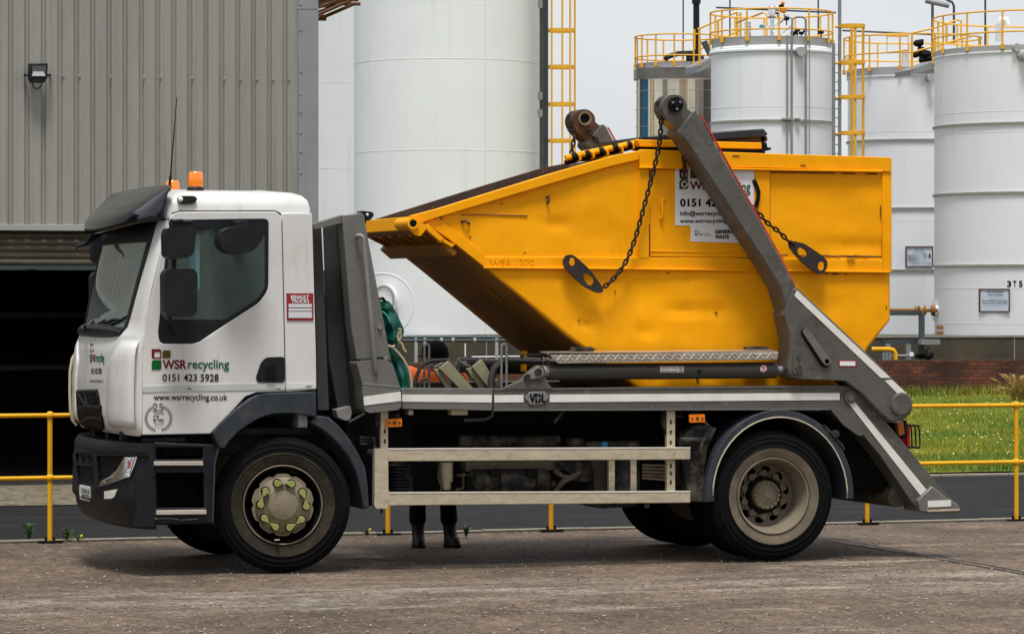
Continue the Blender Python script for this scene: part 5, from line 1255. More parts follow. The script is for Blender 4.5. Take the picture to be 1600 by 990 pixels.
def front_wheel(c, far=False):
    w = MB(); s = 1
    w = ring_mesh([(.300, .04), (.306, .028), (.300, .02), (.290, .03), (.272, .075), (.262, .16), (.262, .26), (.30, .27)], c).build('rim', 'rim_dusty', None) if False else None
    tr = tyre(c, TR, .405); tr.name = 'wheel'
    rim = ring_mesh([(.303, .045), (.309, .030), (.304, .020), (.292, .030), (.272, .085), (.262, .16), (.262, .28), (.300, .285)], c).build('rim', 'ink', tr)
    MB().lathe([(.303, .022), (.309, .016), (.304, .010), (.297, .018)], c, 'Y', 72, closed=True).build('rim_edge', 'rim_dusty', tr)
    mb = MB(); n = 10                    # scalloped disc with dark hand holes between the scallops
    pts = []
    for i in range(120):
        a = 2*math.pi*i/120; r = .240-.016*max(0, math.cos(a*n))**3; pts.append(Vector((c.x+r*math.cos(a), c.y+.03, c.z+r*math.sin(a))))
    mb.loops_prism([pts], (0, .05, 0)); mb.build('wheel_disc', 'hub', tr, bevel=.006)
    mb = MB(); mb.lathe([(.262, .17), (.001, .17)], c, 'Y', 48); mb.build('rim_back', 'ink', tr)
    mb = MB(); mb.lathe([(.215, .03), (.212, .0), (.200, -.012), (.128, -.020), (.124, -.026), (.120, -.022), (.115, -.030), (.105, -.034), (.001, -.036)], c, 'Y', 64); mb.build('hub_cover', 'hub', tr, smooth=50)
    for i in range(10):
        a = math.pi*2*i/10+R(67.5); k = 1 if i % 2 == 0 else -1
        px = c.x+.176*math.cos(a+R(2)); pz = c.z+.176*math.sin(a+R(2)); p = Vector((px, c.y-.02, pz))
        a2 = a+k*R(22); tip = Vector((c.x+.174*math.cos(a+R(2)+k*R(17.5)), c.y-.02, c.z+.174*math.sin(a+R(2)+k*R(17.5))))
        d = (tip-p).normalized(); nv = Vector((-d.z, 0, d.x)); out = []
        for q in range(9): t = math.pi/2+math.pi*q/8; out.append(p+d*.027*math.cos(t)+nv*.027*math.sin(t))
        out.append(tip)
        MB().loops_prism([out], (0, -.035, 0)).build('wheel_nut', 'nutgreen', tr, bevel=.006)
        if not far:
            MB().cyl(p+Vector((0, .012, 0)), p-Vector((0, -.002, 0)), .036, seg=16).build('nut_recess', 'ink', tr)
    mb = MB(); mb.pprism([(435, 842.4), (443, 841.8), (443.5, 843.2), (436, 844)], -.04, .02) if not far else mb.box(c, c+Vector((.01, .01, .01))); mb.build('balance_weight', 'galv', tr)
    return tr
wF = front_wheel(cF)
Mr = Matrix.Translation(cF+Vector((0, .15, 0))) @ Matrix.Rotation(R(-9), 4, 'Z') @ Matrix.Translation(-cF-Vector((0, .15, 0)))   # front wheels turned a little
for o in [wF]+[q for q in bpy.data.objects if q.parent == wF]: o.data.transform(Mr)
front_wheel_far = MB()
def plain_wheel(c, Rm=.523, w=.3):
    tr = tyre(c, TR, .4, w, Rm); tr.name = 'wheel'
    MB().lathe([(.30, .03), (.27, .1), (.001, .12)], c, 'Y', 40).build('rim', 'rim_dusty', tr); MB().lathe([(.30, w-.03), (.27, w-.1), (.001, w-.12)], c, 'Y', 40).build('rim', 'rim_dusty', tr)
plain_wheel(cF+Vector((0, 2.06, 0)))
cR = P(1209.5, 774.5, .0)
def rear_wheel(c):
    tr = tyre(c, TR, .385, .29, .523, 'tyre_mud'); tr.name = 'wheel'
    ring_mesh([(.300, .040), (.309, .024), (.305, .012), (.294, .016), (.284, .05), (.264, .12), (.255, .24), (.258, .275), (.300, .285)], c).build('rim', 'rim_dusty', tr)
    mb = MB(); pts = []
    outer = [Vector((c.x+.262*math.cos(2*math.pi*i/60), c.y+.25, c.z+.262*math.sin(2*math.pi*i/60))) for i in range(60)]
    holes = []
    for i in range(10):
        a = 2*math.pi*i/10+R(10); ctr = Vector((c.x+.208*math.cos(a), c.y+.25, c.z+.208*math.sin(a))); ta = Vector((-math.sin(a), 0, math.cos(a))); ra = Vector((math.cos(a), 0, math.sin(a)))
        holes.append([ctr+ta*.040*math.cos(t*math.pi/6)+ra*.026*math.sin(t*math.pi/6) for t in range(12)])
    mb.loops_prism([outer]+holes, (0, .02, 0)); mb.build('wheel_disc', 'rim_dusty', tr)
    MB().lathe([(.26, .28), (.001, .28)], c, 'Y', 32).build('rim_back', 'ink', tr)
    MB().lathe([(.150, .25), (.145, .20), (.138, .20), (.118, .21)], c, 'Y', 48).build('hub_flange', 'dark', tr)
    hb = MB().lathe([(.118, .25), (.116, .165), (.106, .155), (.070, .150), (.060, .144), (.045, .144), (.040, .138), (.026, .138), (.020, .130), (.001, .130)], c, 'Y', 48).build('hub', 'rim_dusty', tr)
    for i in range(16):
        a = 2*math.pi*i/16; p = Vector((c.x+.100*math.cos(a), c.y+.155, c.z+.100*math.sin(a))); MB().cyl(p, p-Vector((0, .018, 0)), .011, seg=8).build('hub_bolt', 'rim_dusty', tr)
    for i in range(10):
        a = math.pi*2*(i+.5)/10; k = 1 if i % 2 == 0 else -1; p = Vector((c.x+.176*math.cos(a), c.y+.215, c.z+.176*math.sin(a))); tip = Vector((c.x+.174*math.cos(a+k*R(17.5)), c.y+.215, c.z+.174*math.sin(a+k*R(17.5))))
        d = (tip-p).normalized(); nv = Vector((-d.z, 0, d.x)); out = [p+d*.028*math.cos(math.pi/2+math.pi*q/8)+nv*.028*math.sin(math.pi/2+math.pi*q/8) for q in range(9)]+[tip]
        MB().loops_prism([out], (0, .04, 0)).build('wheel_nut', 'rim_dusty', tr, bevel=.005)
    return tr
rear_wheel(cR)
plain_wheel(cR+Vector((0, .33, 0)), w=.29); plain_wheel(cR+Vector((0, 1.76, 0)), w=.29); plain_wheel(cR+Vector((0, 2.09, 0)), w=.29)
mb = MB(); mb.cyl(cF+Vector((0, .28, 0)), cF+Vector((0, 2.1, 0)), .07, seg=12); mb.cyl(cR+Vector((0, .5, 0)), cR+Vector((0, 1.8, 0)), .13, seg=14); mb.ball(cR+Vector((0, 1.15, 0)), .25, 16); mb.build('axle', 'dark', TR)

# ---- rear mudguard: arched shell with a flap in front
mb = MB(); cx, cy = 1219, 774; r0, r1 = 121, 134
def pt(a, r): return (cx+(r*.87-1.5)*math.cos(R(a)), cy-r*math.sin(R(a)))
A_ = list(range(-2, 181, 7))
outer = [pt(a, r1 if a < 160 else r1+(a-160)*.05) for a in A_]; inner = [pt(a, r0) for a in A_]
mb.pprism(outer+[(1101, 784), (1117, 783)]+inner[::-1][1:], -.02, .62); rmg = mb.build('rear_mudguard', 'grey_plastic', TR, bevel=.008)
mb = MB(); rows = [[P(*pt(a, r0+.5), -.022) for a in A_], [P(*pt(a, r0+2.6), -.024) for a in A_]]; mb.grid(rows); mb.build('edge_trim', mat('edge_cream', (.52, .46, .33), .6, var=.2, vs=12), rmg, solid=.006)
mb = MB(); mb.pprism([(1060, 690), (1088, 662), (1120, 668), (1106, 700), (1100, 740), (1100, 784), (1078, 783)], .06, .6); mb.build('mud_flap', 'dirty_black', TR, bevel=.006)
mb = MB(); mb.cyl(P(1062, 687, .02), P(1108, 688, .02), .024, seg=10); mb.cyl(P(1305, 678, -.03), P(1305, 678, .3), .035, seg=12); mb.tube([P(1286, 664, -.015), P(1296, 674, -.02), P(1314, 694, -.02), P(1318, 702, -.015)], .014, 6); mb.tube([P(1100, 660, -.02), P(1112, 668, -.025), P(1098, 690, -.025), P(1094, 704, -.02)], .012, 6); mb.build('mudguard_stay', 'dirty_black', TR)

# ---- headboard behind the cab
Yh0, Yh1 = .02, .20
mb = MB(); mb.pprism([(535, 336), (565, 332.5), (569, 336), (576, 377), (596, 482), (612, 566), (602, 558), (557, 562), (549, 512), (543, 440), (538, 380)], Yh0, Yh1); hb = mb.build('headboard_post', 'steel_grey', TR, bevel=.008)
mb = MB(); mb.pprism([(557, 565), (602, 561), (613, 567), (625, 604), (627.5, 634), (623, 640), (577, 645), (570, 641), (567, 620), (566, 599)], Yh0-.09, Yh0+.14, rnd=4); ft = mb.build('headboard_foot', 'steel_grey', TR, bevel=.02)
mb = MB(); mb.pprism([(568.2, 619.5), (626, 611.5), (627, 626), (569, 633)], Yh0-.095, Yh0-.088); mb.build('reflective_stripe', 'stripe', ft)
mb = MB(); mb.pprism([(567, 598), (624, 603), (624.3, 605), (567.3, 600)], Yh0-.094, Yh0-.088); mb.build('fold_line', 'mid_steel', ft)
mb = MB(); mb.pprism([(489.5, 350), (536, 336), (536.5, 348), (490, 359)], Yh0+.02, Yh1); mb.build('headboard_rail', 'steel_grey', TR, bevel=.008)
mb = MB(); mb.pprism([(506, 352), (540, 344), (552, 520), (566, 645), (530, 648), (514, 560)], .36, .40); mb.pprism([(490, 356), (502, 354), (514, 640), (497, 640)], .24, .30); mb.pprism([(534, 346), (541, 344), (566, 640), (556, 640)], .18, .40); mb.build('headboard_plate', mat('headboard_dark', (.055, .055, .052), .5, metal=.3, var=.2), TR)
mb = MB(); xa = P(545, 340, .4).x
mb.box((xa-.02, .42, .95), (xa+.10, 2.0, P(545, 600, .4).z+.9)); mb.build('headboard_panel', 'dark', TR)
mb = MB(); mb.pprism([(535, 336), (565, 332.5), (612, 566), (625, 604), (625, 636), (570, 641), (549, 512), (538, 380)], 2.12, 2.32) if False else None
pf = [P(x, y, .0) for x, y in ((535, 336), (565, 332.5), (612, 566), (625, 604), (625, 636), (570, 641), (549, 512), (538, 380))]
mb.loops_prism([[Vector((p.x, 2.18, p.z)) for p in pf]], (0, .18, 0)); mb.build('headboard_post', 'steel_grey', TR, bevel=.01)
mb = MB(); mb.tube([P(557, 372, .0), P(559, 368, -.04), P(563, 367, -.05), P(567.5, 371, -.06), P(568.5, 380, -.06), P(577, 470, -.08), P(586, 570, -.11), P(587, 580, -.09), P(587, 583, -.05)], .017, 10); mb.build('grab_handle', 'pipe_grey', hb)
mb = MB()
for (x, y) in ((593, 511), (602, 559)): c = P(x, y, Yh0); mb.cyl(c, c-Vector((0, .02, 0)), .018, seg=10)
mb.build('bolt', 'pipe_grey', hb)
mb = MB(); mb.pprism(roundpoly([(564, 329), (582, 331), (585, 336), (578, 345), (566, 342)], 3), .05, .18); wl = mb.build('work_light', 'black_plastic', TR, bevel=.01)
MB().ball(P(574, 335.5, .045), .012, 8).build('lens', 'lens', wl)
mb = MB(); mb.cyl(P(571, 341, .12), P(569, 350, .12), .012, seg=8); mb.build('lamp_bracket', 'dark', wl)
mb = MB(); mb.tube([P(500, 355, .33), P(503, 420, .33), P(505, 460, .33)], .012, 6); mb.pprism([(496, 556), (506, 555), (507, 570), (497, 571)], .3, .4); mb.build('air_line', 'stripe', TR)

# ---- body frame beam
Yb0, Yb1 = .02, .26
mb = MB(); mb.pprism([(628, 606.5), (770, 607), (770, 641), (628, 638.5)], Yb0, Yb1); b1 = mb.build('side_beam', 'steel_grey', TR, bevel=.008)
mb = MB(); mb.pprism([(628.5, 616), (768.5, 616.5), (768.5, 628.5), (628.5, 627)], Yb0-.004, Yb0+.004); mb.build('reflective_stripe', 'stripe', b1)
BL = [(771.5, 607), (1308, 602), (1330, 602.5), (1340, 606), (1352, 617), (1382, 656), (1424, 706), (1479, 772), (1498, 789), (1436, 797), (1420, 777), (1376, 712), (1340, 669), (1318, 655), (1297, 640), (771.5, 641)]
mb = MB(); mb.pprism(BL, Yb0, Yb1); b2 = mb.build('side_beam', 'arm_grey', TR, bevel=.010)
for q in ([(772.5, 617), (818, 616.5), (818, 628), (772.5, 628.5)], [(859, 616), (1312, 613.5), (1312, 624.5), (859, 628)], [(1326, 629.5), (1335, 627), (1448, 765), (1438, 773)]):
    mb = MB(); mb.pprism(q, Yb0-.004, Yb0+.004); mb.build('reflective_stripe', 'stripe', b2)
mb = MB(); mb.pprism([(771.5, 607), (1308, 602), (1308, 604), (771.5, 609.2)], Yb0-.006, Yb0+.004); mb.pprism([(771.5, 638.8), (1296, 637.6), (1297, 640), (771.5, 641.5)], Yb0-.010, Yb0+.004); mb.build('flange', 'steel_grey', b2)
mb = MB(); mb.pprism([(820, 621), (828, 612), (851, 611), (858, 620), (852, 631), (828, 632)], Yb0-.012, Yb0); bg = mb.build('badge', 'pipe_grey', b2, bevel=.005)
lettering([('VDL', 827, 853, 614.5, 629)], pl(Yb0-.013), 'ink', b2, name='badge_lettering', bold=.045, thick=.004)
mb = MB(); mb.loops_prism([[P(x, y, Yb0-.019) for x, y in ((834, 621.2), (846, 621.2), (846, 622.3), (834, 622.3))]], (0, -.001, 0)); mb.loops_prism([[P(x, y, Yb0-.019) for x, y in ((839.5, 617), (840.6, 617), (840.6, 627), (839.5, 627))]], (0, -.0012, 0)); mb.build('badge_cross', 'pipe_grey', b2)
mb = MB(); c = P(1328, 620, Yb0); mb.cyl(c, c-Vector((0, .02, 0)), .052, seg=24); mb.cyl(c-Vector((0, .02, 0)), c-Vector((0, .03, 0)), .03, seg=20); mb.build('pivot_cap', 'arm_grey', b2)
mb = MB(); mb.pprism(roundpoly([(1296, 637), (1302, 634), (1318, 640), (1350, 670), (1352, 678), (1343, 681), (1318, 664)], 3), Yb0-.012, Yb0+.002); mb.build('gusset', 'arm_grey', b2, bevel=.004)
mb = MB(); mb.pprism([(1434, 781), (1457, 758.5), (1481, 778.5), (1488, 782), (1498, 788), (1501, 798), (1496, 801.5), (1453, 802.5), (1437, 798)], Yb0-.045, Yb1+.04); sf = mb.build('stabiliser_foot', 'steel_grey', TR, bevel=.010)
mb = MB(); mb.pprism([(1450, 782), (1486, 780.5), (1486, 790.5), (1450, 792)], Yb0-.052, Yb0-.044); mb.build('reflective_stripe', 'stripe', sf)
mb = MB(); mb.pprism([(1448, 796), (1500, 794), (1499, 797), (1450, 799)], Yb0-.053, Yb0-.044); mb.build('wear_edge', 'galv', sf)
# far side beam and leg
pb = [P(x, y, .02) for x, y in BL]; pb[0].x = P(628, 607, .02).x; pb[-1].x = pb[0].x
mb = MB(); mb.loops_prism([[Vector((p.x, 2.16, p.z)) for p in pb]], (0, .24, 0)); mb.build('side_beam', 'arm_grey', TR, bevel=.01)
# under-run bar and deck cross members
c = P(1404, 776, .2); mb = MB(); mb.cyl((c.x, .22, c.z), (c.x, 2.2, c.z), .085, seg=20); mb.build('underrun_bar', mat('bar_brown', (.10, .08, .055), .7, var=.3, vs=6, spots=[(6, .5, .15, (.22, .17, .11), .6)]), TR)
mb = MB(); mb.pprism([(1330, 700), (1400, 770), (1400, 790), (1330, 720)], .5, .56); mb.pprism([(1290, 648), (1335, 662), (1440, 790), (1400, 776), (1330, 754), (1296, 700)], .34, 2.1); mb.build('tail_frame', 'dark', TR)
mb = MB(); zt = P(900, 610, .3).z
mb.box((P(640, 600, .2).x, .26, zt-.14), (P(1330, 600, .2).x, 2.16, zt-.02)); mb.build('deck', 'dark', TR)
mb = MB()
for yy in (.78, 1.5): mb.box((P(300, 700, .2).x, yy, zt-.50), (P(1380, 700, .2).x, yy+.08, zt-.2))
for px in (640, 760, 880, 1040, 1300): c = P(px, 690, .8); mb.box((c.x-.06, .80, zt-.46), (c.x+.06, 1.54, zt-.26))
mb.build('chassis_rail', 'dark', TR)

# ---- lifting arm, near and far
def armset(near=True):
    Y0, Y1 = (-.04, .22) if near else (2.20, 2.46)
    q = (lambda l: [Vector((P(x, y, -.04).x, Y0, P(x, y, -.04).z)) for x, y in l])
    pr = lambda mb, l, a=0, b=None, holes=(): mb.loops_prism([[p+Vector((0, a, 0)) for p in q(l)]]+[[p+Vector((0, a, 0)) for p in q(h)] for h in holes], (0, (Y1-Y0 if b is None else b)-a, 0))
    low = [(1234, 520), (1226, 492), (1240, 450), (1246, 449), (1351, 547), (1415, 611), (1422, 618), (1427, 631), (1424, 645), (1414, 655), (1400, 659), (1388, 656), (1380, 650), (1342, 611), (1320, 595), (1250, 592.5), (1237, 590), (1232, 582), (1231, 570), (1236, 540)]
    mb = MB(); pr(mb, low); a = mb.build('lifting_arm', 'arm_grey', TR, bevel=.014)
    boom = [(1072, 220), (1062, 210), (1060, 204), (1086, 172), (1093, 176), (1100, 190), (1219, 397), (1246, 449), (1244, 470), (1236, 530), (1232, 490), (1219, 448), (1189, 399), (1159, 354), (1122, 296), (1090, 248)]
    mb = MB(); pr(mb, boom, .02, .30); mb.build('boom', 'arm_grey', a, bevel=.028, bseg=1)
    mb = MB(); pr(mb, roundpoly([(1080, 190), (1091, 178), (1105, 201), (1118, 224), (1108, 228), (1101, 214), (1094, 206), (1090, 196)], 3), .018, .034); pr(mb, roundpoly([(1078, 214), (1084, 211), (1093, 230), (1094, 240), (1090, 243), (1086, 236)], 3), .018, .034); mb.build('collar_plate', 'arm_grey', a, bevel=.005)
    tip = [(1050, 201), (1040, 190), (1036, 176), (1033, 163)]+[(1055+22.5*math.cos(R(t)), 169-22*math.sin(R(t))) for t in range(190, -20, -14)]+[(1082, 180), (1090, 186), (1060, 206)]
    tip = [(1064, 204), (1056, 196), (1046, 186), (1040, 176)]+[(1057+19*math.cos(R(t)), 166-18.5*math.sin(R(t))) for t in range(195, -10, -12)]+[(1084, 176), (1088, 182), (1062, 202)]
    mb = MB(); pr(mb, tip, .04, .25); tp = mb.build('arm_tip', 'arm_grey' if near else 'rusty_steel', a, bevel=.02)
    mb = MB(); pr(mb, [(1043, 172), (1038, 166), (1038, 157), (1044, 150), (1053, 147.5), (1060, 148), (1048, 155), (1044, 164), (1044, 180), (1040, 184)], .12, .22); mb.build('chain_guide', 'chain', a, bevel=.006)
    c = q([(1056, 163.5)])[0]
    if near:
        mb = MB(); mb.cyl(c+Vector((0, .025, 0)), c-Vector((0, .012, 0)), .062, seg=28); mb.cyl(c-Vector((0, .012, 0)), c-Vector((0, .022, 0)), .03, seg=20); mb.build('pin', 'ink', a, bevel=.006)
        mb = MB(); 
        for k in range(3): p = c+Vector((.036*math.cos(2.1*k+.6), -.012, .036*math.sin(2.1*k+.6))); mb.cyl(p, p-Vector((0, .014, 0)), .010, seg=8)
        mb.build('pin_bolt', 'mid_steel', a)
    else:
        mb = MB(); mb.lathe([(.052, .02), (.060, -.012), (.046, -.012), (.040, .02)], c, 'Y', 28, closed=True); mb.build('pin_bush', 'rim_dusty', a); MB().cyl(c+Vector((0, .03, 0)), c+Vector((0, .012, 0)), .044, seg=24).build('pin', 'ink', a)
    mb = MB(); pr(mb, [(1096.5, 178), (1098.5, 178), (1221, 395), (1246, 444), (1244.5, 446), (1219, 397)], .04, .06); mb.build('red_stripe', 'stripe_red', a)
    mb = MB()
    for l in ([(1245, 453), (1391, 590), (1376, 590), (1241, 462)], [(1393.5, 593), (1417, 614.5), (1402, 614.5), (1382, 594)]): pr(mb, l, -.004, .003)
    mb.build('reflective_stripe', 'stripe', a)
    cp = [(1259+5.5*math.cos(R(t)), 519-5.5*math.sin(R(t))) for t in range(20, 201, 20)]+[(1290+6.5*math.cos(R(t)), 564-6.5*math.sin(R(t))) for t in range(200, 381, 20)]
    mb = MB(); pr(mb, [(1258.5+7.5*math.cos(R(t)), 520-7.5*math.sin(R(t))) for t in range(20, 201, 20)]+[(1289+8.5*math.cos(R(t)), 565.5-8.5*math.sin(R(t))) for t in range(200, 381, 20)], -.003, .005); mb.build('slot', 'dark', a)
    mb = MB(); pr(mb, cp, -.030, .005); mb.build('slot_cover', 'steel_grey', a, bevel=.012)
    mb = MB(); c = q([(1290, 564)])[0]; mb.cyl(c-Vector((0, .02, 0)), c-Vector((0, .03, 0)), .020, seg=16); mb.build('pin_bolt', 'dirty_black', a)
    mb = MB(); pr(mb, roundpoly([(1240, 560), (1243, 552), (1249, 552), (1253, 560), (1255, 576), (1250, 584), (1243, 585), (1237, 580)], 3), -.02, .005); mb.build('pin_plate', 'arm_grey', a, bevel=.006)
    mb = MB()
    for (x, y, r) in ((1246, 557, .014), (1246, 575, .026)): c = q([(x, y)])[0]; mb.cyl(c-Vector((0, .02, 0)), c-Vector((0, .034, 0)), r, seg=14)
    mb.build('pin_bolt', 'dirty_black', a)
    mb = MB(); c = q([(1407, 631)])[0]; mb.cyl(c, c-Vector((0, .014, 0)), .094, seg=40); mb.cyl(c, c-Vector((0, .020, 0)), .085, seg=40); mb.build('pivot_cap', 'arm_grey', a, bevel=.004)
    if near:
        mb = MB(); pr(mb, [(1310, 562), (1338, 562.5), (1338, 573), (1310, 572.5)], -.003, .002); lb = mb.build('warning_label', 'sticker_red', a)
        mb = MB(); pr(mb, [(1312, 564), (1336, 564.3), (1336, 571.2), (1312, 571)], -.005, .002); pr(mb, [(1312, 564), (1336, 564.3), (1336, 571.2), (1312, 571)], -.005, .002); mb.build('label_panel', 'white_plain', a)
    return a
armset(True); armset(False)

# ---- hydraulic cylinder with checker plate cover
for Yc in (.10, 2.30):
    near = Yc < 1
    a, b = P(856, 580.5, .10), P(1212, 578, .10); a.y = b.y = Yc
    mb = MB(); mb.cyl(a, b, .066, seg=32); cy_ = mb.build('lift_cylinder', mat('cylinder_grey', (.06, .057, .053), .4, metal=.3, var=.15), TR, bevel=.006)
    mb = MB(); mb.cyl(b, b+Vector((.10, 0, 0)), .035, seg=16); mb.cyl(a-Vector((.08, 0, 0)), a, .05, seg=16); mb.build('cylinder_rod', 'pipe_grey', cy_)
    if near:
        mb = MB(); top = [(856, 551.5), (1215, 548), (1216, 552), (1214, 561.5), (872, 567.5)]
        mb.pprism(top, .0, .012); v0 = [P(x, y, .0) for x, y in ((856, 551.5), (1215, 548))]
        mb.loops_prism([[v0[0], v0[1], v0[1]+Vector((0, .2, .012)), v0[0]+Vector((0, .2, .012))]], (0, 0, -.012))
        ck = mb.build('checker_cover', 'checker', TR, bevel=.003)
        mb = MB()
        n = 46
        for r_ in range(2):
            for i in range(n):
                x = 868+(1210-868)*(i+.5*r_)/n; y = 556.5+4.6*r_-(x-868)*.009; s = 1 if (i+r_) % 2 else -1
                c = P(x, y, -.001); d = Vector((.018, 0, .012*s)); mb.tube([c-d, c-d*.3+Vector((0, -.003, 0)), c+d*.3+Vector((0, -.003, 0)), c+d], [.001, .0045, .0045, .001], 5)
        mb.build('tread_bar', 'checker', ck)
        mb = MB(); mb.pprism([(893, 543), (898, 541.5), (925, 541.5), (928, 544), (928, 551), (922, 551), (922, 546), (899, 546), (899, 551), (893, 551)], .16, .22); mb.pprism([(1166, 542), (1170, 541), (1198, 541), (1201, 543.5), (1201, 549), (1195, 549), (1195, 545), (1172, 545), (1172, 549), (1166, 549)], .16, .22); mb.pprism([(815, 553), (848, 552), (848, 562), (846, 562), (846, 554), (818, 555), (818, 561), (815, 561)], .2, .22); mb.build('lifting_eye', 'dirty_black', ck)
        def oncyl(x, y):
            d = ray(x, y); o = CAM-Vector((0, a.y, 0)); rr = .0675
            za = lambda X: a.z+(b.z-a.z)*(X-a.x)/(b.x-a.x)
            Yy = a.y-rr
            for _ in range(8):
                p = P(x, y, Yy); dz = p.z-za(p.x); Yy = a.y-math.sqrt(max(0, rr*rr-dz*dz))
            return p
        mb = MB(); mb.grid([[oncyl(x, y) for x in (1029.5, 1050, 1070)] for y in (571, 574, 577, 580, 583)]); mb.build('warning_label', 'sticker_red', cy_, solid=.002)
        mb = MB(); mb.grid([[oncyl(x, y)-Vector((0, .002, 0)) for x in (1031, 1050, 1068.5)] for y in (572, 575, 578, 582)]); mb.build('label_panel', 'sticker_pale', cy_, solid=.002)
        mb = MB(); 
        for l in (((1034, 574), (1046, 574), (1046, 580), (1034, 580)), ((1049, 574), (1056, 574), (1056, 580), (1049, 580)), ((1060, 573.5), (1066, 575), (1062, 578), (1066, 580))): mb.tube([oncyl(*p)-Vector((0, .004, 0)) for p in l], .0025, 4)
        mb.build('label_drawing', 'rusty_steel', cy_)
        mb = MB(); mb.loops_prism([[oncyl(*p) for p in circ(1192.5, 575.5, 6.2, 20)]], (0, -.003, 0)); mb.build('prohibition_sign', 'stripe_red', cy_)
        mb = MB(); mb.loops_prism([[oncyl(*p)-Vector((0, .003, 0)) for p in circ(1192.5, 575.5, 5, 20)]], (0, -.002, 0)); mb.build('label_panel', 'sticker_pale', cy_)
        mb = MB(); mb.tube([oncyl(1188.5, 571.8)-Vector((0, .006, 0)), oncyl(1196.5, 579.4)-Vector((0, .006, 0))], .004, 5); mb.tube([oncyl(1193, 572.5)-Vector((0, .005, 0)), oncyl(1191.5, 579)-Vector((0, .005, 0))], .005, 5); mb.build('label_drawing', 'stripe_red', cy_)
        MB().cyl(oncyl(1093, 580)+Vector((0, .01, 0)), oncyl(1093, 580)-Vector((0, .012, 0)), .014, seg=10).build('port', 'dark', cy_)
mb = MB(); mb.pprism([(786, 607), (800, 601), (812, 596), (836, 574), (843, 570), (850, 572), (853, 580), (851, 590), (858, 600), (864, 607)], Yb0-.002, Yb0+.09); br = mb.build('cylinder_bracket', 'arm_grey', TR, bevel=.006)
mb = MB(); mb.pprism([(786, 607), (803, 598), (812, 595), (840, 595), (849, 598), (864, 607)], Yb0-.012, Yb0-.003); mb.build('doubler_plate', 'arm_grey', br, bevel=.004)
mb = MB(); mb.pprism(roundpoly([(818, 588), (822, 583), (836, 575), (843, 572.5), (849, 576), (850, 584), (845, 590), (826, 592)], 4), Yb0-.028, Yb0-.002); mb.build('pin_plate', 'pipe_grey', br, bevel=.005)
mb = MB()
for x, y, r in ((824, 588, .022), (841, 581, .030)): c = P(x, y, Yb0-.028); mb.cyl(c, c-Vector((0, .014, 0)), r, seg=16)
mb.build('pin_bolt', 'dirty_black', br)

# ---- hoses, hoops and folded panels between headboard and skip
mb = MB()
mb.tube([P(x, y, .35) for x, y in ((767, 606), (768, 592), (772, 576), (782, 566), (792, 562), (845, 564), (855, 563.5))], .030, 10)
mb.tube([P(x, y, .55) for x, y in ((648, 606), (650, 590), (656, 575), (664, 567), (676, 563), (700, 562))], .016, 8)
mb.tube([P(x, y, .5) for x, y in ((656, 606), (657, 596), (662, 592), (668, 592))], .011, 8)
mb.build('hose', 'hose', TR)
mb = MB()
for (x0, x1, yt, Y) in ((783.5, 791.5, 537, .30), (663, 670.5, 537, .6)):
    pts = [P(x0, 606, Y), P(x0, yt+6, Y)]+[P((x0+x1)/2-(x1-x0)/2*math.cos(R(t)), yt+6-6*math.sin(R(t)), Y) for t in range(0, 181, 30)]+[P(x1, yt+6, Y), P(x1, 606, Y)]
    mb.tube(pts, .0095, 8)
mb.tube([P(x, y, .8) for x, y in ((700, 606), (712, 570), (718, 560), (742, 561), (750, 575), (752, 606))], .02, 8)
mb.tube([P(x, y, .62) for x, y in ((664, 563), (671, 569), (679, 574), (690, 568), (702, 561))], .012, 6); mb.tube([P(x, y, .62) for x, y in ((714, 561), (726, 570), (735, 572))], .012, 6)
mb.build('guard_hoop', 'pipe_grey', TR)
mb = MB(); mb.cyl(P(845, 563.5, .35), P(866, 563.5, .35), .02, seg=10); mb.cyl(P(846, 563.5, .35), P(849, 563.5, .35), .034, seg=10); mb.cyl(P(853, 563.5, .35), P(857, 563.5, .35), .032, seg=6); mb.build('hose_fitting', 'chrome', TR)
for l1, l2 in (([(686, 575), (701, 563.5), (740, 606.5), (718, 606.5)], [(678, 577), (687, 575), (708, 606.5), (697, 606.5)]), ([(738, 573), (753, 561), (776, 598), (764, 606.5)], [(729, 576), (738, 573.5), (760, 606.5), (750, 606.5)])):
    mb = MB(); mb.pprism(l1, .42, .46); mb.pprism(l2, .46, .50); mb.build('folding_panel', 'olive', TR, bevel=.004)
MB().pprism([(774, 594), (778, 592), (783, 594), (783, 605), (774, 606)], .42, .5).build('folding_panel', 'olive', TR, bevel=.006)

# ---- side guards
Yg0, Yg1 = .0, .05
mb = MB(); mb.pprism([(586, 700.5), (606.5, 700.5), (607, 791), (604, 794), (588, 794), (585, 790)], Yg0, Yg1+.02, rnd=2); sg = mb.build('side_guard', 'galv', TR, bevel=.006)
for (yl0, yl1, yr0, yr1) in ((700, 720.5, 698.2, 717.5), (768.5, 789.5, 766.5, 785)):
    mb = MB(); mb.pprism([(606.8, yl0), (1079, yr0), (1079, yr1), (606.8, yl1)], Yg0-.006, Yg1); mb.build('guard_rail_bar', 'galv', sg, bevel=.006)
    mb = MB(); mb.pprism([(607, yl0), (1079, yr0), (1079, yr0+1.6), (607, yl0+1.6)], Yg0-.010, Yg0-.0045); mb.build('bar_edge', 'stripe', sg)
for px0, px1, yb_ in ((595, 606.5, 700.5), (1042, 1055, 767)):
    ya = 641
    holes = [[(px0+5, y), (px0+8, y), (px0+8, y+7), (px0+5, y+7)] for y in ((670, 686) if px0 < 700 else (656, 672, 688, 724, 736, 750))]
    mb = MB(); mb.pprism([(px0, ya), (px1, ya), (px1, yb_), (px0, yb_)], Yg1+.002, Yg1+.05, holes); mb.build('guard_post', 'galv', sg, bevel=.003)
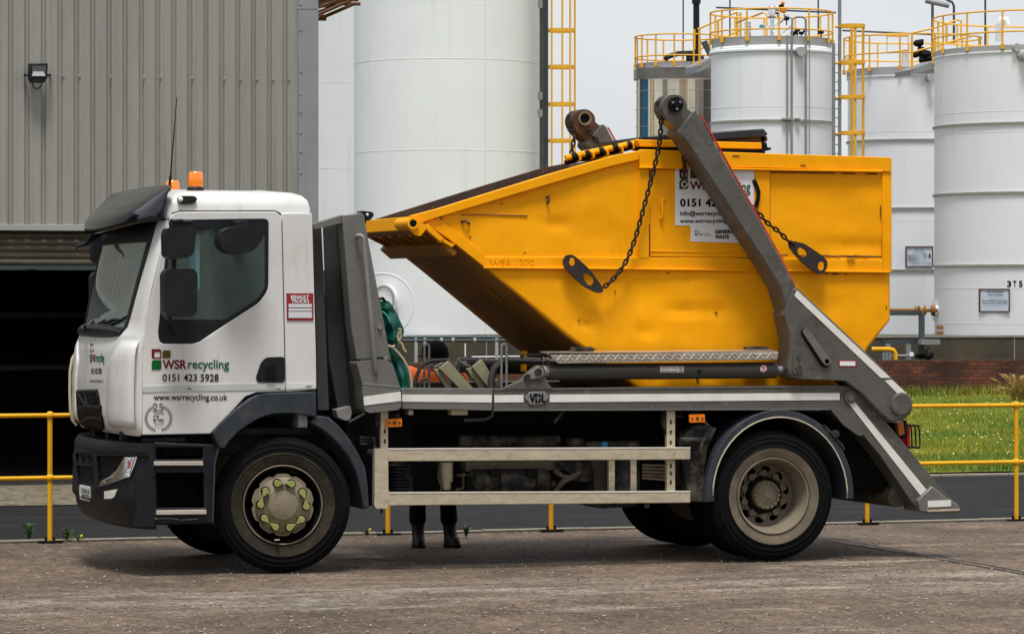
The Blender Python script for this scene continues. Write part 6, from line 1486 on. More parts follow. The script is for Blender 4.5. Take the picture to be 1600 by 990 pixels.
mb = MB(); mb.tube([P(596, 794, .06), P(596, 800, .08)], .01); mb.pprism([(585, 645), (594, 640), (596, 664), (592, 670), (587, 664)], .06, .12); mb.pprism([(1036, 642), (1046, 641), (1046, 676), (1042, 680), (1037, 668)], .06, .12); mb.build('bracket', 'dirty_black', sg)
mb = MB(); mb.tube([P(570, 645, .1), P(545, 660, .2)], .01); mb.pprism([(525, 640), (548, 634), (550, 644), (548, 655), (540, 657), (528, 652)], .06, .2); mb.build('cab_latch', 'pipe_grey', TR, bevel=.01)
# side marker lamps
for q in ([(604.5, 654.5), (628, 653.5), (628, 666), (604.5, 667)], [(1077.5, 647.5), (1101, 646.5), (1101.5, 659), (1078, 660)]):
    mb = MB(); mb.pprism(q, .02, .05, rnd=1.5); ml = mb.build('side_marker_lamp', 'amber', TR, bevel=.006)
    mx = sum(p[0] for p in q)/4; my = sum(p[1] for p in q)/4
    mb = MB()
    for dx in (-8, 0, 8): c = P(mx+dx, my, .02); mb.cyl(c, c-Vector((0, .006, 0)), .009 if dx else .014, seg=10)
    mb.build('lamp_screw', 'rusty_steel', ml)
    mb = MB(); mb.pprism([(q[0][0]+4, q[0][1]-8), (q[1][0]-4, q[1][1]-8), (q[1][0]-1, q[1][1]+14), (q[0][0]+1, q[0][1]+14)], .05, .07); mb.build('lamp_bracket', 'dark', ml)
mb = MB(); mb.tube([P(1101, 655, .05), P(1108, 665, .05), P(1107, 678, .06), P(1100, 686, .06)], .006, 5); mb.tube([P(1052, 643, .06), P(1058, 650, .05), P(1068, 652, .06), P(1063, 644, .08)], .006, 5)
mb.tube([P(770, 607, .04), P(771, 640, .06), P(768, 650, .08), P(758, 655, .1), P(725, 656, .12)], .014, 8)
mb.tube([P(880, 642, .1), P(866, 660, .1)], .012, 6); mb.build('cable', 'hose', TR)
mb = MB(); 
for x0, x1 in ((638, 646), (705, 731)): mb.pprism([(x0, 640), (x1, 640), (x1, 648), (x0, 648)], .1, .2)
mb.build('clamp_block', 'galv', TR, bevel=.004)

# ---- tanks, reservoirs and machinery behind the side guard
mb = MB()
mb.cyl(P(716, 689, .5), P(875, 689, .5), .05, seg=16); mb.build('air_tank', 'dirty_black', TR, bevel=.02)
mb = MB(); c0, c1 = P(738, 753, .35), P(852, 752, .35); mb.cyl(c0, c1, .105, seg=28); mb.cyl(c0-Vector((.03, 0, 0)), c0, .07, .105, 28); mb.cyl(c1, c1+Vector((.03, 0, 0)), .105, .07, 28); at = mb.build('air_tank', 'dirty_black', TR, smooth=45)
mb = MB()
for x in (775, 832):
    c = P(x, 753, .35); mb.lathe([(.107, -.008), (.112, -.008), (.112, .008), (.107, .008)], c, 'X', 28, closed=True); mb.pprism([(x-8, 734), (x+8, 733.5), (x+8, 743), (x-8, 743.5)], .22, .34)
mb.build('strap', 'dark', at)
mb = MB(); mb.pprism([(728, 721), (880, 719), (880, 734), (728, 736)], .36, .5); mb.build('tank_carrier', mat('carrier_brown', (.11, .085, .055), .7, var=.3, vs=5), TR)
mb = MB(); rows = [(r, h) for k in range(9) for r, h in ((.10, k*.026), (.088, k*.026+.013))]; c = P(626, 768, .4); mb.lathe([(.001, 0)]+[(r, h) for r, h in rows]+[(.001, .24)], c, 'Z', 24); mb.build('ribbed_box', 'dirty_black', TR, smooth=20)
mb = MB(); mb.cyl(P(697, 722, .4), P(697, 752, .4), .055, seg=18); mb.cyl(P(697, 752, .4), P(697, 764, .4), .04, seg=18); mb.build('filter', 'galv', TR)
mb = MB(); mb.tube([P(687, 724, .38), P(684, 745, .36), P(690, 760, .36), P(688, 766, .36)], .008, 6); mb.tube([P(712, 764, .38), P(724, 762, .38), P(724, 738, .38), P(714, 742, .38), P(734, 742, .38), P(736, 762, .38)], .012, 6); mb.tube([P(866, 735, .3), P(880, 744, .3), P(896, 746, .3), P(906, 736, .3)], .02, 8); mb.tube([P(867, 765, .35), P(880, 752, .3), P(898, 742, .3)], .025, 8); mb.build('pipework', mat('pipe_brown', (.10, .08, .055), .6, var=.3, vs=8), TR)
mb = MB(); mb.pprism([(868, 722), (900, 720), (922, 724), (926, 736), (926, 752), (898, 752), (897, 744), (884, 734)], .3, .4); mb.cyl(P(860, 752, .3), P(866, 758, .3), .03, seg=10); mb.cyl(P(884, 692, .45), P(912, 690, .45), .04, seg=12); mb.build('valve_block', 'dirty_black', TR, bevel=.01)
mb = MB(); mb.pprism([(916, 690), (1000, 688), (1000, 768), (930, 768), (926, 730)], .42, .9); mb.build('battery_box', mat('box_brown', (.075, .06, .042), .7, var=.3, vs=4), TR, bevel=.02)
mb = MB(); mb.cyl(P(975, 690, .30), P(975, 768, .30), .13, seg=28); rs = mb.build('reservoir', 'dirty_black', TR)
mb = MB()
for x in (956, 990): mb.pprism([(x-4.5, 716), (x+4.5, 716), (x+4.5, 768), (x-4.5, 768)], .155, .19)
mb.build('reservoir_strap', 'galv', rs); MB().cyl(P(945, 700, .3), P(945, 690, .3), .03, seg=12).build('filler_cap', 'blue', rs)
mb = MB()
for k in range(5): mb.cyl(P(1003, 726+k*5, .5), P(1040, 727+k*5.5, .5), .011, seg=6)
mb.build('brake_pipe', 'galv', TR)
mb = MB(); mb.pprism([(500, 638), (1060, 636), (1060, 700), (500, 704)], .60, .66); mb.box((P(640, 700, .7).x, .6, .48), (P(1030, 700, .7).x, .66, 1.1)); mb.pprism([(500, 648), (590, 646), (590, 790), (574, 790)], .55, .6); mb.build('chassis_side', 'dark', TR)
mb = MB(); mb.cyl((P(520, 700, .8).x, 1.1, .78), (P(720, 700, .8).x, 1.1, .78), .22, seg=18); mb.cyl((P(720, 700, .8).x, 1.15, .58), (P(1190, 700, .8).x, 1.15, .55), .06, seg=12); mb.build('drive_train', 'dark', TR)
mb = MB(); mb.pprism([(918, 787), (998, 786), (990, 791), (940, 794)], .4, .8); mb.pprism([(1010, 787), (1016, 787), (1014, 793), (1008, 793)], .3, .34); mb.build('sump', 'dirty_black', TR)
mb = MB()
for i in range(3): mb.cyl(P(562, 683+i*5, .12), P(583, 684+i*5, .12), .010, seg=6)
mb.tube([P(583, 683, .08), P(586, 700, .08), P(578, 712, .1)], .014, 6); mb.ball(P(578, 706, .08), .03, 8); mb.build('cable_bundle', 'dirty_black', TR)
# ---- tail lamps
mb = MB(); mb.pprism([(1402, 660), (1411, 657.5), (1414, 678), (1405, 681)], .10, .16); tl = mb.build('tail_lamp', mat('tail_amber', (.50, .13, .02), .35, var=.2), TR, bevel=.006)
mb = MB(); mb.pprism([(1399, 660), (1416, 656), (1419, 664), (1416, 684), (1402, 684)], .17, .45); mb.build('lamp_mount', 'dark', tl)
mb = MB(); mb.box(tuple(P(1418, 697, .30)), tuple(P(1422, 664, .30)+Vector((.0, .4, 0)))); lamp = mb.build('tail_lamp', 'red_lens', TR)
mb = MB()
for k in range(6):
    yy = .28+k*.08; a = P(1416+k*.3, 664, .3); 
    pts = [(P(1415, 665, .3).x, yy, P(1415, 665, .3).z), (P(1432, 664, .3).x, yy, P(1432, 664, .3).z), (P(1435, 670, .3).x, yy, P(1435, 671, .3).z), (P(1436, 698, .3).x, yy, P(1436, 698, .3).z), (P(1418, 699, .3).x, yy, P(1418, 699, .3).z)]
    mb.tube(pts, .007, 5)
for y in (665, 699): p = P(1433, y, .3); mb.cyl((p.x, .26, p.z), (p.x, .70, p.z), .008, seg=6)
mb.build('lamp_cage', 'ink', lamp)
# ================================================================== THE SKIP
YS0, YS1 = .30, 2.14
SK = thing('skip', 'yellow enclosed builders skip with sloping front resting on the lorry deck', 'skip', (P(1150, 610, 1.2).x, 1.22, P(1150, 610, .3).z))
side = [(660, 341), (684, 334), (860, 279), (960, 249), (1003, 241), (1390, 251), (1390, 500), (1355, 544), (1316, 612), (1000, 612), (900, 534), (758, 416), (711, 379), (690, 372)]
def dented(mbx, amp=.010):
    bmesh.ops.remove_doubles(mbx.bm, verts=mbx.bm.verts, dist=1e-5)
    return mbx
# side plates: finely gridded so that they can carry dents
def inside(p, poly):
    x, y = p; c = False; n = len(poly)
    for i in range(n):
        (x1, y1), (x2, y2) = poly[i], poly[i-1]
        if (y1 > y) != (y2 > y) and x < (x2-x1)*(y-y1)/(y2-y1)+x1: c = not c
    return c
DENTS = [(1070, 485, 30, 5, .020), (1010, 518, 16, 6, .012), (915, 505, 10, 6, .018), (870, 350, 22, 10, .008), (1340, 385, 60, 10, .010), (1120, 485, 24, 5, .016), (1290, 480, 40, 20, .008), (1000, 460, 60, 25, .008), (860, 320, 90, 50, .006), (1020, 592, 20, 6, .02), (1110, 590, 16, 6, .02), (940, 360, 30, 30, .006), (1320, 320, 40, 40, .006)]
mb = MB()
cols = [690+i*6.0 for i in range(int((1390-690)/6)+1)]+[1390]
def top_y(x):
    pts = [(660, 341), (684, 334), (860, 279), (960, 249), (1003, 241), (1390, 251)]
    for a, b in zip(pts, pts[1:]):
        if x <= b[0]: return a[1]+(b[1]-a[1])*(x-a[0])/(b[0]-a[0])
    return 251
def bot_y(x):
    pts = [(690, 365), (711, 379), (758, 416), (900, 534), (1000, 612), (1316, 612), (1355, 544), (1390, 500)]
    for a, b in zip(pts, pts[1:]):
        if x <= b[0]: return a[1]+(b[1]-a[1])*(x-a[0])/(b[0]-a[0])
    return 500
for Yp, sg in ((YS0, 1), (YS1, 0)):
    rows = []
    for x in cols:
        row = []; yt, yb = top_y(x), bot_y(x)
        for k in range(46):
            y = yt+(yb-yt)*k/45; p = P(x, y, YS0); d = 0
            if sg:
                for (cx, cy, rx, ry, am) in DENTS:
                    e = ((x-cx)/rx)**2+((y-cy)/ry)**2
                    if e < 6: d += 1.7*am*math.exp(-e)
                d += .009*mnoise.noise((p.x*1.6, p.z*2.2, 5))+.003*mnoise.noise((p.x*6, p.z*7, 9))
            row.append(Vector((p.x, Yp+d, p.z)))
        rows.append(row)
    mb.grid(rows)
sb = mb.build('side_plate', 'yellow', SK, smooth=60, solid=.006)
# sloping front plate, floor, tail plate, roof over the enclosed rear
def acrosspx(pxs, th, name, m, y0=YS0+.006, y1=YS1-.006, par=None):
    pts = [P(x, y, YS0) for x, y in pxs]; mb = MB()
    for a, b in zip(pts, pts[1:]):
        n = 14; rows = []
        for i in range(n+1): rows.append([Vector((a.x+(b.x-a.x)*i/n, y0+(y1-y0)*k/16, a.z+(b.z-a.z)*i/n))+Vector((0, 0, .012*mnoise.noise((i*.5, k*.4, a.x)) if 0 < k < 16 and 0 < i < n else 0)) for k in range(17)])
        mb.grid(rows)
    return mb.build(name, m, par or SK, solid=th, smooth=50)
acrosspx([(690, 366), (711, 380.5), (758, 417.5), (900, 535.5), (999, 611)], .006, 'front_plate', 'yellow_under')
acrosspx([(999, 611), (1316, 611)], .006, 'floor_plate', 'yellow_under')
acrosspx([(1316, 611), (1354, 544), (1389, 500), (1389, 252)], .006, 'tail_plate', 'yellow')
acrosspx([(1003, 238), (1389, 249)], .006, 'roof_plate', 'yellow')
acrosspx([(1000, 243), (998, 420)], .006, 'inner_bulkhead', 'rust')
# inner lining of the far side, seen over the near rim
mb = MB(); pts = [P(x, y, YS0) for x, y in ((664, 341), (684, 334), (860, 279), (960, 249), (1003, 241), (1000, 420), (758, 412))]
mb.loops_prism([[Vector((p.x, YS1-.02, p.z)) for p in pts]], (0, .012, 0)); mb.build('far_side_lining', 'rust', SK)
# rims and rails
def railpx(name, pxs, Y0, Y1, m='yellow', bev=.005, par=None, rnd=0):
    mb = MB(); mb.pprism(pxs, Y0, Y1, rnd=rnd); return mb.build(name, m, par or SK, bevel=bev)
TOPR = [(642, 337), (684, 326), (860, 271.5), (960, 243), (999, 235.5), (999, 249), (960, 258), (860, 287), (684, 339.5), (664, 346), (648, 352)]
railpx('top_rim', TOPR, YS0-.045, YS0+.03)
railpx('top_rail', [(999, 235.5), (1003, 233.5), (1393, 246), (1393, 269), (1379, 268), (1203, 262.5), (999, 262)], YS0-.035, YS0+.02)
railpx('top_rail_lip', [(1000, 260.5), (1379, 266.5), (1379, 269), (1000, 263)], YS0-.055, YS0-.02)
railpx('waist_rail', [(758, 401), (998, 402), (1385, 406), (1391, 407), (1391, 425.5), (1000, 420.5), (758, 418)], YS0-.018, YS0+.012)
railpx('waist_rail_lip', [(757, 416.5), (1000, 418.5), (1391, 423.5), (1391, 426.5), (1000, 421.5), (757, 419.5)], YS0-.040, YS0)
for q in ([(998.5, 258), (1014, 259), (1014, 404), (998.5, 403)], [(1180, 264), (1203, 265), (1203, 406), (1180, 405)], [(1379, 250), (1393.5, 246.5), (1393.5, 425), (1379, 424)]): railpx('upright', q, YS0-.022, YS0+.01)
mb = MB(); mb.pprism([(1201.8, 268), (1380, 271), (1380, 402), (1201.8, 399)], YS0-.003, YS0+.002, [[(1203.6, 270), (1377.5, 273), (1377.5, 400), (1203.6, 397)]]); mb.pprism([(1013.5, 263), (1181, 265), (1181, 404.5), (1013.5, 403)], YS0-.003, YS0+.002, [[(1015.2, 264), (1180, 266.5), (1180, 403), (1015.2, 401.5)]]); mb.build('panel_gap', mat('gap_brown', (.09, .045, .01), .8), SK)
railpx('side_door', [(1016, 265), (1179.5, 267), (1179.5, 402), (1016, 400.5)], YS0-.012, YS0+.004)
railpx('door_sill', [(1016, 391), (1179, 394), (1179, 396), (1016, 393)], YS0-.018, YS0-.01, bev=.002)
mb = MB(); mb.tube([P(1038, 312, YS0-.01), P(1034.5, 314, YS0-.04), P(1035.5, 328, YS0-.05), P(1034, 341, YS0-.04), P(1031, 343, YS0-.01)], .010, 6); mb.build('door_pull', 'yellow', SK)
mb = MB()
for k in range(4): mb.tube([P(1203+44*k, 398.5, YS0-.012), P(1212+44*k, 399.3+.1*k, YS0-.018), P(1225+44*k, 399+.2*k, YS0-.012)], .006, 5)
mb.tube([P(720, 335.5, YS0+.0), P(760, 335, YS0-.004), P(824, 336.5, YS0)], .006, 5); mb.build('weld_bead', 'yellow_under', SK)
lettering([('WSR 1270', 765, 835, 404, 414)], pl(YS0-.021), 'yellow', SK, name='welded_lettering', bold=.01, thick=.003)
# rusty scars and small hooks on the front of the side plate
mb = MB(); mb.tube([P(854, 309, YS0-.004), P(857, 306, YS0-.03), P(858, 313, YS0-.03), P(855, 318, YS0-.004)], .010, 6); mb.tube([P(721, 347, YS0-.004), P(726, 345, YS0-.03), P(731, 347, YS0-.035), P(733, 350, YS0-.01)], .011, 6); mb.build('net_hook', 'rusty_steel', SK)
rs = random.Random(4)
for (x, y, w, h) in ((1292, 427, 9, 2.2), (1306, 428, 12, 2.6), (1322, 428.5, 6, 2), (1044, 426, 5, 2), (1216, 403, 6, 1.5), (1330, 402, 16, 1.6), (1203, 272, 1.6, 5), (1376, 330, 1.5, 26), (962, 455, 2.5, 2.5), (905, 500, 3, 2), (1008, 262, 5, 2), (1150, 243, 12, 1.4), (1255, 258, 9, 1.3), (860, 285, 6, 1.6), (785, 318, 5, 1.6), (700, 352, 4, 2), (1120, 488, 5, 1.5), (1240, 470, 3, 3), (820, 395, 4, 2), (735, 370, 3, 2), (1090, 592, 5, 1.5), (1385, 480, 2, 7), (1300, 560, 4, 2), (930, 545, 4, 1.6)):
    pp = [(x+w*.5*math.cos(a)*rs.uniform(.5, 1.15), y+h*.5*math.sin(a)*rs.uniform(.5, 1.2)) for a in [i*math.pi/6 for i in range(12)]]
    yy = YS0-(.039 if 401 < y < 426 or y < 270 and x > 1000 else .012 if 1016 < x < 1180 and y < 403 else .006)
    MB().pprism(pp, yy-.004, yy+.03).build('rust_mark', 'rusty_steel', SK)
# front edge: pipe lug with gusset, rim beam, ribs underneath
mb = MB(); mb.pprism([(640, 358), (653, 343), (668, 353), (664, 364), (656, 369), (643, 363)], YS0-.09, YS0-.05) if False else mb.pprism([(650, 339), (669, 354), (657, 369), (650, 368), (641, 359), (640, 346)], YS0-.07, YS0-.03, rnd=2); mb.build('gusset', 'yellow', SK, bevel=.006)
mb = MB(); c = P(644, 349, YS0-.07); mb.lathe([(.046, -.03), (.046, .36), (.030, .36), (.030, -.03)], c, 'Y', 28, closed=True); o = mb.build('lug_pipe', 'yellow', SK); MB().cyl(c+Vector((0, -.022, 0)), c+Vector((0, .0, 0)), .0305, seg=20).build('lug_bore', 'ink', o)
mb = MB(); mb.pprism([(668, 349), (694, 372), (689, 378), (664, 357)], YS0-.05, YS0+.02); mb.pprism([(690, 370), (700, 377), (712, 382), (706, 387), (694, 379), (686, 379)], YS0-.04, YS0+.03); mb.pprism([(662, 346), (684, 339.5), (760, 400), (758, 418), (700, 372)], YS0-.012, YS0+.01); mb.build('edge_stiffener', 'yellow', SK, bevel=.005)
def crossbeam(x0, y0, x1, y1, d, name='rim_beam', m='yellow', ya=YS0+.02, yb=YS1+.03):
    a, b = P(x0, y0, YS0), P(x1, y1, YS0); n = Vector((-(b.z-a.z), 0, b.x-a.x)).normalized()*d
    q = [a, b, b+n, a+n]; mb = MB(); mb.loops_prism([[Vector((p.x, ya, p.z)) for p in q]], (0, yb-ya, 0)); return mb.build(name, m, SK, bevel=.006)
crossbeam(642, 338, 640, 359, .09)
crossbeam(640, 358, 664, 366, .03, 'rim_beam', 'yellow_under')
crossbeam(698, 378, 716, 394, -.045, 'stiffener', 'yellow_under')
for k in range(6):
    yy = YS0+.22+k*.30; a, b = P(655, 360, YS0), P(704, 385, YS0)
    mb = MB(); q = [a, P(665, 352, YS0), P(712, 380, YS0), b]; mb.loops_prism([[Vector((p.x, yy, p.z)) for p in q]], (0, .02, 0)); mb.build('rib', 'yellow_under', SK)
mb = MB(); a, b = P(668, 354, YS0), P(712, 382, YS0); mb.loops_prism([[Vector((a.x, YS0+.02, a.z)), Vector((b.x, YS0+.02, b.z)), Vector((b.x, YS1, b.z)), Vector((a.x, YS1, a.z))]], (0, 0, .01)); mb.build('rib_backing', 'rust', SK)
for yy, dx in ((.9, 0), (1.35, 12)):
    mb = MB(); mb.tube([Vector((P(790+dx, 446, YS0).x, yy, P(790+dx, 446, YS0).z)), Vector((P(822+dx, 472, YS0).x, yy+.02, P(822+dx, 472, YS0).z))], .012, 6); mb.build('runner', 'yellow_under', SK)
mb = MB(); mb.pprism([(818, 548), (824, 548), (823, 580), (817, 580)], .7, .76); mb.build('skip_leg', 'yellow', SK)
# signs
fs = pl(YS0-.018); fs2 = pl(YS0-.021)
mb = MB(); mb.pprism([(1055, 262.5), (1179, 264), (1177.5, 355), (1055, 352)], YS0-.017, YS0-.013); sg1 = mb.build('sign_board', 'white_plain', SK, label='white company sign with phone number')
logo(fs, SK, ((1061.5, 264, 1075, 279), (1078.5, 265, 1092, 279), (1061.5, 281, 1075, 295.5)))
lettering([('WSR', 1077.5, 1117, 283, 296.5)], fs, 'wred', SK, bold=.022); lettering([('recycling', 1119, 1172.5, 283.5, 305)], fs, 'tgreen', SK, bold=.012)
lettering([('0151 423 5928', 1062.5, 1168, 310.5, 323)], fs, 'ink', SK, bold=.03)
lettering([('info@wsrrecycling.co.uk', 1062.5, 1160, 329.5, 339)], fs, 'ink', SK, bold=.012); lettering([('www.wsrrecycling.co.uk', 1062.5, 1160, 342, 350)], fs, 'ink', SK, bold=.012)
mb = MB(); mb.pprism([(1079, 352.5), (1178, 354.6), (1178, 380), (1079, 377)], YS0-.0165, YS0-.0125); mb.build('sign_board', 'white_plain', SK, label='small white GENERAL WASTE sign')
lettering([('GENERAL', 1117, 1150, 359, 365)], fs, 'ink', SK, bold=.03); lettering([('WASTE', 1117, 1139, 367, 373)], fs, 'ink', SK, bold=.03)
mb = MB(); L = lambda l: mb.loops_prism([[fs(*p) for p in l]], (0, -.002, 0)); L([(1085.5, 360), (1089, 360), (1089, 361), (1086.5, 361), (1086.5, 363), (1085.5, 363)]); L([(1090, 361), (1092, 361), (1092, 363), (1090, 363)]); L([(1086, 364.5), (1089, 364.5), (1089, 368), (1086, 368)]); mb.build('logo', 'ink_grey', SK)
lettering([('WSR recycling', 1090.5, 1110, 364.5, 368.5)], fs, 'ink_soft', SK)
# lid beam, flap, netting bar along the front rim
mb = MB(); mb.pprism([(996, 218), (1190, 223), (1192, 233), (1000, 229)], YS0+.02, YS0+.12); lid = mb.build('lid_beam', 'yellow', SK, bevel=.006)
mb = MB(); mb.pprism([(998, 229.5), (1194, 234), (1196, 239.5), (1000, 234.5)], YS0+.03, YS0+.2); mb.pprism([(1190, 222.5), (1198, 223), (1199, 230), (1205, 231), (1205, 234), (1197, 236), (1190, 238)], YS0+.02, YS0+.14); mb.build('lid_seal', 'ink', lid)
mb = MB(); mb.pprism([(1100, 207), (1194, 201), (1201, 210), (1196, 213), (1112, 218), (1104, 218)], YS0+.25, YS1-.2); mb.build('lid', mat('lid_black', (.022, .024, .030), .4, var=.2, vs=4), SK, bevel=.012)
mb = MB(); mb.pprism([(1112, 216), (1192, 211), (1197, 217), (1192, 223), (1112, 223)], YS0+.3, YS0+.34); c = P(1194, 217, YS0+.3); mb.cyl(c, c+Vector((0, .1, 0)), .03, seg=14); mb.build('lid_hinge', 'rusty_steel', SK)
mb = MB(); mb.pprism([(996, 219), (1000, 214), (1022, 214), (1040, 210), (1052, 213), (1044, 219), (1010, 221)], YS0+.5, YS1-.3); mb.build('folded_cover', 'black_plastic', SK, bevel=.01)
mb = MB(); pts = [P(x, y, YS0+.16) for x, y in ((884, 247), (899, 243), (930, 237), (960, 231), (998, 222))]; mb.tube(pts, .026, 10); nb = mb.build('netting_bar', 'yellow', SK)
for (xa, ya, xb, yb) in ((893, 246, 901, 244), (914, 242, 921, 240.5), (936, 237.5, 943, 236), (957, 232.5, 965, 231), (980, 228, 986, 226.5)):
    MB().cyl(P(xa, ya, YS0+.155), P(xb, yb, YS0+.155), .034, seg=12).build('bar_sleeve', 'ink', nb)
for (x, y) in ((906, 244), (927, 240), (949, 236), (972, 231), (990, 226)):
    MB().tube([P(x-3, y-5, YS0+.15), P(x, y-1, YS0+.12), P(x+1, y+5, YS0+.12), P(x-2, y+8, YS0+.15)], .010, 6).build('bar_bracket', 'yellow', nb)
mb = MB(); mb.pprism([(884, 250), (1000, 226), (1000, 231), (960, 241), (884, 258)], YS0+.19, YS0+.24); mb.build('netting_roll', 'ink', SK, bevel=.01)
mb = MB(); mb.tube([P(1178, 281, YS0-.02), P(1182, 290, YS0-.03), P(1185.5, 300, YS0-.035), P(1184, 312, YS0-.035), P(1181, 324, YS0-.02)], .018, 8); mb.build('cover_hook', 'ink', SK)

# ================================================================== CHAINS hanging from the arms
def chain(pts, lab, pitch=.042, wire=.0085):
    t = thing('chain', lab, 'chain', pts[0], 'lifting chains hanging from the arm tips')
    P_ = [Vector(p) for p in pts]; seg = []; 
    # Catmull-Rom through measured points
    dense = []
    for i in range(len(P_)-1):
        a, b, c, d = P_[max(i-1, 0)], P_[i], P_[i+1], P_[min(i+2, len(P_)-1)]
        for k in range(24):
            u = k/24; dense.append(.5*((2*b)+(c-a)*u+(2*a-5*b+4*c-d)*u*u+(3*b-a-3*c+d)*u**3))
    dense.append(P_[-1]); mb = MB(); acc = 0; last = dense[0]; k = 0; nxt = pitch/2
    for p, q in zip(dense, dense[1:]):
        L = (q-p).length
        while acc+L >= nxt:
            c = p.lerp(q, (nxt-acc)/L); d = (q-p).normalized(); u = d.cross(Vector((0, 1, .15))).normalized()
            if k % 2: u = d.cross(u).normalized()
            else: u = (u+.35*d.cross(u)).normalized()
            h = pitch*.36; w = pitch*.30; ring = []
            for a in range(14):
                th = 2*math.pi*a/14; ring.append(c+d*(h*(1 if math.cos(th) > 0 else -1)*.75+w*math.cos(th))+u*w*math.sin(th))
            mb.tube(ring, wire, 6, closed=True); k += 1; nxt += pitch
        acc += L
    mb.build('links', 'chain', t, smooth=60); return t
def lugplate(t, px, holes, Y):
    mb = MB(); mb.pprism(roundpoly(px, 4), Y, Y+.028, [roundpoly(h, 4) for h in holes]); mb.build('lug_plate', 'lug', t, bevel=.006)
Yc = YS0-.10
ch = chain([P(1033, 186, .10), P(1032, 205, .12), P(1029, 232, .16), P(1019, 275, Yc), P(1003, 335, Yc), P(990, 380, Yc), P(976, 412, Yc), P(958, 436, Yc), P(943, 449, Yc)], 'longest rusty chain, hanging from the near arm tip down to an oval lifting plate')
lugplate(ch, [(880, 408), (884, 399), (893, 397), (900, 401), (921, 420), (931, 433), (942, 449), (943, 456), (936, 458), (929, 456), (912, 447), (896, 432), (882, 417)], [[(891, 402.5), (898, 402.5), (900, 411), (897, 415), (892, 415), (889, 411)], [(913, 427.5), (919, 427.5), (928, 434), (929.5, 440), (925, 446), (919, 445), (913, 437), (911, 432)]], Yc)
ch2 = chain([P(1176, 322, YS0-.05), P(1186, 334, Yc), P(1200, 349, Yc), P(1217, 362, Yc), P(1229, 374, Yc), P(1237, 381, Yc)], 'dark rusty chain from behind the near arm to the rear lifting plate of the skip', pitch=.044)
lugplate(ch2, [(1233, 385), (1235, 378), (1240, 376.5), (1256, 380), (1270, 389), (1289, 402), (1293, 409), (1293, 418), (1287, 427), (1280, 429), (1272, 424), (1254, 410), (1241, 396)], [[(1247, 388), (1252, 386), (1261, 392), (1263, 399), (1258, 402), (1250, 400), (1246, 394)], [(1278, 412), (1283, 408), (1289, 410), (1289, 420), (1284, 423), (1278, 421)]], Yc)
ch3 = chain([P(1069, 244, .22), P(1069.5, 262, .22), P(1069, 284, .22)], 'short chain with an end ring dangling in front of the company sign', pitch=.044)
mb = MB(); c = P(1069.5, 288, .21); mb.tube([c+Vector((.022*math.cos(a), 0, .022*math.sin(a))) for a in [i*math.pi/8 for i in range(16)]], .007, 6, closed=True); mb.build('end_ring', 'galv', ch3)
f_ = lambda x, y: P(x, y, 2.2)
ch4 = chain([f_(896, 204), f_(897, 216), f_(894, 232), f_(892, 244), f_(888, 262)], 'rusty chain hanging from the tip of the far lifting arm', pitch=.044)
ch5 = chain([f_(918, 203), f_(925, 212), f_(935, 222), f_(941, 230), f_(944, 240)], 'rusty slack chain draped over the far lifting arm', pitch=.044)
# ================================================================== TARPAULIN behind the headboard
c = P(600, 606, .55)
TP = thing('tarpaulin', 'rolled green tarpaulin tied with rope behind the grey headboard', 'tarpaulin', c)
def loft_lump(secs, seg=22, Y=.55, dep=.24, nz_=.007):
    mb = MB(); rows = []
    for i, (y, x0, x1) in enumerate(secs):
        a, b = P(x0, y, Y), P(x1, y, Y); cx, hw = (a.x+b.x)/2, (b.x-a.x)/2; row = []
        for k in range(seg):
            t = 2*math.pi*k/seg; r = 1+.07*math.sin(5*t+i*.12)+.05*math.sin(9*t-i*.08)+.03*math.sin(2*t+i*.5)
            p = Vector((cx+hw*math.cos(t)*min(r, 1.05), Y+dep*math.sin(t)*r, a.z)); n_ = mnoise.noise_vector(p*5)*nz_
            row.append(p+n_)
        rows.append(row)
    V = mb.grid(rows, close=True); mb.bm.faces.new(V[0]); mb.bm.faces.new(V[-1]); return mb
def dens(secs, n=5):
    out = []
    for a, b in zip(secs, secs[1:]):
        for k in range(n): t = k/n; out.append(tuple(p+(q-p)*t for p, q in zip(a, b)))
    return out+[secs[-1]]
loft_lump(dens([(470, 583, 600), (474, 578, 606), (481, 577, 611), (487, 578, 616), (500, 578, 621), (512, 580, 625.5), (519, 582, 626.5), (530, 586, 623), (536, 592, 617), (540, 596, 612)])).build('upper_roll', 'tarp', TP, smooth=60)
loft_lump(dens([(539, 590, 612), (545, 590, 617), (556, 590, 622), (566, 592, 628), (580, 594, 634), (592, 596, 638), (607, 596, 641.5)])).build('lower_fold', 'tarp', TP, smooth=60)
mb = MB()
mb.tube([P(x, y, .29) for x, y in ((602, 537), (608, 541), (613, 542), (617, 540))], .012, 6)
mb.tube([P(x, y, .29) for x, y in ((613, 542), (622, 551), (630, 561), (637, 573), (641, 585), (643, 600), (643, 607))], .010, 6)
mb.tube([P(x, y, .29) for x, y in ((621, 532), (625, 530), (627, 524), (624, 519), (621, 526), (624, 534), (628, 537), (630, 544), (634, 550), (632, 548))], .010, 6)
mb.tube([P(x, y, .29) for x, y in ((622, 514), (626, 514), (626, 520), (622, 519))], .008, 6)
mb.build('rope', 'rope', TP)
mb = MB(); mb.tube([P(x, y, .4) for x, y in ((592, 474), (592, 467), (598, 466), (601, 470), (600, 476))], .014, 6); mb.build('strap_loop', 'ink', TP)
mb = MB(); rows = []
for i in range(9):
    u = i/8; rows.append([P(596+15*u+w*6, 486+22*u-4*math.sin(3*u)+w*2, .31-.012*math.sin(3.1*(w+.5))) for w in (-.5, -.25, 0, .25, .5)])
mb.grid(rows); mb.build('fold_edge', mat('tarp_light', (.02, .26, .19), .45, var=.2, vs=8), TP, solid=.01)

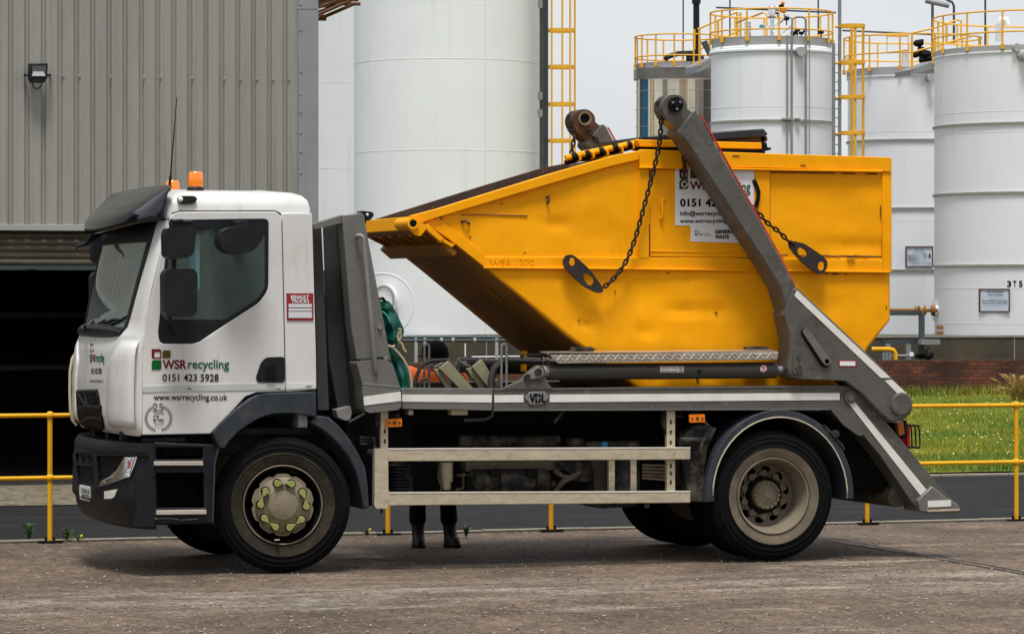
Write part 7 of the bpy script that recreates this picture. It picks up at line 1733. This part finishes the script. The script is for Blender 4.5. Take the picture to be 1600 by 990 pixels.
# ================================================================== PERSON behind the lorry
foot = PG(680, 851)
PX, PYY = foot.x, foot.y
HS = (foot-Vector((CAM.x, CAM.y, 0))).dot(FWD)/F      # metres per photo pixel at the person
PER = thing('person', 'person in orange hi-vis jacket, black cap and dark trousers behind the lorry', 'person', (PX, PYY, 0))
def hp(px, py, dy=0): return PD(px, py, (foot-Vector((CAM.x, CAM.y, 0))).dot(FWD)) + Vector((0, dy, 0))
def skinmesh(name, verts, edges, radii, m, parent, root=0, sub=2):
    me = bpy.data.meshes.new(name); me.from_pydata([tuple(v) for v in verts], edges, []); o = bpy.data.objects.new(name, me); col.objects.link(o)
    md = o.modifiers.new('skin', 'SKIN'); md.use_smooth_shade = True
    for i, r in enumerate(radii):
        d = me.skin_vertices[0].data[i]; d.radius = (r, r) if not isinstance(r, tuple) else r; d.use_root = (i == root)
    sb_ = o.modifiers.new('sub', 'SUBSURF'); sb_.levels = sub; sb_.render_levels = sub
    dg = bpy.context.evaluated_depsgraph_get(); nm = bpy.data.meshes.new_from_object(o.evaluated_get(dg), depsgraph=dg)
    o.modifiers.clear(); o.data = nm; nm.materials.clear(); nm.materials.append(M[m])
    if parent is not None: setpar(o, parent)
    return o
RV = RGT.copy(); FV = -FWD                     # towards the camera
B = Vector((PX, PYY, 0))
def W3(r, f, z): return B+RV*r+FV*f+Vector((0, 0, z))
# body: skeleton in metres, facing the camera, head turned to the picture's left
jl = dict(pel=(0, 0, .95), wai=(0, -.01, 1.10), che=(0, -.02, 1.29), nk0=(0, -.01, 1.46), nk1=(-.01, .02, 1.53),
          hl=(-.10, 0, .91), kl=(-.135, .03, .50), al=(-.145, -.02, .10), hr=(.10, 0, .91), kr=(.13, .03, .50), ar=(.135, -.02, .10),
          sl=(-.20, -.01, 1.45), el=(-.33, .03, 1.18), wl=(-.16, .22, 1.02), sr=(.20, -.01, 1.45), er=(.31, .04, 1.16), wr=(.13, .24, 1.02),
          tl=(-.135, .12, .045), tr=(.17, .13, .045))
names = list(jl); idx = {n: i for i, n in enumerate(names)}
E = [('pel', 'wai'), ('wai', 'che'), ('che', 'nk0'), ('nk0', 'nk1'), ('pel', 'hl'), ('hl', 'kl'), ('kl', 'al'), ('pel', 'hr'), ('hr', 'kr'), ('kr', 'ar'), ('che', 'sl'), ('sl', 'el'), ('el', 'wl'), ('che', 'sr'), ('sr', 'er'), ('er', 'wr'), ('al', 'tl'), ('ar', 'tr')]
rad = dict(pel=.13, wai=.125, che=.145, nk0=.065, nk1=.055, hl=.085, kl=.055, al=.038, hr=.085, kr=.055, ar=.038, sl=.062, el=.042, wl=.028, sr=.062, er=.042, wr=.028, tl=.032, tr=.032)
body = skinmesh('body', [W3(*jl[n]) for n in names], [(idx[a], idx[b]) for a, b in E], [rad[n] for n in names], 'skin', PER)
# head with face, turned to the left
hc = W3(.0, .02, 1.635)
fd_ = (-RV*.98+FV*.10).normalized(); sd_ = Vector((-fd_.y, fd_.x, 0))
mb = MB(); rows = []
prof = [(-.125, .035, .00), (-.110, .062, .020), (-.085, .074, .018), (-.055, .080, .012), (-.02, .084, .008), (.02, .088, .002), (.06, .086, -.004), (.09, .072, -.006), (.11, .045, -.006), (.118, .012, -.006)]
for z, r, o in prof:
    rows.append([hc+fd_*(o+r*1.14*math.cos(a))+sd_*(r*.88*math.sin(a))+UP*z for a in [i*math.pi/12 for i in range(24)]])
V = mb.grid(rows, close=True); mb.bm.faces.new(V[0]); mb.bm.faces.new(V[-1])
nose = [hc+fd_*(.092)+UP*.01, hc+fd_*.112+UP*(-.030), hc+fd_*.092+UP*(-.040)]
mb.tube([nose[0], nose[0].lerp(nose[1], .6), nose[1], nose[2]], [.008, .012, .015, .008], 8)
for s in (-1, 1): mb.ball(hc+sd_*s*.074-fd_*.01+UP*(-.012), .026, 10, (.7, .7, 1.2))
bmesh.ops.remove_doubles(mb.bm, verts=mb.bm.verts, dist=1e-5)
hd_ = mb.build('head', 'skin', body, smooth=80)
mb = MB()
for s in (-1, 1): mb.ball(hc+fd_*.090+sd_*s*.032+UP*.008, .011, 8)
mb.build('eye', 'white_plain', hd_); mb = MB()
for s in (-1, 1): mb.ball(hc+fd_*.098+sd_*s*.032+UP*.008, .005, 8)
mb.build('pupil', 'ink', hd_)
mb = MB(); mb.tube([hc+fd_*.086+sd_*.022+UP*-.068, hc+fd_*.094+UP*-.067, hc+fd_*.086-sd_*.022+UP*-.068], .005, 6); mb.build('mouth', mat('lips', (.32, .12, .10), .5), hd_)
mb = MB(); rows = []
for z, r, o in ((-.05, .083, -.018), (-.03, .087, -.014), (0, .090, -.008), (.03, .091, -.006)):
    rows.append([hc+fd_*(o+r*1.12*math.cos(a))+sd_*(r*.90*math.sin(a))+UP*z for a in [math.pi*(.55+.9*i/12) for i in range(13)]])
mb.grid(rows); mb.build('hair', 'hair', hd_, solid=.008)
# cap
mb = MB(); rows = []
for z, r in ((.004, .101), (.03, .104), (.06, .104), (.09, .095), (.118, .070), (.134, .034), (.138, .004)):
    rows.append([hc+fd_*(r*1.12*math.cos(a)-.002)+sd_*(r*.94*math.sin(a))+UP*(z-.062*(1-z/.13)*(1-math.cos(a))*.5) for a in [i*math.pi/12 for i in range(24)]])
V = mb.grid(rows, close=True); mb.bm.faces.new(V[-1])
cap = mb.build('cap', 'cap', PER, smooth=80)
mb = MB(); rows = []
for i in range(5):
    e = i/4; rows.append([hc+fd_*((.098+.050*e*math.cos(a*.8))*math.cos(a)*1.06)+sd_*(.090*math.sin(a))+UP*(.018-.022*e) for a in [R(-62+124*k/12) for k in range(13)]])
mb.grid(rows); mb.build('peak', 'cap', cap, solid=.006)
mb = MB(); mb.ball(hc+fd_*.085+(-sd_ if (-sd_).dot(FV) > 0 else sd_)*.045+UP*.062, .012, 8, (1, 1, .8)); mb.build('cap_badge', 'silver', cap)
# clothes
cl = ['pel', 'wai', 'che', 'nk0', 'sl', 'el', 'wl', 'sr', 'er', 'wr']; jj = dict(jl); jj['pel'] = (0, -.0, .88)
ix = {n: i for i, n in enumerate(cl)}
jr = dict(pel=.175, wai=.165, che=.175, nk0=.088, sl=.125, el=.085, wl=.050, sr=.125, er=.066, wr=.050)
jk = skinmesh('jacket', [W3(*jj[n]) for n in cl], [(ix[a], ix[b]) for a, b in E if a in ix and b in ix], [jr[n] for n in cl], 'orange_vest', PER)
mb = MB()
for z, r in ((1.02, .205), (1.16, .200)):
    k = 26; mb.tube([W3(r*.95*math.cos(a), r*.95*math.sin(a)-.01, z) for a in [2*math.pi*i/k for i in range(k)]], .022, 6, closed=True)
for s in (): mb.tube([W3(s*.10, .16, 1.18), W3(s*.115, .17, 1.30), W3(s*.12, .12, 1.42), W3(s*.12, .0, 1.50), W3(s*.12, -.13, 1.42), W3(s*.11, -.185, 1.2)], .022, 6)
mb.build('reflective_tape', 'silver', jk)
tv = dict(pel=(0, 0, .95), hl=(-.10, 0, .90), kl=(-.135, .03, .50), bl=(-.143, .0, .27), hr=(.10, 0, .90), kr=(.13, .03, .50), br=(.134, .0, .27))
fx = lambda px: (px-680)*HS
tv['bl'] = (fx(652), -.01, .30); tv['cl'] = (fx(653), 0, .165); tv['br'] = (fx(701), -.01, .30); tv['cr'] = (fx(702), 0, .165); tv['kl'] = (fx(654), .03, .52); tv['kr'] = (fx(698), .03, .52)
tn = list(tv); ti = {n: i for i, n in enumerate(tn)}
tr_ = dict(pel=.15, hl=.105, kl=.082, bl=.075, cl=.092, hr=.105, kr=.082, br=.075, cr=.094)
skinmesh('trousers', [W3(*tv[n]) for n in tn], [(ti[a], ti[b]) for a, b in (('pel', 'hl'), ('hl', 'kl'), ('kl', 'bl'), ('bl', 'cl'), ('pel', 'hr'), ('hr', 'kr'), ('kr', 'br'), ('br', 'cr'))], [tr_[n] for n in tn], 'trouser', PER)
for px, tx, tf in ((653, 3, .15), (702, 9, .11)):
    r0 = fx(px); mb = MB(); rows = []
    # boot: ankle shaft lofted down into a foot pointing towards the camera and slightly to the right
    d = (RV*(tx*HS)+FV*tf).normalized(); s_ = Vector((-d.y, d.x, 0)); o = W3(r0, -.01, 0)
    secs = [(.23, 0, .058, .056), (.17, .0, .056, .054), (.12, .012, .054, .064), (.09, .035, .052, .092), (.065, .055, .054, .120), (.035, .062, .056, .132), (.022, .062, .058, .136)]
    for z, c_, w_, l_ in secs: rows.append([o+d*(c_+l_*math.cos(a))+s_*(w_*math.sin(a))+UP*z for a in [i*math.pi/10 for i in range(20)]])
    V = mb.grid(rows, close=True); mb.bm.faces.new(V[0]); mb.bm.faces.new(V[-1]); bt = mb.build('boot', 'boot', PER, smooth=70)
    mb = MB(); rows = [[o+d*(.062+.140*math.cos(a))+s_*(.062*math.sin(a))+UP*z for a in [i*math.pi/10 for i in range(20)]] for z in (.003, .028)]; V = mb.grid(rows, close=True); mb.bm.faces.new(V[0]); mb.bm.faces.new(V[-1]); mb.build('sole', 'ink', bt, bevel=.004)
    mb = MB()
    for i in range(5): z = .21-.03*i; f = .055+.011*i*(1+i*.35); mb.tube([o+d*f+s_*.026+UP*z, o+d*(f+.012)+UP*(z-.004), o+d*f-s_*.026+UP*z], .0045, 5)
    mb.tube([o+d*.066+UP*.2, o+d*.085+s_*-.03+UP*.17, o+d*.08+s_*-.045+UP*.14], .0035, 5)
    mb.build('laces', 'hair', bt)
# hands: palm and five bent fingers each
for s, wr_ in ((-1, jl['wl']), (1, jl['wr'])):
    w0 = W3(*wr_); hd = (FV*.75-UP*.45-RV*s*.45).normalized(); side = hd.cross(UP).normalized()*s; nor = side.cross(hd).normalized()
    V = [w0, w0+hd*.045, w0+hd*.085]; Ed = [(0, 1), (1, 2)]; Rr = [.026, .034, .032]
    hand = skinmesh('hand', V, Ed, Rr, 'skin', body, sub=2)
    for k, (l, o) in enumerate(((.068, -.030), (.078, -.010), (.072, .011), (.056, .030))):
        b = w0+hd*.085+side*o; p1 = b+hd*l*.45; p2 = p1+(hd*.75-nor*.65).normalized()*l*.32; p3 = p2+(hd*.35-nor*.93).normalized()*l*.26
        skinmesh('finger', [b-hd*.025, b, p1, p2, p3], [(0, 1), (1, 2), (2, 3), (3, 4)], [.010, .0095, .009, .0085, .0075], 'skin', hand, sub=1)
    b = w0+hd*.03-side*.03; skinmesh('thumb', [w0+hd*.02-side*.012, b, b+(hd*.7-side*.7)*.04, b+(hd*.9-side*.5-nor*.3)*.065], [(0, 1), (1, 2), (2, 3)], [.014, .012, .0105, .009], 'skin', hand, sub=1)

PER.location.z = -.016
# ================================================================== every loose piece of a part becomes a part of its own
KEEP = ('lettering', 'tank_number', 'plate_lettering', 'badge_lettering', 'welded_lettering', 'laurel_emblem', 'emblem', 'logo', 'leaves', 'seed_heads', 'stems', 'links', 'tread_bar',
        'wall_cladding', 'coping', 'hazard_symbol', 'label_drawing', 'reflector', 'scuff', 'laces', 'weld_bead', 'panel_gap', 'sticker_panel', 'interior_shell', 'lagging_seam', 'side_plate', 'roller_shutter',
        'rung', 'tread', 'front_plate', 'foliage', 'hair', 'fold_edge', 'upper_roll', 'lower_fold', 'body', 'jacket', 'trousers', 'grille_bars', 'pin_bolt')
def split_loose(o):
    me = o.data; n = len(me.vertices); par = list(range(n))
    def fd(i):
        while par[i] != i: par[i] = par[par[i]]; i = par[i]
        return i
    for e in me.edges:
        a, b = fd(e.vertices[0]), fd(e.vertices[1])
        if a != b: par[a] = b
    isl = {}
    for i in range(n): isl.setdefault(fd(i), []).append(i)
    if len(isl) < 2: return
    ids = list(isl); bb = []
    for k in ids:
        c = [me.vertices[i].co for i in isl[k]]; bb.append([(min(p[a] for p in c)-.004, max(p[a] for p in c)+.004) for a in range(3)])
    g = list(range(len(ids)))
    def gf(i):
        while g[i] != i: i = g[i]
        return i
    for i in range(len(ids)):
        for j in range(i):
            if all(bb[i][a][0] < bb[j][a][1] and bb[j][a][0] < bb[i][a][1] for a in range(3)): g[gf(i)] = gf(j)
    cl = {}
    for i in range(len(ids)): cl.setdefault(gf(i), []).append(i)
    if not 2 <= len(cl) <= 40: return
    own = {}
    for ci, (k, mem) in enumerate(cl.items()):
        for m in mem:
            for v in isl[ids[m]]: own[v] = ci
    for ci in range(len(cl)-1, -1, -1):
        bm = bmesh.new(); bm.from_mesh(me); bm.verts.ensure_lookup_table()
        bmesh.ops.delete(bm, geom=[bm.verts[i] for i in range(n) if own[i] != ci], context='VERTS')
        nm = bpy.data.meshes.new(o.name.split('.')[0]); bm.to_mesh(nm); bm.free()
        for mt in me.materials: nm.materials.append(mt)
        if ci == 0: o.data = nm
        else: c = o.copy(); c.data = nm; col.objects.link(c)
for o in list(bpy.data.objects):
    if o.type == 'MESH' and o.parent is not None and o.name.split('.')[0] not in KEEP: split_loose(o)
